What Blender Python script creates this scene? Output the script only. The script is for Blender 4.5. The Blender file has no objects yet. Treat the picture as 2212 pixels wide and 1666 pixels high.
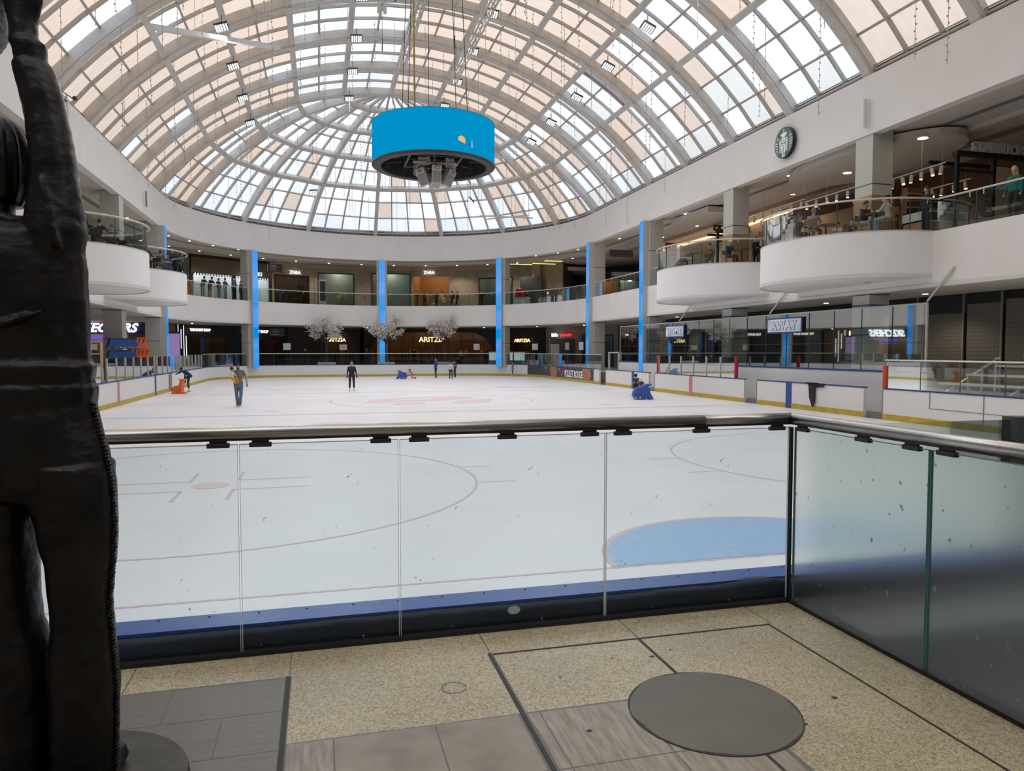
import bpy, bmesh, math, random
from mathutils import Vector, Matrix
random.seed(7)
C = bpy.context.scene.collection
sc = bpy.context.scene
PI = math.pi

# ---------------------------------------------------------------- camera
cam_d = bpy.data.cameras.new('camera')
cam = bpy.data.objects.new('camera', cam_d)
C.objects.link(cam)
cam_d.sensor_fit = 'HORIZONTAL'
cam_d.sensor_width = 36.0
cam_d.lens = 36.0 * 1580.0 / 2212.0
cam_d.clip_start = 0.05
cam_d.clip_end = 500
cam.location = (0, 0, 1.5)
cam.rotation_euler = (math.radians(90 - 2.79), 0, math.radians(-14.75))
sc.camera = cam

# ---------------------------------------------------------------- overcast sky (brighter at the zenith)
w = bpy.data.worlds.new('overcast_sky')
sc.world = w
w.use_nodes = True
nt = w.node_tree
nt.nodes.clear()
tc = nt.nodes.new('ShaderNodeTexCoord')
sx = nt.nodes.new('ShaderNodeSeparateXYZ')
mr = nt.nodes.new('ShaderNodeMapRange')
mr.inputs['From Min'].default_value = 0.0
mr.inputs['From Max'].default_value = 1.0
mr.inputs['To Min'].default_value = 0.74
mr.inputs['To Max'].default_value = 2.3
bg = nt.nodes.new('ShaderNodeBackground')
bg.inputs['Color'].default_value = (0.93, 0.97, 1.03, 1)
wo = nt.nodes.new('ShaderNodeOutputWorld')
nt.links.new(tc.outputs['Generated'], sx.inputs[0])
nt.links.new(sx.outputs['Z'], mr.inputs['Value'])
nt.links.new(mr.outputs[0], bg.inputs['Strength'])
nt.links.new(bg.outputs[0], wo.inputs[0])

sc.view_settings.view_transform = 'Standard'
sc.view_settings.look = 'None'
sc.view_settings.gamma = 1.0
sc.view_settings.use_curve_mapping = False
sc.view_settings.exposure = 0.31
cy = sc.cycles
cy.max_bounces = 9
cy.diffuse_bounces = 4
cy.glossy_bounces = 3
cy.transmission_bounces = 5
cy.transparent_max_bounces = 14
cy.caustics_reflective = False
cy.caustics_refractive = False
cy.sample_clamp_indirect = 4.0
cy.use_denoising = True

# ---------------------------------------------------------------- materials
def new_mat(name):
    m = bpy.data.materials.new(name)
    m.use_nodes = True
    t = m.node_tree
    t.nodes.clear()
    out = t.nodes.new('ShaderNodeOutputMaterial')
    return m, t, out

def noise_mix(t, c1, c2, scale, detail=3.0, lo=0.4, hi=0.6, coord='Object', stretch=None, kind='noise'):
    tcn = t.nodes.new('ShaderNodeTexCoord')
    src = tcn.outputs[coord]
    if stretch:
        mp = t.nodes.new('ShaderNodeMapping')
        mp.inputs['Scale'].default_value = stretch
        t.links.new(src, mp.inputs[0])
        src = mp.outputs[0]
    if kind == 'noise':
        n = t.nodes.new('ShaderNodeTexNoise')
        n.inputs['Scale'].default_value = scale
        n.inputs['Detail'].default_value = detail
        fac = n.outputs[0]
    else:
        n = t.nodes.new('ShaderNodeTexVoronoi')
        n.inputs['Scale'].default_value = scale
        s2 = t.nodes.new('ShaderNodeSeparateColor')
        t.links.new(n.outputs['Color'], s2.inputs[0])
        fac = s2.outputs[0]
    t.links.new(src, n.inputs['Vector'])
    r = t.nodes.new('ShaderNodeValToRGB')
    r.color_ramp.elements[0].position = lo
    r.color_ramp.elements[1].position = hi
    r.color_ramp.elements[0].color = (*c1, 1)
    r.color_ramp.elements[1].color = (*c2, 1)
    t.links.new(fac, r.inputs[0])
    return r, n, src

def pm(name, col, rough=0.6, metal=0.0, emit=None, es=1.0, col2=None, scale=5.0, bump=0.0, bscale=40.0,
       lo=0.4, hi=0.6, stretch=None, kind='noise', spec=0.4, coat=0.0):
    m, t, out = new_mat(name)
    b = t.nodes.new('ShaderNodeBsdfPrincipled')
    b.inputs['Base Color'].default_value = (*col, 1)
    b.inputs['Roughness'].default_value = rough
    b.inputs['Metallic'].default_value = metal
    b.inputs['Specular IOR Level'].default_value = spec
    b.inputs['Coat Weight'].default_value = coat
    if col2 is None and emit is None:
        col2 = tuple(min(1, c * 1.06 + 0.002) for c in col)
        scale, lo, hi = 3.0, 0.3, 0.7
    if col2 is not None:
        r, n, src = noise_mix(t, col, col2, scale, 4.0, lo, hi, stretch=stretch, kind=kind)
        t.links.new(r.outputs[0], b.inputs['Base Color'])
    if emit:
        b.inputs['Emission Color'].default_value = (*emit, 1)
        b.inputs['Emission Strength'].default_value = es
    if bump:
        tcn = t.nodes.new('ShaderNodeTexCoord')
        n2 = t.nodes.new('ShaderNodeTexNoise')
        n2.inputs['Scale'].default_value = bscale
        n2.inputs['Detail'].default_value = 5
        bp = t.nodes.new('ShaderNodeBump')
        bp.inputs['Strength'].default_value = bump
        bp.inputs['Distance'].default_value = 0.02
        t.links.new(tcn.outputs['Object'], n2.inputs['Vector'])
        t.links.new(n2.outputs[0], bp.inputs['Height'])
        t.links.new(bp.outputs[0], b.inputs['Normal'])
    t.links.new(b.outputs[0], out.inputs[0])
    return m

def glass_mat(name, tint, refl=1.0, dirt=None):
    m, t, out = new_mat(name)
    tr = t.nodes.new('ShaderNodeBsdfTransparent')
    tr.inputs[0].default_value = (*tint, 1)
    gl = t.nodes.new('ShaderNodeBsdfGlossy')
    gl.inputs['Roughness'].default_value = 0.02
    gl.inputs['Color'].default_value = (0.95, 1, 0.98, 1)
    fr = t.nodes.new('ShaderNodeFresnel')
    fr.inputs[0].default_value = 1.5
    geo = t.nodes.new('ShaderNodeNewGeometry')
    mul = t.nodes.new('ShaderNodeMath')
    mul.operation = 'MULTIPLY'
    mul.inputs[1].default_value = refl
    lw = t.nodes.new('ShaderNodeLayerWeight')
    lw.inputs['Blend'].default_value = 0.28
    t.links.new(lw.outputs['Fresnel'], mul.inputs[0])
    mx = t.nodes.new('ShaderNodeMixShader')
    t.links.new(mul.outputs[0], mx.inputs[0])
    t.links.new(tr.outputs[0], mx.inputs[1])
    t.links.new(gl.outputs[0], mx.inputs[2])
    last = mx
    if dirt:
        # scratches and smudges stuck on the pane
        df = t.nodes.new('ShaderNodeBsdfDiffuse')
        df.inputs[0].default_value = (*dirt, 1)
        r, n, src = noise_mix(t, (0, 0, 0), (1, 1, 1), 9.0, 8.0, 0.60, 0.66, stretch=(1, 1, 1.6))
        mx2 = t.nodes.new('ShaderNodeMixShader')
        r2, n3, s3 = noise_mix(t, (0, 0, 0), (1, 1, 1), 42.0, 6.0, 0.60, 0.70)
        mm = t.nodes.new('ShaderNodeMath')
        mm.operation = 'MULTIPLY'
        t.links.new(r.outputs[0], mm.inputs[0])
        t.links.new(r2.outputs[0], mm.inputs[1])
        ad = t.nodes.new('ShaderNodeMath')
        ad.operation = 'ADD'
        ad.inputs[1].default_value = 0.045
        t.links.new(mm.outputs[0], ad.inputs[0])
        t.links.new(ad.outputs[0], mx2.inputs[0])
        t.links.new(mx.outputs[0], mx2.inputs[1])
        t.links.new(df.outputs[0], mx2.inputs[2])
        last = mx2
    t.links.new(last.outputs[0], out.inputs[0])
    return m

def pane_mat(name, tint):
    # thin translucent roof sheet: daylight passes, slightly streaked with dirt
    m, t, out = new_mat(name)
    tr = t.nodes.new('ShaderNodeBsdfTransparent')
    r, n, src = noise_mix(t, tuple(c * 0.93 for c in tint), tint, 1.1, 5.0, 0.35, 0.65, stretch=(1, 3, 1))
    t.links.new(r.outputs[0], tr.inputs[0])
    tl = t.nodes.new('ShaderNodeBsdfTranslucent')
    tl.inputs[0].default_value = (*tint, 1)
    mx = t.nodes.new('ShaderNodeMixShader')
    mx.inputs[0].default_value = 0.22
    t.links.new(tr.outputs[0], mx.inputs[1])
    t.links.new(tl.outputs[0], mx.inputs[2])
    t.links.new(mx.outputs[0], out.inputs[0])
    return m

def emat(name, col, s, lit=1.0):
    m, t, out = new_mat(name)
    e = t.nodes.new('ShaderNodeEmission')
    e.inputs[0].default_value = (*col, 1)
    e.inputs[1].default_value = s
    t.links.new(e.outputs[0], out.inputs[0])
    return m

M = {}
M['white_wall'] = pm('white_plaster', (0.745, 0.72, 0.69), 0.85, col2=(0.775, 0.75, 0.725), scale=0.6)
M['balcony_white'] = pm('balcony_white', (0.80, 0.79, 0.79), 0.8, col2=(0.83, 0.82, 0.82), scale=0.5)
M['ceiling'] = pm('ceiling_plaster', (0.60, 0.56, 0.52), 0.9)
M['column'] = pm('column_cladding', (0.50, 0.49, 0.45), 0.55)
M['steel_white'] = pm('painted_steel', (0.60, 0.575, 0.54), 0.6, col2=(0.50, 0.475, 0.44), scale=2.2, lo=0.45, hi=0.75)
M['bar'] = pm('glazing_bar', (0.42, 0.395, 0.365), 0.55)
M['bar_dark'] = pm('gutter_grey', (0.14, 0.13, 0.12), 0.6)
M['pane_white'] = pane_mat('pane_white', (0.76, 0.77, 0.81))
M['pane_cool'] = pane_mat('pane_cool', (0.68, 0.71, 0.78))
M['pane_grey'] = pane_mat('pane_grey', (0.60, 0.60, 0.585))
M['pane_beige'] = pane_mat('pane_beige', (0.575, 0.468, 0.385))
M['pane_peach'] = pane_mat('pane_peach', (0.57, 0.475, 0.405))
M['pane_taupe'] = pane_mat('pane_taupe', (0.26, 0.22, 0.205))
M['ice'] = pm('ice', (0.79, 0.78, 0.80), 0.38, col2=(0.825, 0.815, 0.835), scale=0.7, spec=0.35)
M['ice_red'] = pm('ice_red', (0.66, 0.49, 0.51), 0.4)
M['ice_pink'] = pm('ice_pink', (0.77, 0.59, 0.605), 0.4)
M['ice_blue_line'] = pm('ice_blue_line', (0.50, 0.51, 0.66), 0.4)
M['ice_crease'] = pm('ice_crease', (0.33, 0.50, 0.74), 0.4, col2=(0.45, 0.60, 0.79), scale=7, lo=0.5, hi=0.7, stretch=(1, 6, 1))
M['ice_yellow'] = pm('ice_yellow', (0.80, 0.77, 0.62), 0.4)
M['ice_green'] = pm('ice_green', (0.66, 0.76, 0.67), 0.4)
M['ice_lilac'] = pm('ice_lilac', (0.67, 0.65, 0.76), 0.4)
M['ice_grey'] = pm('ice_grey', (0.70, 0.69, 0.72), 0.4)
M['board'] = pm('board_white', (0.74, 0.73, 0.715), 0.45, col2=(0.30, 0.30, 0.30), scale=7.5, lo=0.70, hi=0.74, stretch=(1, 1, 2))
M['board_in'] = pm('board_side', (0.24, 0.21, 0.18), 0.6)
M['yellow'] = pm('kick_yellow', (0.56, 0.40, 0.04), 0.5, col2=(0.46, 0.33, 0.05), scale=3)
M['cap_blue'] = pm('cap_blue', (0.02, 0.05, 0.20), 0.4)
M['cap_bright'] = pm('cap_bright_blue', (0.018, 0.085, 0.36), 0.35, col2=(0.03, 0.10, 0.36), scale=12)
M['pad_navy'] = pm('navy_vinyl', (0.006, 0.008, 0.022), 0.45, col2=(0.012, 0.015, 0.035), scale=6, bump=0.5, bscale=7)
M['line_blue'] = pm('paint_blue', (0.02, 0.07, 0.30), 0.4)
M['line_red'] = pm('paint_pink_red', (0.58, 0.20, 0.22), 0.4)
M['led_blue'] = None
M['glass'] = glass_mat('clear_glass', (0.86, 0.92, 0.905), 0.8)
M['glass_rail'] = glass_mat('balustrade_glass', (0.66, 0.73, 0.70), 0.5)
M['glass_tall'] = glass_mat('tall_green_glass', (0.66, 0.76, 0.74), 0.45)
M['glass_near'] = glass_mat('scuffed_glass', (0.82, 0.925, 0.96), 0.35, dirt=(0.24, 0.28, 0.27))
M['glass_dark'] = glass_mat('shop_window_glass', (0.45, 0.47, 0.46), 1.2)
M['steel'] = pm('brushed_steel', (0.50, 0.475, 0.44), 0.30, 1.0, col2=(0.40, 0.375, 0.35), scale=4, stretch=(1, 40, 40))
M['steel_mat'] = pm('satin_steel', (0.45, 0.44, 0.42), 0.45, 0.8)
M['rail_far'] = pm('rail_pale', (0.55, 0.53, 0.47), 0.4, 0.3)
M['clip'] = pm('clip_dark', (0.035, 0.03, 0.03), 0.5)
M['post'] = pm('aluminium_post', (0.52, 0.51, 0.50), 0.45, 0.3)
M['post_dark'] = pm('dark_post', (0.10, 0.10, 0.105), 0.4, 0.5)
M['pad_red'] = pm('red_pad', (0.40, 0.02, 0.025), 0.5)
M['pad_orange'] = pm('orange_red_pad', (0.55, 0.07, 0.03), 0.5)
M['black'] = pm('black', (0.012, 0.012, 0.013), 0.5)
M['store_black'] = pm('black_shopfront', (0.012, 0.011, 0.012), 0.4)
M['dark_brown'] = pm('dark_brown_panel', (0.035, 0.020, 0.016), 0.45)
M['dark_grey'] = pm('dark_grey', (0.06, 0.06, 0.065), 0.5)
M['mid_grey'] = pm('mid_grey', (0.22, 0.22, 0.22), 0.6)
M['light_grey'] = pm('light_grey', (0.50, 0.50, 0.49), 0.5)
M['pale_grey'] = pm('pale_grey', (0.62, 0.62, 0.60), 0.5)
M['speaker_white'] = pm('speaker_shell', (0.58, 0.56, 0.52), 0.5)
M['grille'] = pm('speaker_grille', (0.30, 0.31, 0.31), 0.6)
M['stone'] = pm('stone_cladding', (0.37, 0.31, 0.24), 0.6, col2=(0.31, 0.26, 0.20), scale=1.6)
M['stone_pale'] = pm('stone_pale', (0.40, 0.33, 0.25), 0.6, col2=(0.34, 0.28, 0.22), scale=1.4)
M['wood'] = pm('oak_veneer', (0.42, 0.25, 0.12), 0.5, col2=(0.36, 0.21, 0.10), scale=4, stretch=(1, 1, 8))
M['wood_dark'] = pm('walnut', (0.17, 0.085, 0.04), 0.5, col2=(0.12, 0.06, 0.03), scale=5, stretch=(1, 1, 8))
M['wood_pale'] = pm('pale_slats', (0.62, 0.46, 0.27), 0.5)
M['floor_mall'] = pm('mall_floor', (0.46, 0.42, 0.37), 0.3, col2=(0.40, 0.37, 0.33), scale=1.2)
M['mirror_green'] = pm('greenish_backdrop', (0.20, 0.23, 0.19), 0.4)
M['led_white'] = emat('led_white', (0.92, 0.97, 1.0), 1.7)
M['lamp_warm'] = emat('lamp_warm', (1.0, 0.72, 0.38), 14.0)
M['lamp_amber'] = emat('lamp_amber', (1.0, 0.62, 0.25), 8.0)
M['lamp_white'] = emat('lamp_white', (1.0, 0.96, 0.88), 12.0)
M['lamp_green'] = emat('lamp_green', (0.3, 1.0, 0.45), 4.0)
M['strip_amber'] = emat('strip_amber', (1.0, 0.55, 0.27), 1.7)
M['strip_yellow'] = emat('strip_yellow', (0.95, 0.85, 0.28), 1.0)
M['text_white'] = emat('sign_white', (0.95, 0.97, 1.0), 1.6)
M['text_pale'] = emat('sign_pale', (0.98, 0.93, 0.82), 1.1)
M['text_gold'] = emat('sign_gold', (1.0, 0.76, 0.36), 1.3)
M['text_red'] = emat('sign_red', (0.85, 0.04, 0.05), 0.9)
M['text_blue'] = emat('sign_blueish', (0.60, 0.80, 1.0), 1.1)
M['sign_violet'] = emat('sign_violet', (0.10, 0.10, 0.55), 0.9)
M['letter_grey'] = pm('letter_grey', (0.55, 0.55, 0.54), 0.5)
M['letter_white'] = pm('letter_white', (0.85, 0.85, 0.85), 0.5)
M['letter_navy'] = pm('letter_navy', (0.05, 0.06, 0.20), 0.5)
M['sign_sky'] = pm('sign_sky', (0.50, 0.68, 0.84), 0.5, col2=(0.80, 0.84, 0.88), scale=2)
M['paper'] = pm('paper', (0.72, 0.73, 0.72), 0.6)
M['green_logo'] = pm('emblem_green', (0.008, 0.09, 0.055), 0.4)
M['seal_blue'] = pm('blue_plastic', (0.035, 0.09, 0.32), 0.4)
M['seal_orange'] = pm('orange_plastic', (0.72, 0.13, 0.03), 0.4)
M['blossom'] = pm('blossom', (0.86, 0.80, 0.74), 0.8, col2=(0.66, 0.60, 0.54), scale=9)
M['bark'] = pm('bark', (0.06, 0.045, 0.035), 0.9)
M['chair_wood'] = pm('chair_wood', (0.28, 0.15, 0.075), 0.5)
M['fabric_dark'] = pm('fabric_dark', (0.02, 0.02, 0.024), 0.8)
M['wire'] = pm('wire_grey', (0.42, 0.40, 0.37), 0.6)
M['cable'] = pm('cable_dark', (0.05, 0.05, 0.05), 0.6)
M['cable_yellow'] = pm('cable_ochre', (0.40, 0.25, 0.06), 0.6)
M['leaf'] = pm('leaf', (0.06, 0.14, 0.06), 0.6)
M['aluminium'] = pm('bench_aluminium', (0.62, 0.62, 0.62), 0.4, 0.4)

# ---------------------------------------------------------------- mesh builder
class MB:
    def __init__(s):
        s.v = []; s.f = []; s.m = []
    def add(s, verts, faces, m=0):
        o = len(s.v)
        s.v.extend([tuple(p) for p in verts])
        for f in faces:
            s.f.append([i + o for i in f]); s.m.append(m)
        return s
    def box(s, x0, y0, z0, x1, y1, z1, m=0):
        return s.add([(x0,y0,z0),(x1,y0,z0),(x1,y1,z0),(x0,y1,z0),(x0,y0,z1),(x1,y0,z1),(x1,y1,z1),(x0,y1,z1)],
                     [(0,3,2,1),(4,5,6,7),(0,1,5,4),(1,2,6,5),(2,3,7,6),(3,0,4,7)], m)
    def obox(s, c, ax, ay, az, m=0):
        c, ax, ay, az = Vector(c), Vector(ax), Vector(ay), Vector(az)
        pts = [c + ax*i + ay*j + az*k for k in (-1,1) for (i,j) in ((-1,-1),(1,-1),(1,1),(-1,1))]
        return s.add(pts, [(0,3,2,1),(4,5,6,7),(0,1,5,4),(1,2,6,5),(2,3,7,6),(3,0,4,7)], m)
    def bar(s, p, q, wd, ht, up=(0,0,1), m=0):
        p, q = Vector(p), Vector(q)
        d = (q - p); L = d.length
        if L < 1e-6: return s
        d.normalize()
        side = d.cross(Vector(up))
        if side.length < 1e-4: side = d.cross(Vector((1,0,0)))
        side.normalize(); u = side.cross(d).normalized()
        return s.obox((p+q)/2, d*(L/2), side*(wd/2), u*(ht/2), m)
    def ring(s, c, ax, ay, n=12):
        return [Vector(c) + Vector(ax)*math.cos(2*PI*i/n) + Vector(ay)*math.sin(2*PI*i/n) for i in range(n)]
    def loft(s, rings, m=0, cap=True, closed=True):
        o = len(s.v); n = len(rings[0])
        for r in rings: s.v.extend([tuple(p) for p in r])
        for k in range(len(rings)-1):
            for i in range(n if closed else n-1):
                j = (i+1) % n
                s.f.append([o+k*n+i, o+k*n+j, o+(k+1)*n+j, o+(k+1)*n+i]); s.m.append(m)
        if cap and closed:
            s.f.append([o+i for i in range(n)][::-1]); s.m.append(m)
            s.f.append([o+(len(rings)-1)*n+i for i in range(n)]); s.m.append(m)
        return s
    def tube(s, pts, r, n=8, m=0):
        pts = [Vector(p) for p in pts]
        if not isinstance(r, (list, tuple)): r = [r]*len(pts)
        rings = []; prev = None
        for i, p in enumerate(pts):
            a = pts[max(i-1,0)]; b = pts[min(i+1,len(pts)-1)]
            d = (b-a)
            if d.length < 1e-9: d = Vector((0,0,1))
            d.normalize()
            if prev is None:
                ref = Vector((0,0,1)) if abs(d.z) < 0.9 else Vector((1,0,0))
                ax = d.cross(ref).normalized()
            else:
                ax = (prev - d*prev.dot(d)).normalized()
            prev = ax; ay = d.cross(ax)
            rings.append(s.ring(p, ax*r[i], ay*r[i], n))
        return s.loft(rings, m)
    def cyl(s, c, r, z0, z1, n=24, m=0, r2=None):
        r2 = r if r2 is None else r2
        return s.loft([[ (c[0]+r*math.cos(2*PI*i/n), c[1]+r*math.sin(2*PI*i/n), z0) for i in range(n)],
                       [ (c[0]+r2*math.cos(2*PI*i/n), c[1]+r2*math.sin(2*PI*i/n), z1) for i in range(n)]], m)
    def ell(s, c, rx, ry, rz, n=12, k=8, m=0, rot=None):
        rings = []
        for j in range(k+1):
            a = -PI/2 + PI*j/k
            a = max(min(a, PI/2-0.08), -PI/2+0.08)
            ring = []
            for i in range(n):
                v = Vector((rx*math.cos(a)*math.cos(2*PI*i/n), ry*math.cos(a)*math.sin(2*PI*i/n), rz*math.sin(a)))
                if rot: v = rot @ v
                ring.append(Vector(c)+v)
            rings.append(ring)
        return s.loft(rings, m)
    def prism(s, pts, z0, z1, m=0):
        n = len(pts)
        v = [(p[0],p[1],z0) for p in pts] + [(p[0],p[1],z1) for p in pts]
        f = [list(range(n))[::-1], list(range(n,2*n))] + [[i,(i+1)%n,(i+1)%n+n,i+n] for i in range(n)]
        return s.add(v, f, m)
    def slab(s, pts, off, m=0):
        # extrude an arbitrary planar 3D polygon by a vector
        n = len(pts); off = Vector(off)
        v = [Vector(p) for p in pts] + [Vector(p)+off for p in pts]
        f = [list(range(n))[::-1], list(range(n,2*n))] + [[i,(i+1)%n,(i+1)%n+n,i+n] for i in range(n)]
        return s.add(v, f, m)
    def strip(s, outline, za, zb, m=0):
        # vertical sheet along an outline
        n = len(outline)
        v = [(p[0],p[1],za) for p in outline] + [(p[0],p[1],zb) for p in outline]
        return s.add(v, [[i,i+1,i+1+n,i+n] for i in range(n-1)], m)
    def band(s, A, B, m=0):
        n = len(A)
        return s.add(list(A)+list(B), [[i,i+1,i+1+n,i+n] for i in range(n-1)], m)
    def build(s, name, mats, parent=None, smooth=False, loc=None, bevel=0.0, solid=0.0, fix=True):
        me = bpy.data.meshes.new(name)
        me.from_pydata(s.v, [], s.f)
        if not isinstance(mats, (list, tuple)): mats = [mats]
        for mt in mats: me.materials.append(M[mt] if isinstance(mt, str) else mt)
        me.polygons.foreach_set('material_index', [min(i, len(mats)-1) for i in s.m])
        if smooth: me.polygons.foreach_set('use_smooth', [True]*len(me.polygons))
        if fix:
            b = bmesh.new(); b.from_mesh(me)
            bmesh.ops.recalc_face_normals(b, faces=b.faces)
            b.to_mesh(me); b.free()
        me.update()
        o = bpy.data.objects.new(name, me)
        C.objects.link(o)
        if parent: o.parent = parent
        if loc: o.location = loc
        if solid:
            md = o.modifiers.new('thick', 'SOLIDIFY'); md.thickness = solid; md.offset = 0
        if bevel:
            md = o.modifiers.new('bevel', 'BEVEL'); md.width = bevel; md.segments = 2; md.limit_method = 'ANGLE'
        return o

def tag(o, label=None, cat=None, group=None, kind=None):
    if label: o['label'] = label
    if cat: o['category'] = cat
    if group: o['group'] = group
    if kind: o['kind'] = kind
    return o
def empty(name, loc=(0,0,0), rz=0.0, label=None, cat=None, group=None, kind=None):
    o = bpy.data.objects.new(name, None); C.objects.link(o)
    o.location = loc; o.rotation_euler = (0,0,rz); o.empty_display_size = 0.1
    return tag(o, label, cat, group, kind)
def struct(o, label=None):
    o['kind'] = 'structure'
    if label: o['label'] = label
    return o
def copy_tree(o, parent=None):
    c = o.copy(); C.objects.link(c); c.parent = parent
    for ch in [x for x in bpy.data.objects if x.parent == o]:
        copy_tree(ch, c)
    return c
def text(name, body, size, loc, rx, rz, mat, parent=None, ext=0.02, bold=0.0, align='LEFT', sx=1.0, shear=0.0, gap=1.0):
    cu = bpy.data.curves.new(name, 'FONT')
    cu.body = body; cu.size = size; cu.extrude = ext; cu.offset = bold; cu.align_x = align; cu.shear = shear
    cu.resolution_u = 3; cu.space_character = gap
    cu.materials.append(M[mat])
    tmp = bpy.data.objects.new(name + '_outline', cu); C.objects.link(tmp)
    bpy.context.view_layer.update()
    me = bpy.data.meshes.new_from_object(tmp.evaluated_get(bpy.context.evaluated_depsgraph_get()))
    bpy.data.objects.remove(tmp); bpy.data.curves.remove(cu)
    o = bpy.data.objects.new(name, me); C.objects.link(o)
    o.location = loc; o.rotation_euler = (rx, 0, rz); o.scale = (sx, 1, 1)
    if parent: o.parent = parent
    return o

# ---------------------------------------------------------------- plan of the hall
CX, CYY = 5.0, 52.0          # centre of the round end
def ring_pt(R, az, z=0.0):
    return Vector((CX + R*math.cos(math.radians(az)), CYY + R*math.sin(math.radians(az)), z))
def outline(R, y0=-8.0, z=None, n=40):
    pts = [(CX+R, y0), (CX+R, 20.0)]
    for i in range(n+1):
        a = PI*i/n
        pts.append((CX+R*math.cos(a), CYY+R*math.sin(a)))
    pts += [(CX-R, 20.0), (CX-R, y0)]
    return pts
def o3(R, z, y0=-8.0): return [(p[0],p[1],z) for p in outline(R, y0)]
# ================================================================ SETTING: slabs, fascias, walls
R_BAL = 14.85
ICE = -0.8
b = MB()
b.strip(outline(R_BAL), 3.60, 5.45); b.strip(outline(R_BAL+0.25), 3.75, 5.45)
b.band(o3(R_BAL, 5.45), o3(R_BAL+0.25, 5.45))
b.band(o3(R_BAL, 3.60), o3(R_BAL+0.25, 3.60))
struct(b.build('wall_middle_band', 'white_wall', fix=False), 'white curved band wall around the upper walkway edge')
b = MB(); b.strip(outline(R_BAL-0.04), 3.60, 3.72); b.band(o3(R_BAL-0.04, 3.72), o3(R_BAL, 3.72)); b.band(o3(R_BAL-0.04, 3.6), o3(R_BAL, 3.6))
struct(b.build('trim_1', 'pale_grey', fix=False))
b = MB()
b.strip(outline(R_BAL), 9.50, 11.68); b.band(o3(R_BAL, 11.68), o3(R_BAL+0.9, 11.68)); b.band(o3(R_BAL, 9.5), o3(R_BAL+0.4, 9.5)); b.strip(outline(R_BAL+0.4), 9.50, 9.72)
struct(b.build('wall_upper_fascia', 'white_wall', fix=False), 'white curved fascia wall under the skylight')
# floors and ceilings of the walkways
b = MB(); b.band(o3(R_BAL+0.2, 5.45), o3(28, 5.45)); struct(b.build('floor_upper', 'floor_mall', fix=False))
b = MB(); b.band(o3(R_BAL+0.2, 3.62), o3(28, 3.62)); struct(b.build('ceiling_lower', 'ceiling', fix=False))
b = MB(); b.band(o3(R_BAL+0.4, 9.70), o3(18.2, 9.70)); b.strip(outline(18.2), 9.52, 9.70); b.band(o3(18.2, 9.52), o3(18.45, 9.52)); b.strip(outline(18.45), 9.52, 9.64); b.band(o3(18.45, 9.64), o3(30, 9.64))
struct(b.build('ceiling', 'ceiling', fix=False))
b = MB()
for r0 in (17.0, 19.6):
    b.band(o3(r0, 9.5 if r0 > 18 else 9.69), o3(r0+0.3, 9.5 if r0 > 18 else 9.69))
struct(b.build('trim_2', 'mid_grey', fix=False))
# lower walkway floor around the rink and the benches, on a concrete base
inner = [(18.15,6.8),(18.15,20.1),(19.76,20.12),(19.76,46.0),(18.16,46.1)]
for (cx_, cy_, a0) in ((11.5,57.8,0),(-1.5,57.8,90)):
    for i in range(15):
        a = math.radians(a0+90*i/14); inner.append((cx_+6.66*math.cos(a), cy_+6.66*math.sin(a)))
inner += [(-8.16,45.0),(-8.16,20.0),(-8.16,6.8)]
outer = []
for (x, y) in inner:
    dx, dy = x-5.0, y-34.0
    k = min((29.0/abs(dx)) if abs(dx) > 1e-6 else 1e9, (46.0/dy) if dy > 0 else (27.2/-dy if dy < 0 else 1e9))
    outer.append((5+dx*k, 34+dy*k))
b = MB(); b.band([(x,y,0.0) for x,y in inner], [(x,y,0.0) for x,y in outer])
struct(b.build('floor_lower', 'floor_mall', fix=False))
b = MB(); b.box(-30,-7.9,-1.5,34,80,-1.06); struct(b.build('floor_base', 'dark_grey'), 'concrete base under the hall')
b = MB(); b.strip(inner, -1.06, 0.0); struct(b.build('wall_base', 'board_in', fix=False))
# outer walls of the lower level (right side dark glazing is separate)
b = MB(); b.add([(27.6,-8,0),(27.6,62,0),(27.6,62,3.62),(27.6,-8,3.62)], [(0,1,2,3)])
struct(b.build('wall_right', 'stone', solid=0.2))
b = MB(); b.add([(32,-8,5.45),(32,66,5.45),(32,66,9.7),(32,-8,9.7)], [(0,1,2,3)])
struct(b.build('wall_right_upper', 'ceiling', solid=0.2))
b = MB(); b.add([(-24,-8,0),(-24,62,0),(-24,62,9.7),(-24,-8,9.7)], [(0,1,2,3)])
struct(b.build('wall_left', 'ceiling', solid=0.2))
# wall behind the viewer and mall outside
b = MB(); b.add([(-24,-8,0),(32,-8,0),(32,-8,12),(20,-8,12),(5,-8,22),(-10,-8,12),(-24,-8,12)], [(0,1,2,3,4,5,6)])
struct(b.build('wall_back', 'mid_grey', solid=0.2))
# outer shell that closes the far end behind the shops
b = MB(); b.strip(outline(27.5, -8)[1:-1], 0, 3.62, 0); b.strip(outline(27.5, -8)[1:-1], 5.45, 9.7, 0)
struct(b.build('wall_far', 'dark_grey', fix=False))

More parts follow.
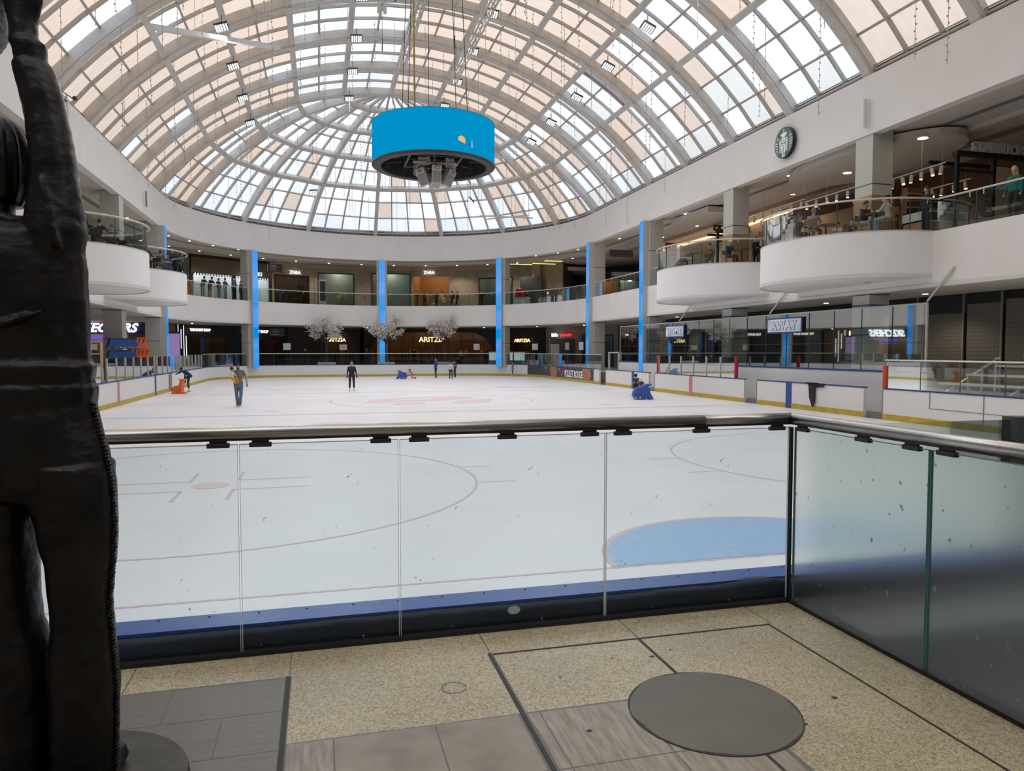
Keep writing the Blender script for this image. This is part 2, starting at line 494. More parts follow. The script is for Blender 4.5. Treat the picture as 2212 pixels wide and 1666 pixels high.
# ---------------------------------------------------------------- skylight: barrel + half dome
zs, zc, hw = 11.6, 19.0, 15.15
hh = zc - zs
RR = (hw*hw + hh*hh)/(2*hh)
ZC = zc - RR
TEND = math.degrees(math.asin(hw/RR))
DG = 0.56     # glazing lies this far outside the rib soffit
def bp(th, y, d=0.0):   # barrel point; th in degrees from the crown, + to the right
    t = math.radians(th)
    return Vector((CX + (RR+d)*math.sin(t), y, ZC + (RR+d)*math.cos(t)))
def dp(th, az, d=0.0):
    t = math.radians(th); a = math.radians(az); r = (RR+d)*math.sin(t)
    return Vector((CX + r*math.cos(a), CYY + r*math.sin(a), ZC + (RR+d)*math.cos(t)))
PURL = [-37.6, -28.2, -18.8, -9.4, 0, 9.4, 18.8, 28.2, 37.6]
PIT = 4.72
NB = 11
def Irib(mb, pts, norms, wdir, depth, fl=0.36, web=0.16, m=0):
    # an arched box girder: wide soffit flange and web up to the glazing
    def cs(p, n, wv):
        return [p - wv*fl/2, p + wv*fl/2, p + wv*fl/2 + n*0.09, p + wv*web/2 + n*0.12, p + wv*web/2 + n*depth, p - wv*web/2 + n*depth, p - wv*web/2 + n*0.12, p - wv*fl/2 + n*0.09]
    mb.loft([cs(p, n, wv) for p, n, wv in zip(pts, norms, wdir)], m)
ths = [-TEND-0.6 + (2*TEND+1.2)*i/36 for i in range(37)]
for k in range(NB+1):
    y = CYY - PIT*k
    mb = MB()
    Irib(mb, [bp(t, y) for t in ths], [(bp(t,y,1)-bp(t,y)) for t in ths], [Vector((0,1,0))]*len(ths), DG, fl=0.38, web=0.22)
    o = struct(mb.build('trim_%d' % (10+k), 'steel_white'), 'white arched rib of the skylight barrel')
    # small conduit following the rib
    c = MB(); c.tube([bp(t, y-0.3, 0.05) for t in ths], 0.03, 5)
    c.build('conduit', 'bar', parent=o)
for j, th in enumerate(PURL):
    mb = MB()
    n = bp(th, 0, 1)-bp(th, 0); tdir = Vector((n.z, 0, -n.x))
    y0, y1 = CYY, CYY-PIT*NB
    p = lambda y, a, d: bp(th, y) + tdir*a + n*d
    mb.loft([[p(y,-.14,.04),p(y,.14,.04),p(y,.14,.12),p(y,.07,.15),p(y,.07,DG-.05),p(y,-.07,DG-.05),p(y,-.07,.15),p(y,-.14,.12)] for y in (y0,y1)])
    o = struct(mb.build('trim_%d' % (30+j), 'steel_white'), 'white lengthwise beam of the skylight barrel')
    # half-dome ring beams
    if th > 1:
        mb = MB()
        for s in range(8):
            a0, a1 = 22.5*s, 22.5*(s+1)
            rings = []
            for a in (a0, a1):
                nn = dp(th, a, 1)-dp(th, a)
                td = (dp(th+0.1, a)-dp(th, a)).normalized()
                q = dp(th, a)
                rings.append([q-td*.17+nn*.06, q+td*.17+nn*.06, q+td*.17+nn*.16, q+td*.10+nn*(DG-.05), q-td*.10+nn*(DG-.05), q-td*.17+nn*.16])
            mb.loft(rings)
        struct(mb.build('trim_%d' % (50+j), 'steel_white'), 'white ring beam of the half dome')
tt = [9.4 + (TEND+0.6-9.4)*i/20 for i in range(21)]
for s in range(1, 8):
    az = 22.5*s; a = math.radians(az); wv = Vector((-math.sin(a), math.cos(a), 0))
    mb = MB()
    Irib(mb, [dp(t, az) for t in tt], [dp(t,az,1)-dp(t,az) for t in tt], [wv]*len(tt), DG, fl=0.30, web=0.20)
    struct(mb.build('trim_%d' % (70+s), 'steel_white'), 'white radial rib of the half dome')

# zones between purlins (each split in rows)
ZONES = []
ed = [-TEND] + PURL + [TEND]
for i in range(len(ed)-1):
    nrow = 3 if i in (0, len(ed)-2) else 2
    for r in range(nrow):
        ZONES.append((ed[i] + (ed[i+1]-ed[i])*r/nrow, ed[i] + (ed[i+1]-ed[i])*(r+1)/nrow, i))
PM = ['pane_white','pane_cool','pane_grey','pane_beige','pane_peach','pane_taupe']
def pick_barrel(zone, bay, rnd):
    # zone 0..9 left to right; bay 0 next to the dome
    if zone <= 2: return 1 if rnd.random() < 0.04 else 3
    if zone in (3, 4): return 2 if rnd.random() < 0.75 else 0
    if zone in (5, 6, 7):
        return 3 if rnd.random() < 0.93 else 4
    if bay >= 6: return 4
    if zone == 8:
        if bay in (1, 2) : return rnd.choice([0, 1, 3, 2])
        return rnd.choice([0, 1, 0, 3, 2])
    return rnd.choice([0, 1, 2, 3, 4, 2, 0]) if bay != 5 else rnd.choice([0, 1, 2])
rnd = random.Random(11)
wn = 1
for k in range(NB):
    ya, yb = CYY-PIT*k, CYY-PIT*(k+1)
    mb = MB(); fb = MB()
    ys = [ya + (yb-ya)*c/3 for c in range(4)]
    for (t0, t1, zi) in ZONES:
        for c in range(3):
            mi = pick_barrel(zi, k, rnd)
            if k == 2 and zi == 8 and c == 2: mi = 5
            if zi == 1 and k == 5: mi = 1 if c == 1 else mi
            if zi == 0 and k == 5 and c == 0: mi = 0
            if zi == 1 and k == 4 and c == 2 and t0 > -33: mi = 1
            q = [bp(t0, ys[c], DG), bp(t1, ys[c], DG), bp(t1, ys[c+1], DG), bp(t0, ys[c+1], DG)]
            mb.add(q, [(0,1,2,3)], mi)
    for c in (1, 2):
        tf = [-TEND + 2*TEND*i/24 for i in range(25)]
        rings = []
        for t in tf:
            n = bp(t,0,1)-bp(t,0); q = bp(t, ys[c])
            e = Vector((0,1,0))
            rings.append([q+n*(DG-.13)-e*.05, q+n*(DG-.13)+e*.05, q+n*(DG+.02)+e*.05, q+n*(DG+.02)-e*.05])
        fb.loft(rings)
    for (t0, t1, zi) in ZONES:
        n = bp(t1,0,1)-bp(t1,0)
        fb.bar(bp(t1, ya, DG-0.04), bp(t1, yb, DG-0.04), 0.09, 0.10, up=n)
    o = struct(mb.build('window_%d' % wn, PM, fix=False), 'band of translucent roof panes between two barrel ribs')
    fb.build('frame', 'bar', parent=o)
    wn += 1
# half dome panes
DROWS = [(0,9.4,1,2),(9.4,18.8,2,2),(18.8,28.2,2,3),(28.2,37.6,2,4),(37.6,TEND,3,4)]
for s in range(8):
    a0, a1 = 22.5*s, 22.5*(s+1)
    mb = MB(); fb = MB()
    for (t0, t1, nr, nc) in DROWS:
        for r in range(nr):
            ta, tb = t0+(t1-t0)*r/nr, t0+(t1-t0)*(r+1)/nr
            for c in range(nc):
                aa, ab = a0+(a1-a0)*c/nc, a0+(a1-a0)*(c+1)/nc
                if t0 >= 28: 
                    if s in (2,3,4,5,6): mi = rnd.choice([0,0,1,0,0,0,3 if s == 6 else 0, 4 if s != 4 else 0, 0, 1])
                    else: mi = rnd.choice([3,3,1,3,0,3,4])
                    if s == 7 and t0 > 30: mi = rnd.choice([3,3,1])
                elif s <= 1: mi = rnd.choice([3,3,1,0])
                else: mi = rnd.choice([0,0,0,2])
                # straight chords between the ribs
                def ch(t, a):
                    p0, p1 = dp(t, a0, DG), dp(t, a1, DG)
                    return p0.lerp(p1, (a-a0)/(a1-a0))
                mb.add([ch(ta,aa), ch(tb,aa), ch(tb,ab), ch(ta,ab)], [(0,1,2,3)], mi)
                if c > 0:
                    fb.bar(ch(ta,aa)-Vector((0,0,.06)), ch(tb,aa)-Vector((0,0,.06)), 0.09, 0.20, up=dp(tb,aa,1)-dp(tb,aa))
                if r > 0 or t0 == 0:
                    fb.bar(ch(ta,aa)-Vector((0,0,.04)), ch(ta,ab)-Vector((0,0,.04)), 0.08, 0.14, up=dp(ta,aa,1)-dp(ta,aa)) if ta > 0 else None
    if s > 0: fb.bar(dp(0,a0,DG-.1), dp(9.4,a0,DG-.1), 0.12, 0.2, up=(0,0.2,1))
    o = struct(mb.build('window_%d' % wn, PM, fix=False), 'wedge of translucent roof panes of the half dome')
    fb.build('frame', 'bar', parent=o)
    wn += 1
# gutter along the springing
b = MB(); b.strip(outline(15.35), 11.66, 12.15); b.band(o3(15.35, 12.15), o3(15.9, 12.2)); 
struct(b.build('trim_90', 'bar_dark', fix=False), 'dark gutter along the foot of the skylight')
b = MB(); b.strip(outline(R_BAL+0.9), 11.68, 12.3); b.tube([(p[0],p[1],11.95) for p in outline(15.2)], 0.05, 6); b.tube([(p[0],p[1],12.15) for p in outline(15.25)], 0.03, 6)
struct(b.build('trim_91', 'bar', fix=False))
# ================================================================ RINK
def rink_outline(inset=0.0, n=10, rc=6.5, y0=3.98, y1=64.3, x0=-8.0, x1=18.0):
    pts = []
    r = rc - inset
    for (cx_, cy_, a0) in ((x1-rc, y0+rc, -90), (x1-rc, y1-rc, 0), (x0+rc, y1-rc, 90), (x0+rc, y0+rc, 180)):
        for i in range(n+1):
            a = math.radians(a0 + 90*i/n)
            pts.append((cx_ + r*math.cos(a), cy_ + r*math.sin(a)))
    return pts
ice = MB(); ice.prism(rink_outline(0), ICE-0.2, ICE)
ice_o = struct(ice.build('floor_ice', 'ice'), 'white ice sheet of the rink with painted hockey lines')
def mark(name, polys, mat, z=0.002):
    b = MB()
    for p in polys:
        b.add([(q[0], q[1], ICE+z) for q in p], [list(range(len(p)))])
    return b.build(name, mat, parent=ice_o, fix=False)
def rect(x0, y0, x1, y1): return [(x0,y0),(x1,y0),(x1,y1),(x0,y1)]
def annulus(cx_, cy_, r, wd=0.05, a0=0, a1=360, n=64):
    out = []
    for i in range(n):
        a, b_ = math.radians(a0+(a1-a0)*i/n), math.radians(a0+(a1-a0)*(i+1)/n)
        out.append([(cx_+(r-wd/2)*math.cos(a), cy_+(r-wd/2)*math.sin(a)), (cx_+(r+wd/2)*math.cos(a), cy_+(r+wd/2)*math.sin(a)),
                    (cx_+(r+wd/2)*math.cos(b_), cy_+(r+wd/2)*math.sin(b_)), (cx_+(r-wd/2)*math.cos(b_), cy_+(r-wd/2)*math.sin(b_))])
    return out
def disc(cx_, cy_, r, n=40, sy=1.0): return [(cx_+r*math.cos(2*PI*i/n), cy_+sy*r*math.sin(2*PI*i/n)) for i in range(n)]
mark('goal_line', [rect(-5.2,7.075,15.2,7.12)], 'ice_red')
mark('goal_line', [rect(-5.4,60.95,15.4,61.02)], 'ice_red')
mark('blue_line', [rect(-7.95,26.85,17.95,27.10)], 'ice_blue_line')
mark('blue_line', [rect(-7.95,40.0,17.95,40.25)], 'ice_blue_line')
mark('centre_line', [rect(-7.95,33.15,17.95,33.22)], 'ice_pink')
mark('faceoff_circle', annulus(5.0,33.2,4.57,0.06), 'ice_blue_line')
for cx_, cy_ in ((-1.8,13.2),(11.8,13.2),(-1.8,54.2),(11.8,54.2)):
    near = cy_ < 20
    g = annulus(cx_,cy_,4.5,0.05)
    if near:
        for sx_ in (-1,1):
            for sy_ in (-1,1):
                x_, y_ = cx_+sx_*0.40, cy_+sy_*0.45
                g.append(rect(min(x_,x_+sx_*1.2), y_-.025, max(x_,x_+sx_*1.2), y_+.025))
                g.append(rect(x_-.03, min(y_,y_+sy_*0.9), x_+.03, max(y_,y_+sy_*0.9)))
                g.append(rect(min(cx_+sx_*4.45,cx_+sx_*5.1), cy_+sy_*0.85-.02, max(cx_+sx_*4.45,cx_+sx_*5.1), cy_+sy_*0.85+.02))
    mark('faceoff_circle', g, 'ice_red')
    mark('faceoff_spot', [disc(cx_,cy_,0.30)], 'ice_pink', 0.003)
for cx_, cy_ in ((-1.8,28.8),(11.8,28.8),(11.8,38.4)):
    mark('faceoff_spot', [disc(cx_,cy_,0.30)], 'ice_pink', 0.003)
cr = [(5.0+1.95*math.cos(PI*i/32), 7.13+1.75*math.sin(PI*i/32)) for i in range(33)]
mark('goal_crease', [cr], 'ice_crease', 0.003)
mark('crease_edge', [[ (5.0+(1.95)*math.cos(PI*i/32), 7.13+1.75*math.sin(PI*i/32)), (5.0+2.02*math.cos(PI*i/32), 7.13+1.82*math.sin(PI*i/32)), (5.0+2.02*math.cos(PI*(i+1)/32), 7.13+1.82*math.sin(PI*(i+1)/32)), (5.0+1.95*math.cos(PI*(i+1)/32), 7.13+1.75*math.sin(PI*(i+1)/32))] for i in range(32)], 'ice_red', 0.003)
mark('centre_emblem', [[(1.9,32.2),(2.3,34.3),(4.6,35.6),(6.9,35.5),(7.3,34.4),(5.5,33.2),(4.0,32.6)],[(2.9,30.9),(3.2,32.0),(4.5,32.0),(4.3,30.9)],[(5.4,31.0),(6.4,33.0),(7.9,33.6),(7.2,31.3)]], 'ice_pink', 0.003)
mark('centre_emblem', [[(3.2,33.2),(3.6,34.3),(5.2,34.8),(5.0,33.8)]], 'ice', 0.004)
def wave(x0, y0, L, hgt, mats, flip=1):
    n = len(mats)
    for i, mt in enumerate(mats):
        a, b_ = x0+L*i/n, x0+L*(i+1)/n
        h0, h1 = (0.15, 1.0) if i % 2 == 0 else (1.0, 0.35)
        mark('painted_ribbon', [[(a, y0), (b_, y0+(.4*flip if i%2 else 0)), (b_, y0+hgt*h1), (a, y0+hgt*h0)]], mt, 0.003)
wave(-4.0, 22.2, 7.2, 1.9, ['ice_yellow','ice_green','ice_lilac','ice_pink','ice_yellow'])
wave(8.6, 42.5, 7.4, 3.0, ['ice_yellow','ice_pink','ice_lilac','ice_green'])
mark('painted_panel', [rect(-3.0,43.2,1.4,44.6)], 'ice_grey')
mark('painted_panel', [rect(9.0,23.1,13.6,24.4)], 'ice_grey')
mark('painted_panel', [rect(9.6,23.4,13.0,24.0)], 'ice', 0.004)

# ---- boards: white dasher, yellow kick plate, blue cap
CAP = 0.24
def board_run(name, pts, label, openends=True, cap='cap_blue', capz=CAP, ad=None):
    """pts run along the inner face, ice side on the left-hand normal; returns the thing"""
    root = empty(name, (0,0,0), 0, label, 'rink boards')
    P = [Vector((p[0],p[1],0)) for p in pts]
    N = []
    for i in range(len(P)):
        d = (P[min(i+1,len(P)-1)] - P[max(i-1,0)]).normalized()
        N.append(Vector((d.y, -d.x, 0)))
    def off(t, z): return [Vector((p.x+n.x*t, p.y+n.y*t, z)) for p, n in zip(P, N)]
    def prof(t0, t1, z0, z1, mat, nm):
        b = MB()
        A = [off(t0,z0), off(t1,z0), off(t1,z1), off(t0,z1)]
        rings = [[A[k][i] for k in range(4)] for i in range(len(P))]
        b.loft(rings)
        return b.build(nm, mat, parent=root)
    prof(0, 0.12, ICE, capz-0.04, 'board', 'panel')
    prof(-0.015, 0.0, ICE, ICE+0.19, 'yellow', 'kick_plate')
    prof(-0.02, 0.16, capz-0.04, capz, cap, 'cap_rail')
    return root, off
def paint(root, pts, z0=ICE+0.001, z1=CAP-0.045, mat='line_blue', name='painted_stripe', t=0.02):
    b = MB()
    p, q = Vector((*pts[0],0)), Vector((*pts[1],0))
    d = (q-p).normalized(); n = Vector((-d.y, d.x, 0))*t
    b.slab([(p.x,p.y,z0),(q.x,q.y,z0),(q.x,q.y,z1),(p.x,p.y,z1)], n)
    return b.build(name, mat, parent=root)
ro = rink_outline(0, n=14)
nn = 15
corner_near_right, corner_far_right, corner_far_left, corner_near_left = ro[0:nn], ro[nn:2*nn], ro[2*nn:3*nn], ro[3*nn:]
# right side, four runs with bench and gate openings between them
rA, _ = board_run('rink_boards', [(18,6.8),(18,20.2)], 'white boards at right under the low steel railing, nearest run')
rB, _ = board_run('rink_boards', [(18,21.1),(18,27.4)], 'white boards with blue stripe and black cloth, at right')
rC, _ = board_run('rink_boards', [(18,28.4),(18,37.2)], 'white boards with red stripe between two red posts')
rD, _ = board_run('rink_boards', [(18,38.0),(18,44.4)], 'white boards with narrow blue stripe behind the blue skating aid')
rE, _ = board_run('rink_boards', [(18,45.6),(18,57.8)]+corner_far_right[1:5], 'dark restaurant advertising boards with bowls of food')
rF, _ = board_run('rink_boards', corner_far_right[4:]+corner_far_left[:11], 'long white boards across the far end')
rG, _ = board_run('rink_boards', corner_far_left[10:]+[(-8,44.4)], 'white curved boards behind the man carrying a child')
rH, _ = board_run('rink_boards', [(-8,43.6),(-8,10.5)]+corner_near_left[1:-2], 'scuffed white boards on the left under a row of posts')
paint(rB, [(18,25.05),(18,25.4)], mat='line_blue'); paint(rD, [(18,40.0),(18,40.3)], mat='line_blue'); paint(rC, [(18,33.0),(18,33.3)], mat='line_red')
paint(rH, [(-8,33.3),(-8,33.0)], mat='line_red'); paint(rH, [(-8,40.3),(-8,40.0)], mat='line_blue')
paint(rA, [(18,16.4),(18,16.42)], mat='mid_grey', name='joint'); 
b = MB(); b.box(17.985,13.0,-.30,17.999,18.3,-.285); b.box(17.985,18.28,-.30,17.999,18.3,.18); b.box(17.985,13.0,-.3,17.999,13.02,.18)
b.build('hatch_outline', 'mid_grey', parent=rA)
# dark side walls of the openings
for (ya, yb, root) in ((20.2,21.1,rB),(27.4,28.4,rC),(37.2,38.0,rD),(44.4,45.6,rE)):
    b = MB(); b.box(18.0, ya-.0, ICE+.15, 18.75, ya+0.06, 0.18); b.box(18.75,ya+.06,ICE+.15,18.85,yb-.3,0.05)
    b.build('gate_post', 'board_in', parent=root)
# the dark opening on the left
b = MB(); b.box(-8.14,43.62,ICE,-7.98,44.38,0.22); b.build('gate_panel', 'board_in', parent=rG)
# near end boards with bright blue ledge and navy pad
rN = empty('rink_boards', (0,0,0), 0, 'near end boards with bright blue ledge and navy padding below the glass', 'rink boards')
b = MB(); b.box(-6,3.85,ICE,11.5,3.975,0.10); b.build('panel', 'board', parent=rN)
b = MB(); b.box(-6,3.80,0.10,11.5,3.99,0.135); b.build('cap_rail', 'cap_bright', parent=rN)
b = MB()
for i in range(60):
    x = -3.2+i*0.24
    b.cyl((x,3.955), .006, .1345, .139, 8)
b.build('cap_screws', 'cap_blue', parent=rN)['kind'] = 'stuff'
# padding: soft, sagging top edge
b = MB(); N_ = 180; rings = []
for i in range(N_+1):
    x = -3.5 + 10.5*i/N_
    sag = 0.003*math.sin(x*3.1)+0.0015*math.sin(x*11+1)
    fold = -0.012 if abs((x-0.10)) < 0.02 else 0.0
    if abs(x-1.98) < 0.12: sag += 0.006
    if 2.3 < x < 2.72: sag += 0.010*math.sin((x-2.3)*7)
    zt = 0.115 + sag
    rings.append([(x,3.765+fold*-.5,0.0),(x,3.762-fold,0.05),(x,3.765-fold,zt-.03),(x,3.778,zt),(x,3.82,zt+.012),(x,3.84,0.05)])
b.loft(rings)
pad = b.build('pad', 'pad_navy', parent=rN, smooth=True)
b = MB(); b.loft([[(0.99,3.757+.0,.0),(1.01,3.757,.03)],[(1.0,3.756,.02),(1.02,3.756,.04)]], closed=False)
st = MB(); st.add([(1.0+0.035*math.cos(2*PI*i/20), 3.7555, .096+0.022*math.sin(2*PI*i/20)) for i in range(20)], [list(range(20))])
st.build('sticker', 'ice_green', parent=rN, solid=0.002)

# advertising board graphics on rE: dark panel, bowls, letters
adp = [Vector((p[0],p[1],0)) for p in ([(18,46.6),(18,57.8)]+corner_far_right[1:5])]
b = MB()
A = []
for i, p in enumerate(adp):
    d = (adp[min(i+1,len(adp)-1)]-adp[max(i-1,0)]).normalized(); n = Vector((-d.y, d.x, 0))
    A.append([(p.x+n.x*.02, p.y+n.y*.02, ICE+.20), (p.x+n.x*.02,p.y+n.y*.02, CAP-.05), (p.x+n.x*.004,p.y+n.y*.004, CAP-.05), (p.x+n.x*.004,p.y+n.y*.004, ICE+.20)])
b.loft(A); b.build('advert_sheet', 'dark_grey', parent=rE)
text('advert_text', 'POULET ROUGE', 0.72, (17.965, 52.6, -0.52), PI/2, -PI/2, 'letter_white', rE, 0.004, 0.02, 'LEFT', 0.75)
M['food_red'] = pm('noodle_red', (0.42, 0.07, 0.03), 0.5, col2=(0.50, 0.26, 0.12), scale=14, lo=0.45, hi=0.55)
M['food_rim'] = pm('bowl_rim', (0.28, 0.30, 0.18), 0.5)
def board_disc(yc, zc_, ry, rz, mat, x=17.972, nm='food_bowl', zmin=-.59):
    b = MB()
    pts = [(x, yc+ry*math.cos(2*PI*i/24), max(zmin, min(CAP-.06, zc_+rz*math.sin(2*PI*i/24)))) for i in range(24)]
    b.slab(pts, (-0.006,0,0)); b.build(nm, mat, parent=rE)
for yc in (55.3, 47.9):
    board_disc(yc, -.18, .85, .52, 'food_rim'); board_disc(yc, -.16, .68, .44, 'food_red', 17.966)
board_disc(57.4, .02, .22, .12, 'food_rim'); board_disc(53.9, .0, .2, .1, 'food_rim')
b = MB(); b.slab([(17.965,53.35,-.5),(17.965,53.15,.05),(17.965,52.95,-.12),(17.965,52.8,-.5),(17.965,52.98,-.3),(17.965,53.15,-.5)], (-.004,0,0)); b.build('advert_mark', 'pad_orange', parent=rE)

# ---- board glass with rails or posts
def glass_run(name, pts, label, z1, rail=True, posts=None, matg='glass', zb=CAP, t=0.07, pr='rail_far'):
    root = empty(name, (0,0,0), 0, label, 'glass barrier')
    P = [Vector((p[0],p[1],0)) for p in pts]; out = []
    for i in range(len(P)):
        d = (P[min(i+1,len(P)-1)]-P[max(i-1,0)]).normalized(); out.append(P[i]+Vector((d.y,-d.x,0))*t)
    # evenly spaced joints
    L = [0]
    for i in range(1, len(out)): L.append(L[-1]+(out[i]-out[i-1]).length)
    def at(s):
        for i in range(1, len(out)):
            if s <= L[i] or i == len(out)-1:
                f = (s-L[i-1])/max(1e-6, L[i]-L[i-1]); return out[i-1].lerp(out[i], f)
    step = 1.37
    n = max(1, round(L[-1]/step))
    g = MB(); g.strip([(p.x,p.y) for p in out], zb, z1)
    g.build('pane', matg, parent=root, fix=False)
    if rail:
        b = MB(); b.tube([(p.x,p.y,z1+.02) for p in out], 0.03, 6); b.build('handrail', pr, parent=root)
    for i in range(n+1):
        p = at(L[-1]*i/n)
        b = MB()
        if posts: b.box(-.03,-.04,zb,.03,.04,z1+(0.0 if rail else 0.02))
        else: b.box(-.009,-.009,zb,.009,.009,z1)
        b.build('post', 'post' if posts else 'post_dark', parent=root, loc=(p.x,p.y,0))
    return root
far_pts = [(18,45.4),(18,57.8)]+corner_far_right[1:]+corner_far_left+[(-8,56.5)]
glass_run('rink_glass', far_pts, 'long low glass barrier with steel handrail around the far end', 1.16, matg='glass_rail')
glass_run('rink_glass', [(-8,55.8),(-8,41.0)], 'glass with posts behind the person fixing a skate', 1.15, rail=False, posts=True)
glass_run('rink_glass', [(-8,40.35),(-8,31.8)], 'glass barrier with evenly spaced pale posts on the left boards', 1.15, rail=False, posts=True)
glass_run('rink_glass', [(-8,31.1),(-8,20.0)], 'taller glass with posts beside the bronze statue', 1.76, rail=False, posts=True)
glass_run('rink_glass', [(18,29.2),(18,36.9)], 'glass with pale posts between the two red padded posts', 1.16, rail=False, posts=True)
glass_run('rink_glass', [(18,10.0),(18,20.2)], 'glass under a steel railing on the nearest right boards', 1.14)
for y, lab, mt, zt in ((36.95,'farther red padded post on the right boards','pad_red',1.22),(29.15,'nearer red padded post on the right boards','pad_red',1.20),(20.2,'orange-red padded post at the end of the low railing','pad_orange',0.98)):
    b = MB(); b.cyl((0,0), .085, CAP, zt, 14)
    tag(b.build('padded_post', mt, loc=(18.07,y,0), smooth=False), lab, 'post')
# steel post and glass of the near right end
b = MB(); b.box(4.50,3.84,.135,4.62,3.96,1.05); b.box(4.62,3.86,.135,4.66,3.94,1.05); b.cyl((4.5,3.9),.02,0.88,0.885,8)
tag(b.build('steel_post', 'post_dark'), 'dark steel post at right edge beyond the near handrail', 'post')
b = MB(); b.add([(2.9,3.9,.135),(4.5,3.9,.135),(4.5,3.9,1.03),(2.9,3.9,1.03)], [(0,1,2,3)])
tag(b.build('glass_barrier', 'glass', solid=0.012), 'clear glass panel joined to the dark steel post at right', 'glass panel')
# raised bench wall on the right with tall glass
root = empty('bench_wall', (0,0,0), 0, 'white wall with blue cap carrying tall glass behind the benches', 'wall')
b = MB(); b.box(19.6,20.2,-.8,19.75,46.0,.70); b.build('panel', 'balcony_white', parent=root)
b = MB(); b.box(19.57,20.2,.70,19.78,46.0,.76); b.build('cap_rail', 'line_blue', parent=root)
b = MB(); b.box(18.12,20.2,-1.0,19.6,46,-.75); b.build('platform', 'mid_grey', parent=root)
root = empty('tall_glass_screen', (0,0,0), 0, 'tall greenish glass screen with thin top rail carrying two signs', 'glass barrier')
b = MB(); b.add([(19.67,20.2,.76),(19.67,46,.76),(19.67,46,3.05),(19.67,20.2,3.05)], [(0,1,2,3)]); b.build('pane', 'glass_tall', parent=root, fix=False)
b = MB(); b.bar((19.67,20.2,3.06),(19.67,46,3.06),.05,.05); b.build('top_rail', 'rail_far', parent=root)
b = MB(); b.bar((19.67,20.2,.76),(19.67,20.2,3.06),.06,.06,up=(0,1,0)); b.build('post', 'rail_far', parent=root)
b = MB(); b.bar((19.67,46,.76),(19.67,46,3.06),.05,.05,up=(0,1,0)); b.build('post', 'rail_far', parent=root)
for i in range(1, 17):
    y = 20.2+i*1.52
    b = MB(); b.box(-.008,-.01,.76,.008,.01,3.04); b.build('joint', 'dark_grey', parent=root, loc=(19.66,y,0))
b = MB(); b.bar((19.64,20.2,1.75),(19.64,46,1.75),.02,.015); b.build('mid_rail', 'dark_grey', parent=root)
for i, (y, yb) in enumerate(((37.6,36.3),(29.05,27.9),(20.2,19.3))):
    b = MB(); b.tube([(19.66,y,3.12),(19.80,yb,4.15)], .035, 8)
    tag(b.build('brace', 'rail_far'), ('farthest','middle','nearest')[i]+' slanted white brace from the tall glass up to the band wall', 'brace')
# HOME / AWAY signs hung on the tall glass
for nm, yc, wdt, zc_ in (('HOME', 38.0, 2.2, 2.55), ('AWAY', 27.85, 2.45, 2.56)):
    root = empty('team_sign', (19.60, yc, zc_), 0, 'hanging blue and white sign reading '+nm, 'sign')
    b = MB(); b.box(-.03,-wdt/2,-.34,0,wdt/2,.34); b.build('border', 'letter_navy', parent=root)
    b = MB(); b.box(-.045,-wdt/2+.06,-.28,-.03,wdt/2-.06,.28); b.build('face', 'sign_sky', parent=root)
    text('outline', nm, .50, (-.05,0,-.175), PI/2, -PI/2, 'letter_navy', root, .004, .030, 'CENTER', 1.05, 0, 1.22)
    text('lettering', nm, .50, (-.06,0,-.175), PI/2, -PI/2, 'letter_white', root, .004, .010, 'CENTER', 1.05, 0, 1.22)
# black cloth hanging over the boards
b = MB()
cloth = [(0,0),(.95,.02),(.9,-.12),(.45,-.15),(.42,-.75),(.30,-.9),(.12,-.55),(.08,-.1)]
b.slab([(0, -p[0], p[1]) for p in cloth], (-.03,0,0)); b.slab([(0.02,0,.0),(.02,-.6,.0),(-.14,-.6,.02),(-.14,0,.02)], (0,0,.025))
tag(b.build('black_cloth', 'fabric_dark', loc=(17.95,24.0,CAP+.0)), 'black garment draped over the white boards at right', 'garment')
# aluminium bleachers behind the railing
root = empty('bleacher', (0,0,0), 0, 'aluminium tiered bench seating behind the right railing', 'bleacher')
for i in range(5):
    x = 19.5+i*.55; z = .05+i*.30; ye = 20.6-i*.55
    b = MB(); b.box(x,9.0,z,x+.28,ye,z+.06); b.build('bench_plank', 'aluminium', parent=root)
    if i: 
        b = MB(); b.box(x-.28,9.0,z-.28,x-.02,ye-.2,z-.24); b.build('foot_plank', 'aluminium', parent=root)
for y in (19.5,17.2,14.9,12.6):
    b = MB()
    for i in range(5):
        x = 19.62+i*.55; z=.05+i*.30
        b.bar((x,y,-.0),(x,y,z),.05,.05,up=(0,1,0))
    b.bar((19.6,y,.0),(22.0,y,1.25),.05,.05,up=(0,1,0)); b.bar((19.6,y,.02),(22.2,y,.02),.05,.05)
    b.build('support_frame', 'aluminium', parent=root)
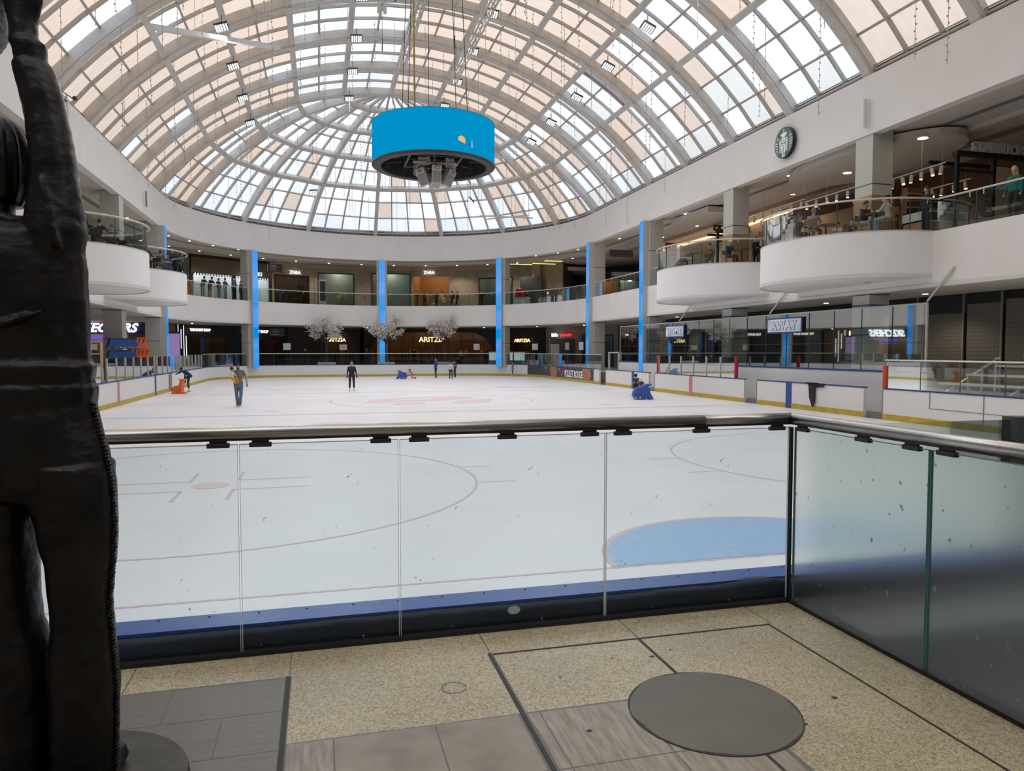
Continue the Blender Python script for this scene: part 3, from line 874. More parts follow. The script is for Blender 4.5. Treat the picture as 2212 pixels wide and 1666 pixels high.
# ================================================================ NEAR PLATFORM: floor, glass balustrade, handrail
def terrazzo():
    m, t, out = new_mat('terrazzo_pebbles')
    b = t.nodes.new('ShaderNodeBsdfPrincipled')
    tcn = t.nodes.new('ShaderNodeTexCoord')
    v = t.nodes.new('ShaderNodeTexVoronoi'); v.inputs['Scale'].default_value = 150
    s2 = t.nodes.new('ShaderNodeSeparateColor')
    r = t.nodes.new('ShaderNodeValToRGB')
    el = r.color_ramp.elements
    el[0].position = 0.0; el[0].color = (0.20,0.15,0.085,1)
    el[1].position = 1.0; el[1].color = (0.52,0.45,0.31,1)
    e = el.new(0.25); e.color = (0.34,0.26,0.15,1)
    e = el.new(0.6); e.color = (0.42,0.345,0.215,1)
    t.links.new(tcn.outputs['Object'], v.inputs['Vector'])
    t.links.new(v.outputs['Color'], s2.inputs[0]); t.links.new(s2.outputs[0], r.inputs[0])
    n = t.nodes.new('ShaderNodeTexNoise'); n.inputs['Scale'].default_value = 1.6; n.inputs['Detail'].default_value = 4
    t.links.new(tcn.outputs['Object'], n.inputs['Vector'])
    mx = t.nodes.new('ShaderNodeMix'); mx.data_type = 'RGBA'; mx.blend_type = 'MULTIPLY'
    r2 = t.nodes.new('ShaderNodeValToRGB'); r2.color_ramp.elements[0].color = (0.80,0.79,0.77,1); r2.color_ramp.elements[1].color = (1,1,1,1)
    r2.color_ramp.elements[0].position = .35; r2.color_ramp.elements[1].position = .65
    t.links.new(n.outputs[0], r2.inputs[0])
    mx.inputs[0].default_value = 1.0
    t.links.new(r.outputs[0], mx.inputs[6]); t.links.new(r2.outputs[0], mx.inputs[7])
    t.links.new(mx.outputs[2], b.inputs['Base Color'])
    b.inputs['Roughness'].default_value = 0.38
    b.inputs['Specular IOR Level'].default_value = 0.35
    bp_ = t.nodes.new('ShaderNodeBump'); bp_.inputs['Strength'].default_value = 0.15; bp_.inputs['Distance'].default_value = .002
    t.links.new(v.outputs['Distance'], bp_.inputs['Height']); t.links.new(bp_.outputs[0], b.inputs['Normal'])
    t.links.new(b.outputs[0], out.inputs[0])
    return m
M['terrazzo'] = terrazzo()
M['wood_tile'] = pm('grey_plank_tile', (0.115, 0.092, 0.075), 0.4, col2=(0.15, 0.122, 0.10), scale=6, lo=.35, hi=.65, stretch=(1,14,1))
M['travertine'] = pm('travertine', (0.185, 0.14, 0.10), 0.4, col2=(0.31, 0.26, 0.205), scale=5, lo=.35, hi=.68, stretch=(9,1.2,1))
M['trav_pit'] = pm('travertine_pitted', (0.17, 0.13, 0.095), 0.4, col2=(0.27, 0.22, 0.165), scale=6, lo=.3, hi=.7)
M['joint_dark'] = pm('joint_dark', (0.025, 0.022, 0.02), 0.6)
M['joint_grey'] = pm('joint_grey', (0.10, 0.10, 0.09), 0.5)
M['disc'] = pm('concrete_disc', (0.105, 0.09, 0.07), 0.5, col2=(0.125, 0.108, 0.085), scale=5, lo=.35, hi=.7)
fl = MB(); fl.box(-4.5,-7.9,-.3,2.75,3.78,0)
flo = struct(fl.build('floor', 'terrazzo'), 'pebbled terrazzo platform floor')
fl = MB(); fl.box(2.76,-7.9,-.6,17.8,3.80,-.32)
struct(fl.build('floor_side', 'dark_grey'), 'dark floor beside the viewing platform')
def inlay(name, x0, y0, x1, y1, mat, z=.0015):
    b = MB(); b.box(x0,y0,-.01,x1,y1,z); return b.build(name, mat, parent=flo)
# plank tiles left
for i in range(8):
    for j in range(9):
        x1 = -.165-.47*j-(0.235 if i % 2 else 0); y1 = 3.425-.312*i
        if i % 2 and j == 0: inlay('floor_tile', -.165-.232, y1-.308, -.168, y1, 'wood_tile')
        inlay('floor_tile', x1-.467, y1-.308, x1-.003, y1, 'wood_tile')
inlay('floor_trim', -4.4, .9, -.14, 3.44, 'joint_grey', .0008)
inlay('floor_trim', -.165, .9, -.145, 3.44, 'joint_dark', .003)
# travertine
inlay('floor_trim', -.14, .9, 1.69, 2.845, 'joint_grey', .0008)
rr = random.Random(3)
xs = [-.14,.035,.43,.775]
for i in range(4):
    for a, c in zip(xs[:-1], xs[1:]):
        o = inlay('floor_tile', a+.003, 2.84-.42*(i+1)+.003, c-.003, 2.84-.42*i-.003, 'travertine' if rr.random()<.35 else 'trav_pit')
xs = [.81,.862,1.265,1.672]
for i in range(4):
    for a, c in zip(xs[:-1], xs[1:]):
        inlay('floor_tile', a+.003, 2.835-.42*(i+1)+.003, c-.003, 2.835-.42*i-.003, 'travertine')
# joints
inlay('floor_trim', .785, .9, .800, 3.455, 'joint_dark', .004)
inlay('floor_trim', .800, .9, .808, 3.455, 'joint_grey', .005)
inlay('floor_trim', .80, 3.438, 2.36, 3.448, 'joint_dark', .003)
inlay('floor_trim', 2.352, .5, 2.362, 3.448, 'joint_dark', .003)
inlay('floor_trim', 1.578, 2.95, 1.592, 3.44, 'joint_dark', .003)
inlay('floor_trim', 1.578, .9, 1.592, 2.36, 'joint_dark', .003)
for x in (-.85,-.15,.80,1.59,2.38):
    inlay('floor_trim', x-.002, 3.45, x+.002, 3.72, 'joint_grey', .002)
b = MB(); n = 60
b.prism([(1.57+(.345+.004*math.sin(7*a)+.003*math.sin(13*a))*math.cos(a), 2.665+(.345+.004*math.sin(7*a))*math.sin(a)) for a in [2*PI*i/n for i in range(n)]], -.01, .0055)
b.build('round_cover', 'disc', parent=flo)
b = MB(); b.prism([(1.57+.353*math.cos(2*PI*i/n), 2.665+.353*math.sin(2*PI*i/n)) for i in range(n)], -.01, .0045); b.build('floor_trim', 'joint_dark', parent=flo)
for (x, y, r) in ((1.01,2.64,.012),(1.555,3.22,.012),(2.13,2.63,.014),(1.87,2.47,.007),(1.36,3.25,.005),(1.68,3.27,.006),(1.05,3.12,.005)):
    b = MB(); b.prism([(x+r*math.cos(2*PI*i/14), y+r*.8*math.sin(2*PI*i/14)) for i in range(14)], 0, .0022); b.build('gum_spot', 'joint_dark', parent=flo)
b = MB()
for r0, r1 in ((.052,.056),):
    for i in range(28):
        a, c = 2*PI*i/28, 2*PI*(i+1)/28
        b.add([(.56+r0*math.cos(a),3.14+r0*math.sin(a),.002),(.56+r1*math.cos(a),3.14+r1*math.sin(a),.002),(.56+r1*math.cos(c),3.14+r1*math.sin(c),.002),(.56+r0*math.cos(c),3.14+r0*math.sin(c),.002)],[(0,1,2,3)])
b.build('floor_ring', 'joint_grey', parent=flo, fix=False)
# black channel
b = MB(); b.box(-4.5,3.72,0,2.72,3.785,.022); b.box(2.675,-7.5,0,2.74,3.785,.022)
struct(b.build('trim_95', 'black'), 'black channel holding the near glass')

def frosted():
    m, t, out = new_mat('frosted_glass')
    p = t.nodes.new('ShaderNodeBsdfPrincipled')
    p.inputs['Base Color'].default_value = (0.70, 0.80, 0.775, 1)
    p.inputs['Transmission Weight'].default_value = 1.0
    p.inputs['Roughness'].default_value = 0.52
    p.inputs['IOR'].default_value = 1.12
    p.inputs['Specular IOR Level'].default_value = 0.3
    tr = t.nodes.new('ShaderNodeBsdfTransparent'); tr.inputs[0].default_value = (.66,.76,.73,1)
    mx = t.nodes.new('ShaderNodeMixShader'); mx.inputs[0].default_value = 0.14
    t.links.new(p.outputs[0], mx.inputs[1]); t.links.new(tr.outputs[0], mx.inputs[2])
    # scratches
    df = t.nodes.new('ShaderNodeBsdfDiffuse'); df.inputs[0].default_value = (.30,.34,.33,1)
    r, n, s = noise_mix(t, (0,0,0), (1,1,1), 26, 8, .66, .71, stretch=(1,1,.6))
    mx2 = t.nodes.new('ShaderNodeMixShader')
    t.links.new(r.outputs[0], mx2.inputs[0]); t.links.new(mx.outputs[0], mx2.inputs[1]); t.links.new(df.outputs[0], mx2.inputs[2])
    t.links.new(mx2.outputs[0], out.inputs[0])
    return m
M['frosted'] = frosted()
M['glass_edge'] = pm('glass_edge_bright', (0.75, 0.78, 0.76), 0.2)
M['glass_edge_green'] = pm('glass_edge_green', (0.08, 0.22, 0.19), 0.2)
names = ['clear glass panel of the near railing, farthest left behind the statue', 'clear glass panel of the near railing, next to the statue', 'clear glass panel of the near railing with the round sticker beyond it', 'clear glass panel of the near railing showing the blue crease']
jx = [-2.1, -.385, .388, 1.522, 2.684]
clipx = [[-.476,-.283],[.297,.492],[.96,1.427],[1.622,2.106,2.60]]
clips_by = [[-1.95,-1.2,-.476],[-.283,.297],[.492,.96,1.427],[1.622,2.106,2.60]]
for i in range(4):
    x0, x1 = jx[i]+.0035, jx[i+1]-.0035
    root = empty('glass_barrier', ((x0+x1)/2,3.75,0), 0, names[i], 'glass barrier', 'near railing glass')
    b = MB(); b.add([(x0-(x0+x1)/2,0,.015),(x1-(x0+x1)/2,0,.015),(x1-(x0+x1)/2,0,1.042),(x0-(x0+x1)/2,0,1.042)], [(0,1,2,3)])
    b.build('pane', 'glass_near', parent=root, fix=False)
    b = MB(); h = (x1-x0)/2
    b.box(-h,-.006,1.040,h,.006,1.044); b.box(-h,-.006,.015,-h+.0022,.006,1.042); b.box(h-.0022,-.006,.015,h,.006,1.042)
    b.build('polished_edge', 'glass_edge', parent=root)
    for cx_ in clips_by[i]:
        b = MB(); b.box(-.052,-.013,1.027,.052,.013,1.050); b.box(-.04,-.008,1.05,.04,.008,1.075)
        b.build('clip', 'clip', parent=root, loc=(cx_-(x0+x1)/2,0,0), bevel=.004)
jy = [3.72, 2.728, 1.55, .35]
sl = ['frosted glass panel of the side railing, at the corner', 'frosted glass panel of the side railing, nearer to the camera', 'frosted glass panel of the side railing, past the right edge']
cyy = [[3.65,3.16,2.84],[2.64,2.0],[1.3,.8]]
for i in range(3):
    y1, y0 = jy[i]-.006, jy[i+1]+.006; yc = (y0+y1)/2; h = (y1-y0)/2
    if i == 2: continue
    root = empty('glass_barrier', (2.70,yc,0), 0, sl[i], 'glass barrier', 'near side railing glass')
    b = MB(); b.add([(0,-h,.015),(0,h,.015),(0,h,1.042),(0,-h,1.042)], [(0,1,2,3)])
    b.build('pane', 'frosted', parent=root, fix=False)
    b = MB(); b.box(-.006,-h,1.040,.006,h,1.043); b.box(-.006,h-.003,.015,.006,h,1.042); b.box(-.006,-h,.015,.006,-h+.003,1.042)
    b.build('polished_edge', 'glass_edge_green', parent=root)
    for c_ in cyy[i]:
        b = MB(); b.box(-.013,-.052,1.027,.013,.052,1.050); b.box(-.008,-.04,1.05,.008,.04,1.075)
        b.build('clip', 'clip', parent=root, loc=(0,c_-yc,0), bevel=.004)
b = MB(); b.box(2.684,3.73,.0,2.700,3.765,1.045); 
tag(b.build('corner_post', 'black', bevel=.002), 'thin black corner strip where the clear and frosted glass meet', 'post')
root = empty('handrail', (0,0,0), 0, 'round brushed steel handrail running along the near glass railing', 'handrail')
b = MB(); b.tube([(-3.2,3.75,1.098),(2.12,3.75,1.098)], .031, 24); b.build('rail_tube', 'steel', parent=root, smooth=True)
b = MB(); b.tube([(2.122,3.75,1.098),(2.70,3.75,1.098),], .031, 24); b.tube([(2.70,3.78,1.098),(2.70,0.2,1.098)], .031, 24); b.build('rail_tube', 'steel', parent=root, smooth=True)
b = MB(); b.bar((-3.2,3.75,1.067),(2.7,3.75,1.067),.03,.012); b.bar((2.70,3.75,1.067),(2.70,.2,1.067),.03,.012); b.build('rail_channel', 'clip', parent=root)
# ================================================================ COLUMNS
def ledmat(seed):
    m, t, out = new_mat('led_column_blue')
    e = t.nodes.new('ShaderNodeEmission')
    r, n, src = noise_mix(t, (0.0, 0.27, 0.80), (0.12, 0.36, 0.84), 0.5, 3.0, 0.40, 0.60, stretch=(.3,.3,1))
    t.links.new(r.outputs[0], e.inputs[0]); e.inputs[1].default_value = 0.85
    t.links.new(e.outputs[0], out.inputs[0]); return m
M['led_blue'] = ledmat(0)
def column(px, py, az, label, blue=False, wood=False, navy=False, wdt=0.9):
    root = empty('column', (px,py,0), math.radians(az), None, None)
    root['kind'] = 'structure'; root['label'] = label
    # local +x points away from the ice
    b = MB(); b.box(0,-wdt/2,0,.9,wdt/2,9.66); b.build('shaft', 'column', parent=root, bevel=.01)
    b = MB()
    for z in (2.05,3.55,7.65): b.box(-.004,-wdt/2-.004,z,.904,wdt/2+.004,z+.035)
    b.build('joint', 'dark_grey', parent=root)
    if blue:
        b = MB(); b.box(-.34,-.27,0.0,-.012,.27,9.52); b.build('light_housing', 'light_grey', parent=root)
        b = MB(); b.box(-.36,-.26,0.05,-.341,.26,9.50); b.build('led_panel', 'led_blue', parent=root)
    if wood:
        b = MB(); b.box(-.02,-wdt/2-.02,5.46,.92,wdt/2+.02,7.25); b.build('wood_cladding', 'wood', parent=root)
    if navy:
        b = MB()
        for z in (.75,2.3,3.15): b.box(-.008,-wdt/2-.008,z,.908,wdt/2+.008,z+.05)
        b.build('navy_line', 'line_blue', parent=root)
def cpos(R, az): p = ring_pt(R, az); return p.x, p.y
column(CX+14.9, 23.6, 0, 'pale square column with wood cladding, nearest on the right', wood=True, navy=True)
column(CX+14.9, 33.05, 0, 'pale square column with wood cladding behind the right balconies', wood=True, navy=True)
column(CX+14.9, 42.5, 0, 'square column with blue light panel beside the right balcony', blue=True)
column(CX+14.9, 52.0, 0, 'square column with blue light panel, second on the right', blue=True)
column(*cpos(14.9, 45.5), 45.5, 'square column with blue light panel above the dark advertising boards', blue=True)
column(*cpos(14.9, 88), 88, 'square column with blue light panel behind the middle blossom tree', blue=True)
column(*cpos(14.9, 133), 133, 'square column with blue light panel above the man with a child', blue=True)
column(CX-14.9, 52.0, 180, 'square column with blue light panel beside the left balconies', blue=True)
column(CX-14.9, 42.5, 180, 'plain pale square column rising over the left balcony')
column(CX-14.9, 33.05, 180, 'plain pale square column behind the bronze statue')

# ================================================================ BALCONIES
def balcony(side, yc, r, label):
    cx_ = CX + side*14.95
    def arc(R, n=84):
        out = []
        for i in range(n+1):
            a = PI*i/n     # from near (-y) to far (+y)
            ex = abs(math.sin(a))**0.9
            out.append((cx_ - side*R*ex*0.985, yc - R*math.cos(a)))
        return out
    root = empty('balcony', (0,0,0)); root['kind'] = 'structure'; root['label'] = label
    A = arc(r)
    b = MB(); b.prism(A, 3.95, 5.45); b.build('drum', 'balcony_white', parent=root)
    b = MB(); b.loft([[(p[0],p[1],3.93),(q[0],q[1],3.93),(q[0],q[1],4.05),(p[0],p[1],4.05)] for p, q in zip(arc(r-.10), arc(r+.03))]); b.build('trim_ring', 'pale_grey', parent=root)
    b = MB(); b.loft([[(p[0],p[1],5.45),(q[0],q[1],5.45),(q[0],q[1],5.49),(p[0],p[1],5.49)] for p, q in zip(arc(r-.14), arc(r+.01))]); b.build('coping', 'light_grey', parent=root)
    b = MB(); b.box(cx_-side*.6-.12, yc-1.3, 3.945, cx_-side*.6+.12, yc-1.1, 3.95); b.build('vent', 'mid_grey', parent=root)
    g = arc(r-.06)
    gr = empty('balcony_glass', (0,0,0), 0, label.replace('rounded white balcony', 'curved glass guard of the balcony'), 'glass barrier')
    b = MB(); b.strip(g, 5.49, 6.47); b.build('pane', 'glass_rail', parent=gr, fix=False)
    b = MB(); b.tube([(p[0],p[1],6.53) for p in arc(r+.03)], .032, 8); b.build('handrail', 'rail_far', parent=gr, smooth=True)
    for i in range(6, 84, 9):
        p = g[i]; q = arc(r+.03)[i]
        b = MB(); b.box(-.012,-.012,5.49,.012,.012,6.47); b.build('joint', 'dark_grey', parent=gr, loc=(p[0],p[1],0))
        q = arc(r+.03)[i-4]; p = g[i-4]
        b = MB(); b.tube([(q[0],q[1],6.51),(p[0]+side*.05,p[1],6.38)], .014, 6); b.build('bracket', 'rail_far', parent=gr)
balcony(1, 23.8, 3.55, 'rounded white balcony nearest on the right, with cafe tables')
balcony(1, 33.0, 3.55, 'rounded white balcony farther on the right')
balcony(-1, 32.9, 3.25, 'rounded white balcony on the left beside the statue')
balcony(-1, 41.9, 3.25, 'rounded white balcony farther on the left')
balcony(-1, 23.6, 3.25, 'rounded white balcony on the left behind the statue head')
# straight and curved balustrade of the upper walkway
def bal_run(pts, label):
    root = empty('walkway_glass', (0,0,0), 0, label, 'glass barrier')
    b = MB(); b.strip(pts, 5.45, 6.45); b.build('pane', 'glass_rail', parent=root, fix=False)
    b = MB(); b.tube([(p[0],p[1],6.52) for p in pts], .032, 6); b.build('handrail', 'rail_far', parent=root)
    L = 0; acc = 0; b = MB(); br = MB()
    for i in range(1, len(pts)):
        p, q = Vector((*pts[i-1],0)), Vector((*pts[i],0)); d = (q-p).length; s = 1.9-acc
        while s < d:
            m_ = p.lerp(q, s/d)
            b.box(m_.x-.012,m_.y-.012,5.45,m_.x+.012,m_.y+.012,6.46)
            for e in (-.25,.25):
                w_ = m_ + (q-p).normalized()*e
                br.box(w_.x-.014,w_.y-.014,6.34,w_.x+.014,w_.y+.014,6.5)
            s += 1.9
        acc = (acc + d) % 1.9
    b.build('joint', 'dark_grey', parent=root); br.build('bracket', 'rail_far', parent=root)
bal_run([(CX+14.98,-6),(CX+14.98,20.2)], 'glass guard of the right walkway before the cafe balcony')
bal_run([(CX+14.98,27.5),(CX+14.98,29.4)], 'short glass guard between the two right balconies')
arcp = [(CX+14.98,36.6),(CX+14.98,44.0)] + [tuple(ring_pt(14.98,180*i/48).xy) for i in range(49)] + [(CX-14.98,45.2)]
bal_run(arcp, 'long curved glass guard of the upper walkway around the far end')
bal_run([(CX-14.98,38.6),(CX-14.98,36.3)], 'short glass guard between the left balconies')

# ================================================================ SHOPFRONTS
DESC = dict(crystal='the crystal-clad shop upstairs', stone_left='the dark stone window upstairs', stone_middle_left='the greenish window beside the white totem', stone_middle='the stone window behind the middle light column', stone_entry='the warm wooden shop entry upstairs', stone_right='the stone window left of the right light column', jack='the dark window right of the light column', body='the black shop at lower left', arch_left='the left arched window', arch_wide='the wide arched window', arch_right='the right arched window', kids='the shop with the red letters', shoe='the shoe shop at far left')
def shopfront(nm, pA, pB, z0, z1, wallm, openings, roomm='wood_dark', depth=3.0, pane='glass_dark', frame='black', light=None, floorm='floor_mall'):
    """openings: (s0,s1,zb,zt,kind) in metres along A->B; kind w window, o open, a arch (rounded ends)"""
    A, B = Vector((*pA,0)), Vector((*pB,0)); d = (B-A); L = d.length; d.normalize()
    n = Vector((d.y,-d.x,0))
    if (A+n-Vector((CX,45,0))).length < (A-Vector((CX,45,0))).length: n = -n      # outward
    P = lambda s, z, t=0: A + d*s + n*t + Vector((0,0,z))
    b = MB(); cur = 0
    for (s0,s1,zb,zt,kd) in sorted(openings):
        if s0 > cur: b.add([P(cur,z0),P(s0,z0),P(s0,z1),P(cur,z1)], [(0,1,2,3)])
        if kd == 'a':
            N_ = 28
            for i in range(N_):
                a, c = s0+(s1-s0)*i/N_, s0+(s1-s0)*(i+1)/N_
                def top(s):
                    w_ = min(2.6, (s1-s0)*.45); e = min(s-s0, s1-s)
                    return zt if e >= w_ else zb + (zt-zb)*math.sqrt(max(0,1-((w_-e)/w_)**2))
                b.add([P(a,top(a)),P(c,top(c)),P(c,z1),P(a,z1)], [(0,1,2,3)])
        else:
            b.add([P(s0,zt),P(s1,zt),P(s1,z1),P(s0,z1)], [(0,1,2,3)])
        if zb > z0: b.add([P(s0,z0),P(s1,z0),P(s1,zb),P(s0,zb)], [(0,1,2,3)])
        cur = s1
    if cur < L: b.add([P(cur,z0),P(L,z0),P(L,z1),P(cur,z1)], [(0,1,2,3)])
    wl = struct(b.build('wall_'+nm, wallm, fix=False, solid=.12))
    global wn
    for (s0,s1,zb,zt,kd) in openings:
        if kd in 'wa':
            g = MB(); g.add([P(s0,zb,.08),P(s1,zb,.08),P(s1,zt,.08),P(s0,zt,.08)], [(0,1,2,3)])
            wd = struct(g.build('window_%d' % wn, pane, fix=False)); wn += 1
            f = MB()
            if kd == 'w':
                for (u, v) in (((s0,zb),(s1,zb)),((s0,zt),(s1,zt)),((s0,zb),(s0,zt)),((s1,zb),(s1,zt))):
                    f.bar(P(u[0],u[1],-.04),P(v[0],v[1],-.04),.10,.10,up=n)
            else:
                k = max(2, int((s1-s0)/1.1))
                for i in range(k+1): f.bar(P(s0+(s1-s0)*i/k,zb,.04),P(s0+(s1-s0)*i/k,zt,.04),.05,.05,up=n)
                f.bar(P(s0,zb+2.3,.04),P(s1,zb+2.3,.04),.05,.05,up=n)
            f.build('frame', frame, parent=wd)
    # room behind
    r = MB(); s0 = min([o_[0] for o_ in openings]+[0.2]) ; s1 = max([o_[1] for o_ in openings]+[L-.2])
    s0, s1 = max(0.05, s0-.3), min(L-.05, s1+.3)
    q = [P(s0,z0+.01,.15),P(s1,z0+.01,.15),P(s1,z0+.01,depth),P(s0,z0+.01,depth)]
    u = [Vector((p.x,p.y,z1-.02)) for p in q]
    r.add(q+u, [(0,1,2,3)], 1); r.add(q+u, [(4,5,6,7),(0,3,7,4),(1,2,6,5),(2,3,7,6)], 0)
    struct(r.build('wall_%s_interior' % nm, [roomm, floorm], fix=False))
    if light:
        e_, col = light
        k = max(1, int((s1-s0)/3))
        for i in range(k):
            c_ = P(s0+(s1-s0)*(i+.5)/k, z1-.35, depth*.5)
            ld = bpy.data.lights.new('shop_lamp', 'POINT'); ld.energy = e_; ld.color = col; ld.shadow_soft_size = .25
            root = empty('shop_ceiling_lamp', (c_.x,c_.y,z1-.1), 0, ('leftmost','second','third','fourth','fifth')[i]+' ceiling lamp inside '+DESC[nm] if k > 1 else 'ceiling lamp inside '+DESC[nm], 'lamp', 'lamps inside '+DESC[nm])
            lo = bpy.data.objects.new('bulb_light', ld); C.objects.link(lo); lo.parent = root; lo.location = (0,0,-.3)
            m_ = MB(); m_.cyl((0,0),.12,-.08,.05,12); m_.build('lamp_can', 'dark_grey', parent=root)
            m_ = MB(); m_.cyl((0,0),.09,-.095,-.081,12); m_.build('lamp_glow', 'lamp_warm', parent=root)
    return P, d, n
def seg(R, a0, a1): return tuple(ring_pt(R,a0).xy), tuple(ring_pt(R,a1).xy)
WARM = (1.0,.68,.38); WHITE = (1,.95,.88); COOL = (.85,.92,1)
UP0, UP1 = 5.45, 9.62
# --- upper ring, from left to right (angles fall)
A,B = seg(21.5,136,115.5); L_ = (Vector(B)-Vector(A)).length
P1,d1,n1 = shopfront('crystal', A, B, UP0, UP1, 'dark_brown', [(.2,3.8,5.5,8.1,'w'),(4.1,L_-.2,5.5,8.1,'w')], 'light_grey', 3, 'glass', 'dark_grey', (200,COOL))
M['crystal'] = pm('crystal_cladding', (0.10,0.075,0.05), 0.35, 0.3, col2=(0.26,0.21,0.15), scale=14, lo=.45, hi=.6, stretch=(6,6,.6))
b = MB()
for i in range(90):
    s = .05+L_*i/90
    b.add([P1(s,8.0+.15*math.sin(i*2.1),-.12),P1(s+L_/95,8.0+.15*math.sin(i*2.1),-.12),P1(s+L_/95,9.35,-.12),P1(s,9.35,-.12)],[(0,1,2,3)])
struct(b.build('trim_96','crystal',fix=False, solid=.06))
def ringtext(name, body, R, az, z, size, mat, bold=.01, flip=False, sx=1.0, label=None, ext=.03, off=0.0):
    # letters face the ice
    p = ring_pt(R, az); ang = math.radians(az-90)
    o = text(name, body, size, (p.x,p.y,z), PI/2, ang + (PI if flip else 0), mat, None, ext, bold, 'CENTER', sx)
    tag(o, label, 'sign'); return o
ringtext('shop_sign', 'ROVSKI', 20.6, 120.9, 8.15, .46, 'text_blue', label='blue-white letters of the crystal-clad shop at upper left')
A,B = seg(21.5,115.2,104.6); L_ = (Vector(B)-Vector(A)).length
shopfront('stone_left', A, B, UP0, UP1, 'stone', [(.25,L_-.5,5.5,8.45,'w')], 'wood_dark', 3, 'glass_dark', 'black', (35,WARM))
A,B = seg(21.5,104.5,90.2); L_ = (Vector(B)-Vector(A)).length
shopfront('stone_middle_left', A, B, UP0, UP1, 'stone', [(.35,L_-1.6,5.5,8.85,'w')], 'mirror_green', 2.2, 'glass', 'black', (70,WHITE))
A,B = seg(21.5,90.1,79.4); L_ = (Vector(B)-Vector(A)).length
shopfront('stone_middle', A, B, UP0, UP1, 'stone', [(.15,L_-.15,5.5,9.0,'w')], 'mirror_green', 2.2, 'glass', 'black', (60,WHITE))
A,B = seg(21.5,79.3,61.8); L_ = (Vector(B)-Vector(A)).length
shopfront('stone_entry', A, B, UP0, UP1, 'stone', [(.1,3.75,5.46,8.75,'o')], 'wood', 4.5, 'glass', 'black', (55,WARM))
A,B = seg(21.5,61.7,50.5); L_ = (Vector(B)-Vector(A)).length
shopfront('stone_right', A, B, UP0, UP1, 'stone', [(.15,L_-.6,5.5,8.5,'w')], 'mirror_green', 2.2, 'glass', 'black', (40,WHITE))
A,B = seg(21.5,50.4,37.5); L_ = (Vector(B)-Vector(A)).length
shopfront('jack', A, B, UP0, UP1, 'stone', [(.3,2.1,5.5,8.3,'w')], 'dark_grey', 2.2, 'glass_dark', 'black', (20,WHITE))
ringtext('shop_sign', 'ZARA', 21.0, 74.6, 8.98, .42, 'text_pale', label='pale shop letters above the warm wooden entry, upper floor', bold=.015)
ringtext('shop_sign', 'ZARA', 21.1, 109.6, 8.62, .40, 'text_pale', label='pale shop letters above the dark window, upper floor left', bold=.015)
# pale cornice above the stone front
b = MB(); b.strip([tuple(ring_pt(21.2,50+66*i/30).xy) for i in range(31)], 9.3, 9.62)
struct(b.build('trim_97','stone_pale',fix=False,solid=.1))
# --- lower ring
LO0, LO1 = 0.0, 3.62
A,B = seg(21.5,139,111.5); L_ = (Vector(B)-Vector(A)).length
P2,_,_ = shopfront('body', A, B, LO0, LO1, 'store_black', [(1.0,4.2,.05,2.6,'w'),(5.6,9.0,.05,2.6,'w')], 'wood_dark', 3, 'glass_dark', 'black', (12,WARM))
A,B = seg(21.5,111.4,103.4); shopfront('brown', A, B, LO0, LO1, 'dark_brown', [], 'dark_brown', 2)
A,B = seg(21.5,103.3,93.0); L_ = (Vector(B)-Vector(A)).length
shopfront('arch_left', A, B, LO0, LO1, 'store_black', [(.3,L_-.2,.02,3.2,'a')], 'wood_dark', 3.5, 'glass_dark', 'black', (48,WARM))
A,B = seg(21.5,92.0,55.5); L_ = (Vector(B)-Vector(A)).length
shopfront('arch_wide', A, B, LO0, LO1, 'store_black', [(.3,L_-.4,.02,3.2,'a')], 'wood_dark', 4.0, 'glass_dark', 'black', (52,WARM))
A,B = seg(21.5,55.4,42.5); L_ = (Vector(B)-Vector(A)).length
shopfront('arch_right', A, B, LO0, LO1, 'store_black', [(.2,L_-1.0,.02,3.1,'a')], 'wood_dark', 3.0, 'glass_dark', 'black', (30,WARM))
A,B = seg(21.5,42.4,20); L_ = (Vector(B)-Vector(A)).length
shopfront('kids', A, B, LO0, LO1, 'stone', [(.4,3.6,.02,2.55,'o'),(4.4,L_-.5,.02,2.8,'w')], 'dark_grey', 3.5, 'glass_dark', 'black', (40,WHITE))
ringtext('shop_sign', 'ARITZIA', 20.2, 73.6, 2.28, .70, 'text_gold', .01, label='large gold shop letters behind the right blossom tree')
ringtext('shop_sign', 'ARITZIA', 20.9, 99.4, 2.30, .50, 'text_gold', .01, label='gold shop letters behind the left blossom tree')
ringtext('shop_sign', 'ARITZIA', 20.9, 48.6, 2.25, .45, 'text_gold', .01, label='small gold shop letters right of the blue light column')
ringtext('shop_sign', 'THE BODY SHOP', 20.5, 135.6, 3.08, .29, 'text_pale', .015, sx=.9, label='cream shop letters on black at lower left')
ringtext('shop_sign', 'THE BODY SHOP', 20.5, 120.6, 3.04, .33, 'text_pale', .015, sx=.9, label='cream shop letters partly hidden by the blue light column')
ringtext('shop_sign', 'kids', 20.5, 38.2, 2.75, .42, 'text_white', .02, label='white kids letters on the dark sign at lower right')
ringtext('shop_sign', 'foot locker', 20.5, 34.7, 2.75, .38, 'text_red', .02, sx=.8, label='red sign letters beside the white kids letters')
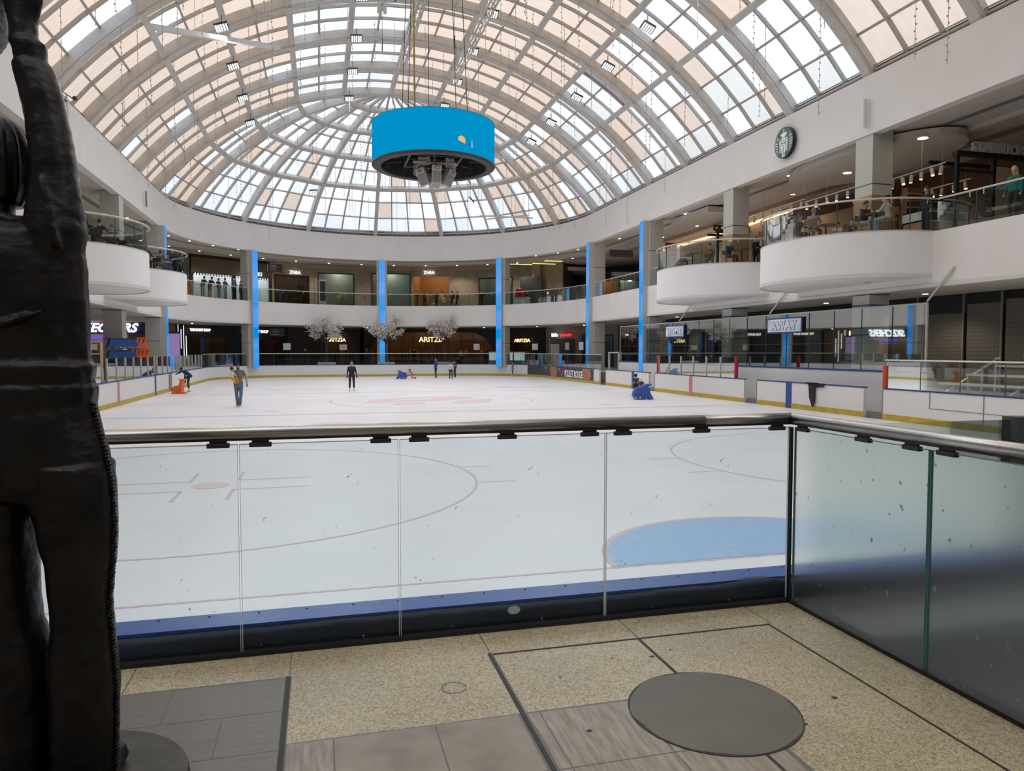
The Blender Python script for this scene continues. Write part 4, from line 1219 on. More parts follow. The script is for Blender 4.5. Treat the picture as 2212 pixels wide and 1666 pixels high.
# --- left end: shoe shop facing the camera under the balconies
P3,_,_ = shopfront('shoe', (-24,61.5), (-11.4,61.5), 0, 3.62, 'stone', [(5.2,9.9,.02,2.7,'o')], 'wood', 4, 'glass', 'black', (60,WARM))
b = MB(); b.box(-18.7,61.2,2.72,-11.6,61.4,3.5); tag(b.build('sign_board','letter_navy'), 'dark navy board carrying the italic shoe shop letters', 'sign board')
o = text('shop_sign', 'SKECHERS', .92, (-17.6,61.15,2.86), PI/2, 0, 'text_white', None, .03, .03, 'LEFT', .98, .35); tag(o, 'white italic shoe shop letters at far left', 'sign')
b = MB(); b.box(-16.7,61.1,2.36,-14.2,61.2,2.60); b.box(-16.7,61.1,2.1,-14.6,61.2,2.2); tag(b.build('light_banner','sign_violet'), 'violet lit banner below the italic shop letters', 'banner')
b = MB(); b.box(-13.6,60.2,0,-11.7,60.5,2.5); b.box(-13.6,60.15,2.1,-11.7,60.2,2.5,1); tag(b.build('directory_board',['column','mid_grey']), 'grey directory board beside the left light column', 'directory')
# screen with violet picture and light tubes beyond the left blue column
p = ring_pt(18.0,151)
b = MB(); b.box(-.48,-.08,.3,.48,.08,2.9); b.box(-.42,-.1,.5,.42,-.081,2.75,1)
M['violet_screen'] = pm('violet_screen', (.3,.2,.4), .4, emit=(.30,.20,.45), es=.5)
o = b.build('display_screen',['black','violet_screen'],loc=(p.x,p.y,0)); o.rotation_euler=(0,0,math.radians(30)); tag(o,'tall violet display screen beside the left blue light column','screen')
for i, (az, z0_, z1_) in enumerate(((148.4,1.6,3.1),(147.5,.3,3.4),(146.7,.8,2.6),(149.4,2.6,3.45))):
    p = ring_pt(18.0, az); b = MB(); b.cyl((0,0),.022,z0_,z1_,8)
    tag(b.build('light_tube','lamp_white' if 0 else 'strip_tube' if 'strip_tube' in M else 'text_white',loc=(p.x,p.y,0)), ['second','third','rightmost','leftmost'][i]+' of four thin vertical light tubes beside the black shop', 'light tube', 'vertical light tubes')
# --- right lower: dark glazed front and mesh grilles at X=23.6
def meshgrille():
    m, t, out = new_mat('mesh_grille')
    p = t.nodes.new('ShaderNodeBsdfPrincipled'); tcn = t.nodes.new('ShaderNodeTexCoord')
    mp = t.nodes.new('ShaderNodeMapping'); mp.inputs['Rotation'].default_value = (0, PI/2, 0)
    sp = t.nodes.new('ShaderNodeSeparateXYZ'); t.links.new(tcn.outputs['Object'], sp.inputs[0])
    outs = []
    for ax in ('Y','Z'):
        f = t.nodes.new('ShaderNodeMath'); f.operation='MULTIPLY'; f.inputs[1].default_value=7.0; t.links.new(sp.outputs[ax], f.inputs[0])
        g = t.nodes.new('ShaderNodeMath'); g.operation='FRACT'; t.links.new(f.outputs[0], g.inputs[0])
        h = t.nodes.new('ShaderNodeMath'); h.operation='LESS_THAN'; h.inputs[1].default_value=0.11; t.links.new(g.outputs[0], h.inputs[0]); outs.append(h)
    mx = t.nodes.new('ShaderNodeMath'); mx.operation='MAXIMUM'; t.links.new(outs[0].outputs[0], mx.inputs[0]); t.links.new(outs[1].outputs[0], mx.inputs[1])
    c = t.nodes.new('ShaderNodeMix'); c.data_type='RGBA'; c.inputs[6].default_value=(.155,.135,.11,1); c.inputs[7].default_value=(.09,.08,.068,1)
    t.links.new(mx.outputs[0], c.inputs[0]); t.links.new(c.outputs[2], p.inputs['Base Color']); p.inputs['Roughness'].default_value=.6
    t.links.new(p.outputs[0], out.inputs[0]); return m
M['mesh'] = meshgrille()
rootw = MB()
struct(rootw.add([(23.6,-6,0),(23.6,47,0),(23.6,47,3.62),(23.6,-6,3.62)],[(0,1,2,3)]).build('wall_right_front','store_black',solid=.1))
for i, (y0_, y1_, z0_, z1_, mt) in enumerate(((24.6,25.9,.1,3.4,'mesh'),(22.4,24.5,.1,2.9,'mesh'),(20.8,22.2,.1,3.2,'mesh'),(18.9,20.6,.1,3.3,'mesh'),(17.0,18.7,.1,3.35,'mesh'),(30.4,31.6,.1,2.6,'mid_grey'),(28.0,29.6,.4,1.8,'dark_brown'),(36.5,39.2,.1,2.4,'dark_grey'),(40.2,43.5,.1,3.2,'mirror_green'))):
    b = MB(); b.box(23.44,y0_,z0_,23.5,y1_,z1_)
    lab = ['at far','next to','in the middle of','second nearest in','nearest in'][i] + ' the row of grey mesh grilles on the right' if mt=='mesh' else ['grey closed door panel','brown counter front','dark grey shop panel','greenish lit display wall'][i-5]+' behind the tall glass'
    tag(b.build('security_grille' if mt=='mesh' else 'display_wall', mt), ('security grille '+lab) if mt=='mesh' else lab, 'panel')
    if mt == 'mesh':
        b = MB(); b.bar((23.42,y0_-.06,0),(23.42,y0_-.06,3.6),.06,.06,up=(0,1,0)); tag(b.build('grille_post','mid_grey'), 'thin post left of the grille '+lab.replace(' the row of grey mesh grilles on the right',' the grille row'), 'post')
for k in range(3):
    b = MB(); b.box(23.0+.0,41.0-1.4*k,.2,23.2,41.35-1.4*k,2.6)
    tag(b.build('banner','seal_blue'), ['farthest','middle','nearest'][k]+' narrow blue banner behind the tall glass near the HOME sign', 'banner', 'blue banners behind the tall glass')
# --- right upper level: cafe walls
b = MB(); b.add([(26.3,38,5.45),(26.3,56,5.45),(26.3,56,9.64),(26.3,38,9.64)],[(0,1,2,3)]); struct(b.build('wall_cafe_left','ceiling',solid=.1))
b = MB(); b.add([(27.2,-6,5.45),(27.2,38,5.45),(27.2,38,9.64),(27.2,-6,9.64)],[(0,1,2,3)]); b.add([(26.3,38,5.45),(27.2,38,5.45),(27.2,38,9.64),(26.3,38,9.64)],[(0,1,2,3)])
struct(b.build('wall_cafe_right','wood_dark',solid=.1))
b = MB(); b.box(25.0,28.5,5.45,27.0,38.2,8.4); struct(b.build('wall_cafe_wood','wood'))
b = MB(); b.bar((26.2,54,9.3),(26.2,43.5,9.3),.06,.16); b.bar((26.2,43.5,9.3),(25.6,36.0,9.3),.06,.16)
tag(b.build('cove_light','strip_amber'), 'long amber cove light along the cafe ceiling', 'light')
# lowered round soffit over the cafe
b = MB(); b.prism([(22.6+2.2*math.cos(a), 26.5+4.5*math.sin(a)) for a in [2*PI*i/40 for i in range(40)]], 9.32, 9.6); struct(b.build('ceiling_soffit','ceiling'))
b = MB(); b.box(21.3,37.5,9.3,23.0,42,9.6); struct(b.build('ceiling_beam','ceiling'))
# kiosk frames with letters
def kiosk(x0, x1, y, zt, label, txt, flip, lab2):
    root = empty('metal_kiosk', (0,0,0), 0, label, 'kiosk')
    b = MB(); b.box(x0-.1,y-.12,zt-.15,x1+.1,y+.12,zt); b.build('header', 'black', parent=root)
    for x in (x0, x0+(x1-x0)*.52, x1):
        b = MB(); b.box(x-.06,y-.06,5.45,x+.06,y+.06,zt-.15); b.build('upright', 'black', parent=root)
    b = MB(); b.box(x0,y-.04,zt-.7,x0+(x1-x0)*.52,y+.04,zt-.62); b.box(x0,y+1.2,zt-.15,x1,y+1.3,zt-.02); b.build('crossbar', 'black', parent=root)
    b = MB()
    xs_ = x0+(x1-x0)*.56
    for i in range(9): b.box(xs_+i*.095,y-.03,5.5,xs_+i*.095+.06,y+.03,zt-.45)
    b.build('slat_panel', 'wood_pale', parent=root)
    b = MB(); b.box(xs_-.03,y+.03,5.5,xs_+.9,y+.06,zt-.45); b.build('panel_back', 'wood', parent=root)
    o = text('kiosk_sign', txt, .46, ((x0+x1)/2+(.25 if not flip else 0), y-.1 if not flip else y+.1, zt+.02), PI/2, PI if flip else 0, 'letter_grey' if not flip else 'black', None, .04, .02, 'CENTER', 1.02)
    tag(o, lab2, 'sign')
kiosk(22.0, 25.1, 21.45, 8.55, 'black metal kiosk frame with pale slats at upper right', 'STARBUCKS', False, 'grey standing capital letters on the black frame at upper right')
kiosk(24.0, 26.0, 41.0, 8.9, 'black metal kiosk frame behind the farther right balcony', 'STARBUCKS', True, 'dark letters seen from behind on the farther black frame')
root = empty('cafe_counter', (20.75,21.6,5.45), 0, 'wooden cafe counter with white-framed glass case', 'counter')
b = MB(); b.box(0,0,0,2.6,.9,.62); b.build('body','wood',parent=root)
b = MB(); b.box(-.03,-.03,.62,1.9,.93,.66); b.box(-.03,-.03,.96,1.9,.93,1.0); b.box(-.03,-.03,.62,.02,.93,1.0); b.box(1.86,-.03,.62,1.9,.93,1.0); b.build('case_frame','pale_grey',parent=root)
b = MB(); b.box(.02,.0,.66,1.86,.9,.96); b.build('case_inside','dark_grey',parent=root)
for i in range(3):
    b = MB(); b.box(23.2+.9*i*.0+i*.8,25.0,6.6,23.9+i*.8,25.3,8.1); 
    for k in range(5): b.box(23.2+i*.8,24.9,6.7+.28*k,23.9+i*.8,25.0,6.75+.28*k,1)
    tag(b.build('menu_shelf',['wood_dark','wood']), ['left','middle','right'][i]+' slatted wooden wall shelf behind the cafe counter', 'shelf', 'shelves behind the cafe counter')
b = MB(); b.box(-.42,-.08,-.45,.42,.08,.45); o_ = b.build('square_sign','pad_red',loc=(24.1,47.5,8.6)); tag(o_,'square red sign with white letters beside the first right light column','sign')
text('sign_lettering','UNI',.34,(0,-.085,.04),PI/2,0,'letter_white',o_,.004,.012,'CENTER'); text('sign_lettering','QLO',.34,(0,-.085,-.32),PI/2,0,'letter_white',o_,.004,.012,'CENTER')
# ceiling track lights
def track(p, q, n, label, drop=9.6):
    root = empty('track_light', (0,0,0), 0, label, 'track light')
    p, q = Vector(p), Vector(q)
    b = MB(); b.bar(p-(q-p)*.06, q+(q-p)*.06, .04, .04); b.build('track_bar','pale_grey',parent=root)
    for i in range(n):
        c = p.lerp(q, i/(n-1)); t = .12*math.sin(i*2.3)
        b = MB(); b.tube([(c.x,c.y,c.z),(c.x,c.y,c.z-.08)], .015, 6); b.tube([(c.x,c.y,c.z-.08),(c.x+t*.4,c.y+t,c.z-.34)], .065, 10)
        h = b.build('lamp_head','pale_grey',parent=root)
        b = MB(); b.tube([(c.x+t*.4,c.y+t,c.z-.341),(c.x+t*.41,c.y+t*1.02,c.z-.36)], .052, 10); b.build('lamp_glow','lamp_amber',parent=h)
        if i % 2 == 0:
            b = MB(); b.tube([(c.x,c.y,c.z),(c.x,c.y,drop)], .008, 5); b.build('hanging_rod','wire',parent=root)
track((21.9,34.6,8.45),(21.9,30.0,8.5),7,'row of warm spotlights above the farther right balcony')
track((21.9,29.6,8.35),(21.9,26.2,8.35),6,'row of warm spotlights just left of the nearest wood-clad column')
track((21.9,24.8,8.2),(21.9,22.0,8.25),7,'row of warm spotlights just right of the nearest wood-clad column')
track((24.0,27.2,8.0),(24.0,23.0,8.0),9,'lower row of warm spotlights in front of the cafe shelves')
# downlights of the walkway ceiling
def downlight(x, y, z, mat, label, r=.10, e=0, col=WARM):
    root = empty('ceiling_light', (x,y,z), 0, label, 'ceiling light', 'ceiling lights of the upper walkway')
    b = MB(); b.cyl((0,0),r*1.25,-.03,.02,16); b.build('trim_ring','pale_grey',parent=root)
    b = MB(); b.cyl((0,0),r,-.04,-.031,16); b.build('lens',mat,parent=root)
    if e:
        ld = bpy.data.lights.new('downlight','SPOT'); ld.energy=e*2.0; ld.spot_size=2.5; ld.spot_blend=.6; ld.color=col; ld.shadow_soft_size=.12
        lo = bpy.data.objects.new('bulb_light', ld); C.objects.link(lo); lo.parent=root; lo.location=(0,0,-.25)
rnd = random.Random(5)
lb = 'small round ceiling light in the upper walkway ceiling'
for i, az in enumerate(range(8, 176, 9)):
    p = ring_pt(16.2, az); downlight(p.x,p.y,9.69,'lamp_warm' if i%3 else 'lamp_white',lb,.07)
    p = ring_pt(19.4, az+4); downlight(p.x,p.y,9.63,'lamp_warm' if i%2 else 'lamp_white',lb,.08, 85 if i%2==0 else 0, (1,.86,.70))
for y in (24,29,34,39,44,49):
    for sx_ in (1,-1):
        downlight(CX+sx_*16.4,y+1.3,9.69,'lamp_warm',lb,.08, 70 if (y%2==0) else 0, (1,.84,.66))
        if sx_ > 0: downlight(CX+19.0,y-.4,9.63,'lamp_warm',lb,.10, 70 if y in (24,34,44) else 0, (1,.84,.66))
for x, y, l_ in ((22.0,25.6,'first'),(22.6,27.8,'second'),(21.6,22.6,'third')):
    downlight(x,y,9.32,'lamp_warm','larger round ceiling light over the cafe, '+l_+' in the soffit',.17)
for a_, r_, L_ in ((47,19.5,2.2),(41,20.2,2.2),(35.5,19.0,1.6)):
    p = ring_pt(r_,a_); b = MB(); b.box(-L_/2,-.06,-.06,L_/2,.06,0)
    o = b.build('linear_light','strip_yellow',loc=(p.x,p.y,9.50)); tag(o,{47:'left',41:'middle',35.5:'right'}[a_]+' yellow linear ceiling light over the far right upper walkway','light','yellow linear ceiling lights')
# lights of the lower walkway
for az in (20,38,56,74,92,110,128,146):
    p = ring_pt(17.6, az)
    root = empty('ceiling_light', (p.x,p.y,3.6), 0, 'small recessed ceiling light over the lower walkway', 'ceiling light', 'ceiling lights of the lower walkway')
    b = MB(); b.cyl((0,0),.09,-.03,.02,14); b.build('trim_ring','pale_grey',parent=root)
    b = MB(); b.cyl((0,0),.07,-.04,-.031,14); b.build('lens','lamp_warm',parent=root)
for i_, (x_, y_) in enumerate(((21.8,12),(21.8,17.5),(21.8,22.5),(21.8,28),(21.8,35),(21.8,42),(-15,44),(-15,54))):  # side lamps added to brighten the mesh grilles and the lower walkways
    root = empty('ceiling_light', (x_,y_,3.6), 0, 'added ceiling light under the side walkway, number %d' % (i_+1) if 0 else ['nearest','second','third','fourth','fifth','sixth','left-hand near','left-hand far'][i_]+' added recessed light under the side walkway ceiling', 'ceiling light', 'added recessed lights under the side walkways')
    b = MB(); b.cyl((0,0),.12,-.03,.02,14); b.build('trim_ring','pale_grey',parent=root)
    b = MB(); b.cyl((0,0),.10,-.04,-.031,14); b.build('lens','lamp_white',parent=root)
    ld = bpy.data.lights.new('downlight','SPOT'); ld.energy=80; ld.spot_size=2.5; ld.spot_blend=.6; ld.color=(1,.88,.74); ld.shadow_soft_size=.12
    lo = bpy.data.objects.new('bulb_light', ld); C.objects.link(lo); lo.parent=root; lo.location=(0,0,-.3)
# --- upper right far end: concourse with billboard
b = MB(); b.box(-1.4,-.15,0,1.4,.15,3.3); b.box(-1.3,-.17,.1,1.3,-.151,2.2,1); b.box(-1.3,-.17,2.25,1.3,-.151,3.2,2)
p = ring_pt(24.5, 26.5)
o = b.build('billboard',['black','dark_grey','sign_sky'],loc=(27.0,63.0,5.45)); o.rotation_euler=(0,0,math.radians(-18)); tag(o,'black and pale billboard on the far right upper walkway','billboard')
t_ = text('billboard_lettering','la simons',.55,(-.9,-.19,2.55),PI/2,0,'letter_navy',o,.004,.01)
fg = MB(); fg.ell((.2,-.175,1.3),.2,.02,.26,12,8); fg.loft([[(-.45,-.19,.5),(.8,-.19,.5),(.8,-.18,.5),(-.45,-.18,.5)],[(-.1,-.19,1.05),(.5,-.19,1.05),(.5,-.18,1.05),(-.1,-.18,1.05)]]); fg.build('portrait','stone_pale',parent=o)
b = MB(); b.box(-.5,-.12,0,.5,.12,3.2); o = b.build('banner_stand','pad_red',loc=(25.3,62.6,5.45)); tag(o,'dark crimson banner left of the pale billboard','banner')
M['crimson'] = pm('crimson_print',(.08,.01,.03),.5,col2=(.28,.02,.07),scale=4,lo=.5,hi=.6); o.data.materials[0] = M['crimson']
b = MB(); b.prism([(23.5+3.6*math.cos(a), 68+2.2*math.sin(a)) for a in [2*PI*i/32 for i in range(32)]], 9.0, 9.35); struct(b.build('ceiling_canopy','pale_grey'))
b = MB(); b.box(19.6,66.3,5.45,20.2,66.9,9.6); struct(b.build('wall_pier','stone_pale'))
b = MB(); b.box(-1.1,-.1,0,1.1,.1,2.9); p = ring_pt(20.2,44.8); o=b.build('textured_panel','dark_grey',loc=(p.x,p.y,5.45)); o.rotation_euler=(0,0,math.radians(-45)); tag(o,'dark textured partition wall right of the blue light column, upper floor','partition')
b = MB(); b.box(-.7,-.3,0,.7,.3,.8); b.box(-.65,-.32,.1,.65,-.301,.6,1); p = ring_pt(17.5,43.2); o=b.build('display_counter',['column','sign_sky'],loc=(p.x,p.y,5.45)); o.rotation_euler=(0,0,math.radians(-45)); tag(o,'small display counter with bluish front on the upper walkway','counter')
b = MB(); b.cyl((0,0),.42,0,.55,20,0,.38); b.ell((0,0,.55),.4,.4,.28,20,8,0); o=b.build('red_dome_display','pad_red',loc=(p.x-.1,p.y+.3,6.25)); tag(o,'round red display on the small counter','display')
# hanging wayfinding sign
for az, z, lab in ((118.0,8.75,'hanging dark wayfinding sign on the upper floor at left'),(117.5,3.05,'dark wayfinding sign hanging over the lower walkway')):
    p = ring_pt(18.6, az); root = empty('wayfinding_sign', (p.x,p.y,z), math.radians(az-90-8), lab, 'sign')
    b = MB(); b.box(-.62,-.12,-.35,.62,.12,.35); b.build('case','dark_grey',parent=root)
    b = MB()
    for k in range(4): b.box(-.45,-.13,.2-.14*k,-.45+.5+.12*(k%2),-.121,.24-.14*k)
    b.build('arrow_lines','letter_grey',parent=root)
    b = MB(); b.box(-.01,-.01,.35,.01,.01,.9 if z>5 else .5); b.build('rod','dark_grey',parent=root)
p = ring_pt(17.2,30); 
b = MB(); b.box(-.9,-.1,-.25,.9,.1,.25); o=b.build('direction_sign','dark_grey',loc=(21.6,50.5,8.6)); tag(o,'dark restroom direction sign at the second right light column','sign')
# totem screen and paper notices
p = ring_pt(18.6,104.5); root = empty('screen_totem',(p.x,p.y,5.45),math.radians(18),'white totem with dark screen on the upper walkway','totem')
b = MB(); b.box(-.32,-.14,0,.32,.14,2.5); b.build('case','pale_grey',parent=root)
b = MB(); b.box(-.27,-.15,.55,.27,-.141,2.35); b.build('screen','dark_grey',parent=root)
b = MB(); b.box(-.36,-.12,0,.36,.12,2.0); o=b.build('poster_stand','pale_grey',loc=(20.34*1.0-.4,61.0,0)); tag(o,'tall white poster stand behind the far glass','poster')
for i, (x, y, sx_, sy_, lab) in enumerate(((-2.7,66.2,.62,.52,'white notice behind the far glass, near the left light column'),(2.1,68.0,.66,.44,'white notice under the left blossom tree'),(13.9,65.5,.56,.50,'white notice under the gold letters'),(18.1,60.9,.50,.48,'tilted white notice above the dark advertising boards'),(19.9,57.6,.36,.55,'white notice left of the second right light column'),(19.25,52.5,.36,.55,'white notice above the white gate'))):
    z = 1.55
    root = empty('notice', (x,y,0), math.radians(-6 if i==3 else 0), lab, 'notice')
    b = MB(); b.box(-sx_/2,-.01,z-.05,sx_/2,.01,z+sy_); b.build('sheet','paper',parent=root)
    b = MB(); b.cyl((0,.03),.015,0,z,6); b.cyl((0,.03),.16,0,.02,12); b.build('stand','dark_grey',parent=root)
# cell phone kiosk
p = ring_pt(17.0, 45.5)
M['phone_lights'] = pm('kiosk_display', (.12,.13,.14), .4, emit=(.55,.75,.85), es=.5, col2=(.05,.05,.06), scale=9)
for i, az in enumerate((51.5,47.2,42.9)):
    p = ring_pt(17.3, az); b = MB(); b.box(-.6,-.35,0,.6,.35,1.35); b.box(-.56,-.37,.55,.56,-.351,1.25,1)
    o = b.build('phone_kiosk',['mid_grey','phone_lights'],loc=(p.x,p.y,0)); o.rotation_euler=(0,0,math.radians(az-90)); tag(o,['left','middle','right'][i]+' glowing phone kiosk cabinet behind the far glass at right','kiosk','phone kiosk cabinets')
# white gate in the right corner
root = empty('rink_gate', (19.6,46.9,0), 0, 'white framed gate with glass at the far right corner', 'gate')
for y in (-.85,.85):
    b = MB(); b.box(-.06,y-.05,-.8,.06,y+.05,1.35); b.build('upright','pale_grey',parent=root)
b = MB(); b.box(-.05,-.8,1.27,.05,.8,1.35); b.box(-.04,-.8,-.8,.04,.8,-.1); b.build('panel','pale_grey',parent=root)
b = MB(); b.tube([(-.08,-.6,-.3),(-.14,-.6,-.3),(-.14,.6,-.3),(-.08,.6,-.3)],.02,6); b.build('push_bar','mid_grey',parent=root)
# upper vents / fixtures on the fascia
b = MB(); b.cyl((0,0),.07,0,1.05,12); o=b.build('speaker_column','pale_grey',loc=(19.72,23.4,9.75)); tag(o,'thin white vertical speaker on the fascia at upper right','speaker')
b = MB(); b.cyl((0,0),.05,0,.9,10); o=b.build('speaker_column','mid_grey',loc=(-9.72,47.5,9.9)); tag(o,'thin grey vertical speaker on the left fascia','speaker')
# ================================================================ THINGS UNDER THE DOME
root = empty('scoreboard', (5.1,33.2,9.72), 0, 'large round blue screen drum with dark open underside hanging from the dome', 'scoreboard')
RS = 2.74
M['screen_blue'] = emat('screen_blue', (0.0, 0.245, 0.50), 0.92)
M['screen_orange'] = emat('screen_orange', (1.0, 0.36, 0.13), 1.0)
M['screen_teal'] = emat('screen_teal', (0.0, 0.16, 0.30), 1.0)
M['screen_white'] = emat('screen_pink', (0.8, 0.3, 0.4), 1.0)
b = MB(); n = 96
b.strip([(RS*math.cos(2*PI*i/n), RS*math.sin(2*PI*i/n)) for i in range(n+1)], .06, 1.80); b.build('screen', 'screen_blue', parent=root, fix=False, smooth=True)
b = MB()
prof = [(RS+.01,.06),(RS+.015,-.0),(RS-.05,-.05),(RS-.38,-.05),(RS-.40,.02),(RS-.40,1.75),(RS-.05,1.81),(RS+.01,1.81)]
for i in range(n):
    a0, a1 = 2*PI*i/n, 2*PI*(i+1)/n
    for (r0,z0),(r1,z1) in zip(prof[:-1], prof[1:]):
        b.add([(r0*math.cos(a0),r0*math.sin(a0),z0),(r0*math.cos(a1),r0*math.sin(a1),z0),(r1*math.cos(a1),r1*math.sin(a1),z1),(r1*math.cos(a0),r1*math.sin(a0),z1)],[(0,1,2,3)])
b.build('drum_casing', 'clip', parent=root, fix=False, smooth=False)
b = MB(); b.cyl((0,0), RS-.3, 1.72, 1.80, 48); b.build('top_cover', 'black', parent=root)
b = MB()
for k in range(-5,6):
    y = k*.42; h_ = math.sqrt(max(0,(RS-.42)**2-y*y))
    b.bar((-h_,y,.75+.1*(k%2)),(h_,y,.75+.1*(k%2)),.06,.06)
for sx_ in (-1.15,1.15):
    b.bar((sx_,-1.6,.35),(sx_,1.6,.35),.09,.09)
    b.bar((-1.15,sx_*1.3,.35),(1.15,sx_*1.3,.35),.09,.09)
for a in range(0,360,30):
    c_, s_ = math.cos(math.radians(a)), math.sin(math.radians(a))
    b.bar((c_*1.6,s_*1.6,.35),(c_*(RS-.42),s_*(RS-.42),.35),.06,.06)
    b.bar((c_*(RS-.5),s_*(RS-.5),.1),(c_*(RS-.5),s_*(RS-.5),1.8),.05,.05,up=(0,1,0))
b.build('inner_frame', 'dark_grey', parent=root)
def onscreen(a_deg, z, t=.012): a = math.radians(a_deg); return Vector(((RS+t)*math.cos(a), (RS+t)*math.sin(a), z))
def scr(pts, mat, nm='screen_graphic', t=.012):
    b = MB(); b.add([onscreen(a, z, t) for a, z in pts], [list(range(len(pts)))]); b.build(nm, mat, parent=root, fix=False)
base = -90+1.5
AO = base + 14.8
scr([(AO+3.6*math.cos(th), .56+.165*math.sin(th)) for th in [PI*i/20 for i in range(21)]] + [(AO-3.6+.4,.53),(AO+3.6,.42)], 'screen_orange')
scr([(AO-24,.36),(AO-3,.50),(AO-3,.512),(AO-24,.372)], 'screen_teal')
scr([(AO+3,.45),(AO+17,.24),(AO+17,.255),(AO+3,.465)], 'screen_teal')
scr([(AO+6.5,.42),(AO+9,.38),(AO+9,.44),(AO+7,.46)], 'screen_teal', t=.013)
scr([(AO+10,.34),(AO+11.4,.32),(AO+11.1,.52),(AO+10.6,.66),(AO+10.2,.5)], 'screen_white', t=.013)
b = MB()
for (x_, y_) in ((-1.3,-1.3),(1.3,-1.3),(1.3,1.3),(-1.3,1.3),(0,1.7)):
    b.tube([(x_,y_,1.9),(x_*.8,y_*.8,8.9)], .018, 6)
b.build('hanging_cable', 'cable', parent=root)
b = MB(); b.tube([(-1.0,-1.2,1.9),(-1.0,-1.0,8.6)], .04, 8); b.build('power_cable', 'cable_yellow', parent=root)
# speaker cluster
root = empty('speaker_cluster', (5.1,33.0,9.0), 0, 'cluster of white loudspeakers hanging below the blue drum', 'speaker cluster')
b = MB(); b.bar((-1.0,-.3,.78),(1.0,-.3,.78),.08,.08); b.bar((0,-.9,.5),(0,.9,.5),.06,.06); b.tube([(0,0,.4),(0,0,1.6)],.03,8); b.bar((-.9,.2,.4),(.9,.2,.4),.06,.06); b.build('frame', 'speaker_white', parent=root)
def spk(c, dirv, w_, h_, d_, roll=0):
    f = Vector(dirv).normalized(); s = f.cross(Vector((0,0,1))).normalized(); u = s.cross(f)
    if roll: s, u = s*math.cos(roll)+u*math.sin(roll), u*math.cos(roll)-s*math.sin(roll)
    c = Vector(c); b = MB()
    o_ = empty('loudspeaker', tuple(c)); o_.parent = root; o_.location = c
    b.loft([[s*(-w_*.32)+u*(-h_*.42)-f*d_, s*(w_*.32)+u*(-h_*.42)-f*d_, s*(w_*.32)+u*(h_*.42)-f*d_, s*(-w_*.32)+u*(h_*.42)-f*d_],
            [s*(-w_*.5)+u*(-h_*.5)-f*d_*.25, s*(w_*.5)+u*(-h_*.5)-f*d_*.25, s*(w_*.5)+u*(h_*.5)-f*d_*.25, s*(-w_*.5)+u*(h_*.5)-f*d_*.25],
            [s*(-w_*.5)+u*(-h_*.5), s*(w_*.5)+u*(-h_*.5), s*(w_*.5)+u*(h_*.5), s*(-w_*.5)+u*(h_*.5)]])
    b.build('shell', 'speaker_white', parent=o_, bevel=.02)
    g = MB(); g.obox(f*.01-u*h_*.12, s*w_*.40, u*h_*.30, f*.012); g.build('grille', 'grille', parent=o_)
    g = MB(); g.obox(f*.012+u*h_*.36, s*w_*.25, u*h_*.07, f*.012); g.build('horn', 'mid_grey', parent=o_)
spk((-.62,-.35,.12),(-.5,-.8,-.25),.42,.80,.45,-.25); spk((.0,-.62,.22),(0,-1,-.28),.42,.80,.45); spk((.66,-.35,.12),(.55,-.8,-.25),.42,.80,.45,.3)
spk((-.52,-.3,.86),(-.2,-1,-.1),.50,.36,.3); spk((.66,-.3,.84),(.3,-1,-.1),.40,.40,.3)
spk((-.85,.1,.55),(-1,-.2,-.1),.4,.55,.4,.5); spk((.95,.1,.6),(1,-.1,-.1),.4,.7,.4,-.1); spk((-.2,.5,.1),(-.2,.6,-.8),.45,.6,.4); spk((.45,.5,.1),(.4,.6,-.8),.45,.6,.4); spk((.05,.0,-.1),(0,-.3,-1),.45,.6,.3)

# flood lights on the purlins
FLOOD_W = 65
def flood(x, y, z, face, label, wire=0):
    f = Vector(face).normalized(); root = empty('flood_light', (x,y,z), 0, label, 'flood light', 'flood lights under the dome')
    s = f.cross(Vector((0,1,0))).normalized(); u = s.cross(f)
    b = MB(); b.obox(-f*.05, s*.30, u*.22, f*.05); b.build('housing', 'black', parent=root)
    b = MB()
    for i in range(5): b.obox(f*.008+s*(-.22+.11*i), s*.035, u*.19, f*.006)
    b.build('lamp_strip', 'led_white', parent=root)
    b = MB(); b.tube([(-.12,0,.05),(-.12,0,.2),(.12,0,.2),(.12,0,.05)], .015, 5)
    if wire: b.tube([(0,0,.2),(0,0,wire)], .012, 5)
    else: b.tube([(0,0,.2),(0,0,.55)], .02, 5)
    b.build('bracket', 'cable', parent=root)
    ld = bpy.data.lights.new('flood_beam','AREA'); ld.energy=FLOOD_W; ld.color=(.93,.97,1); ld.shape='RECTANGLE'; ld.size=.6; ld.size_y=.44; ld.spread=math.radians(150)
    lo = bpy.data.objects.new('flood_beam', ld); C.objects.link(lo); lo.parent=root; lo.location=f*.03; lo.rotation_euler=(-f).to_track_quat('Z','Y').to_euler()
rows = ((-4.0,16.0,[30.3,35.3,39.9,44.7,49.4],(.35,-.45,-1),'left'),(2.1,18.05,[35.3,40.0,44.7,49.5],(.1,-.5,-1),'middle left'),(8.3,18.0,[30.6,35.3,39.9,44.6,49.2],(-.1,-.5,-1),'middle right'),(14.15,15.9,[25.5,30.3,34.9,39.5,44.2,48.6],(-.4,-.45,-1),'right'))
ordn = ['nearest','second nearest','third','fourth','fifth','farthest']
for X_, Z_, ys, fc, nm in rows:
    for i, y in enumerate(ys):
        flood(X_, y, Z_-.25, fc, '%s flood light in the %s row under the dome' % (ordn[i] if i < len(ys)-1 else 'farthest', nm))
flood(-.28,58,13.4,(.1,-.6,-1),'lone flood light on a long wire at the left of the half dome',3.9)
flood(11.83,58,13.4,(-.6,-.2,-.6),'lone dark flood light on a wire below the blue drum',3.4)
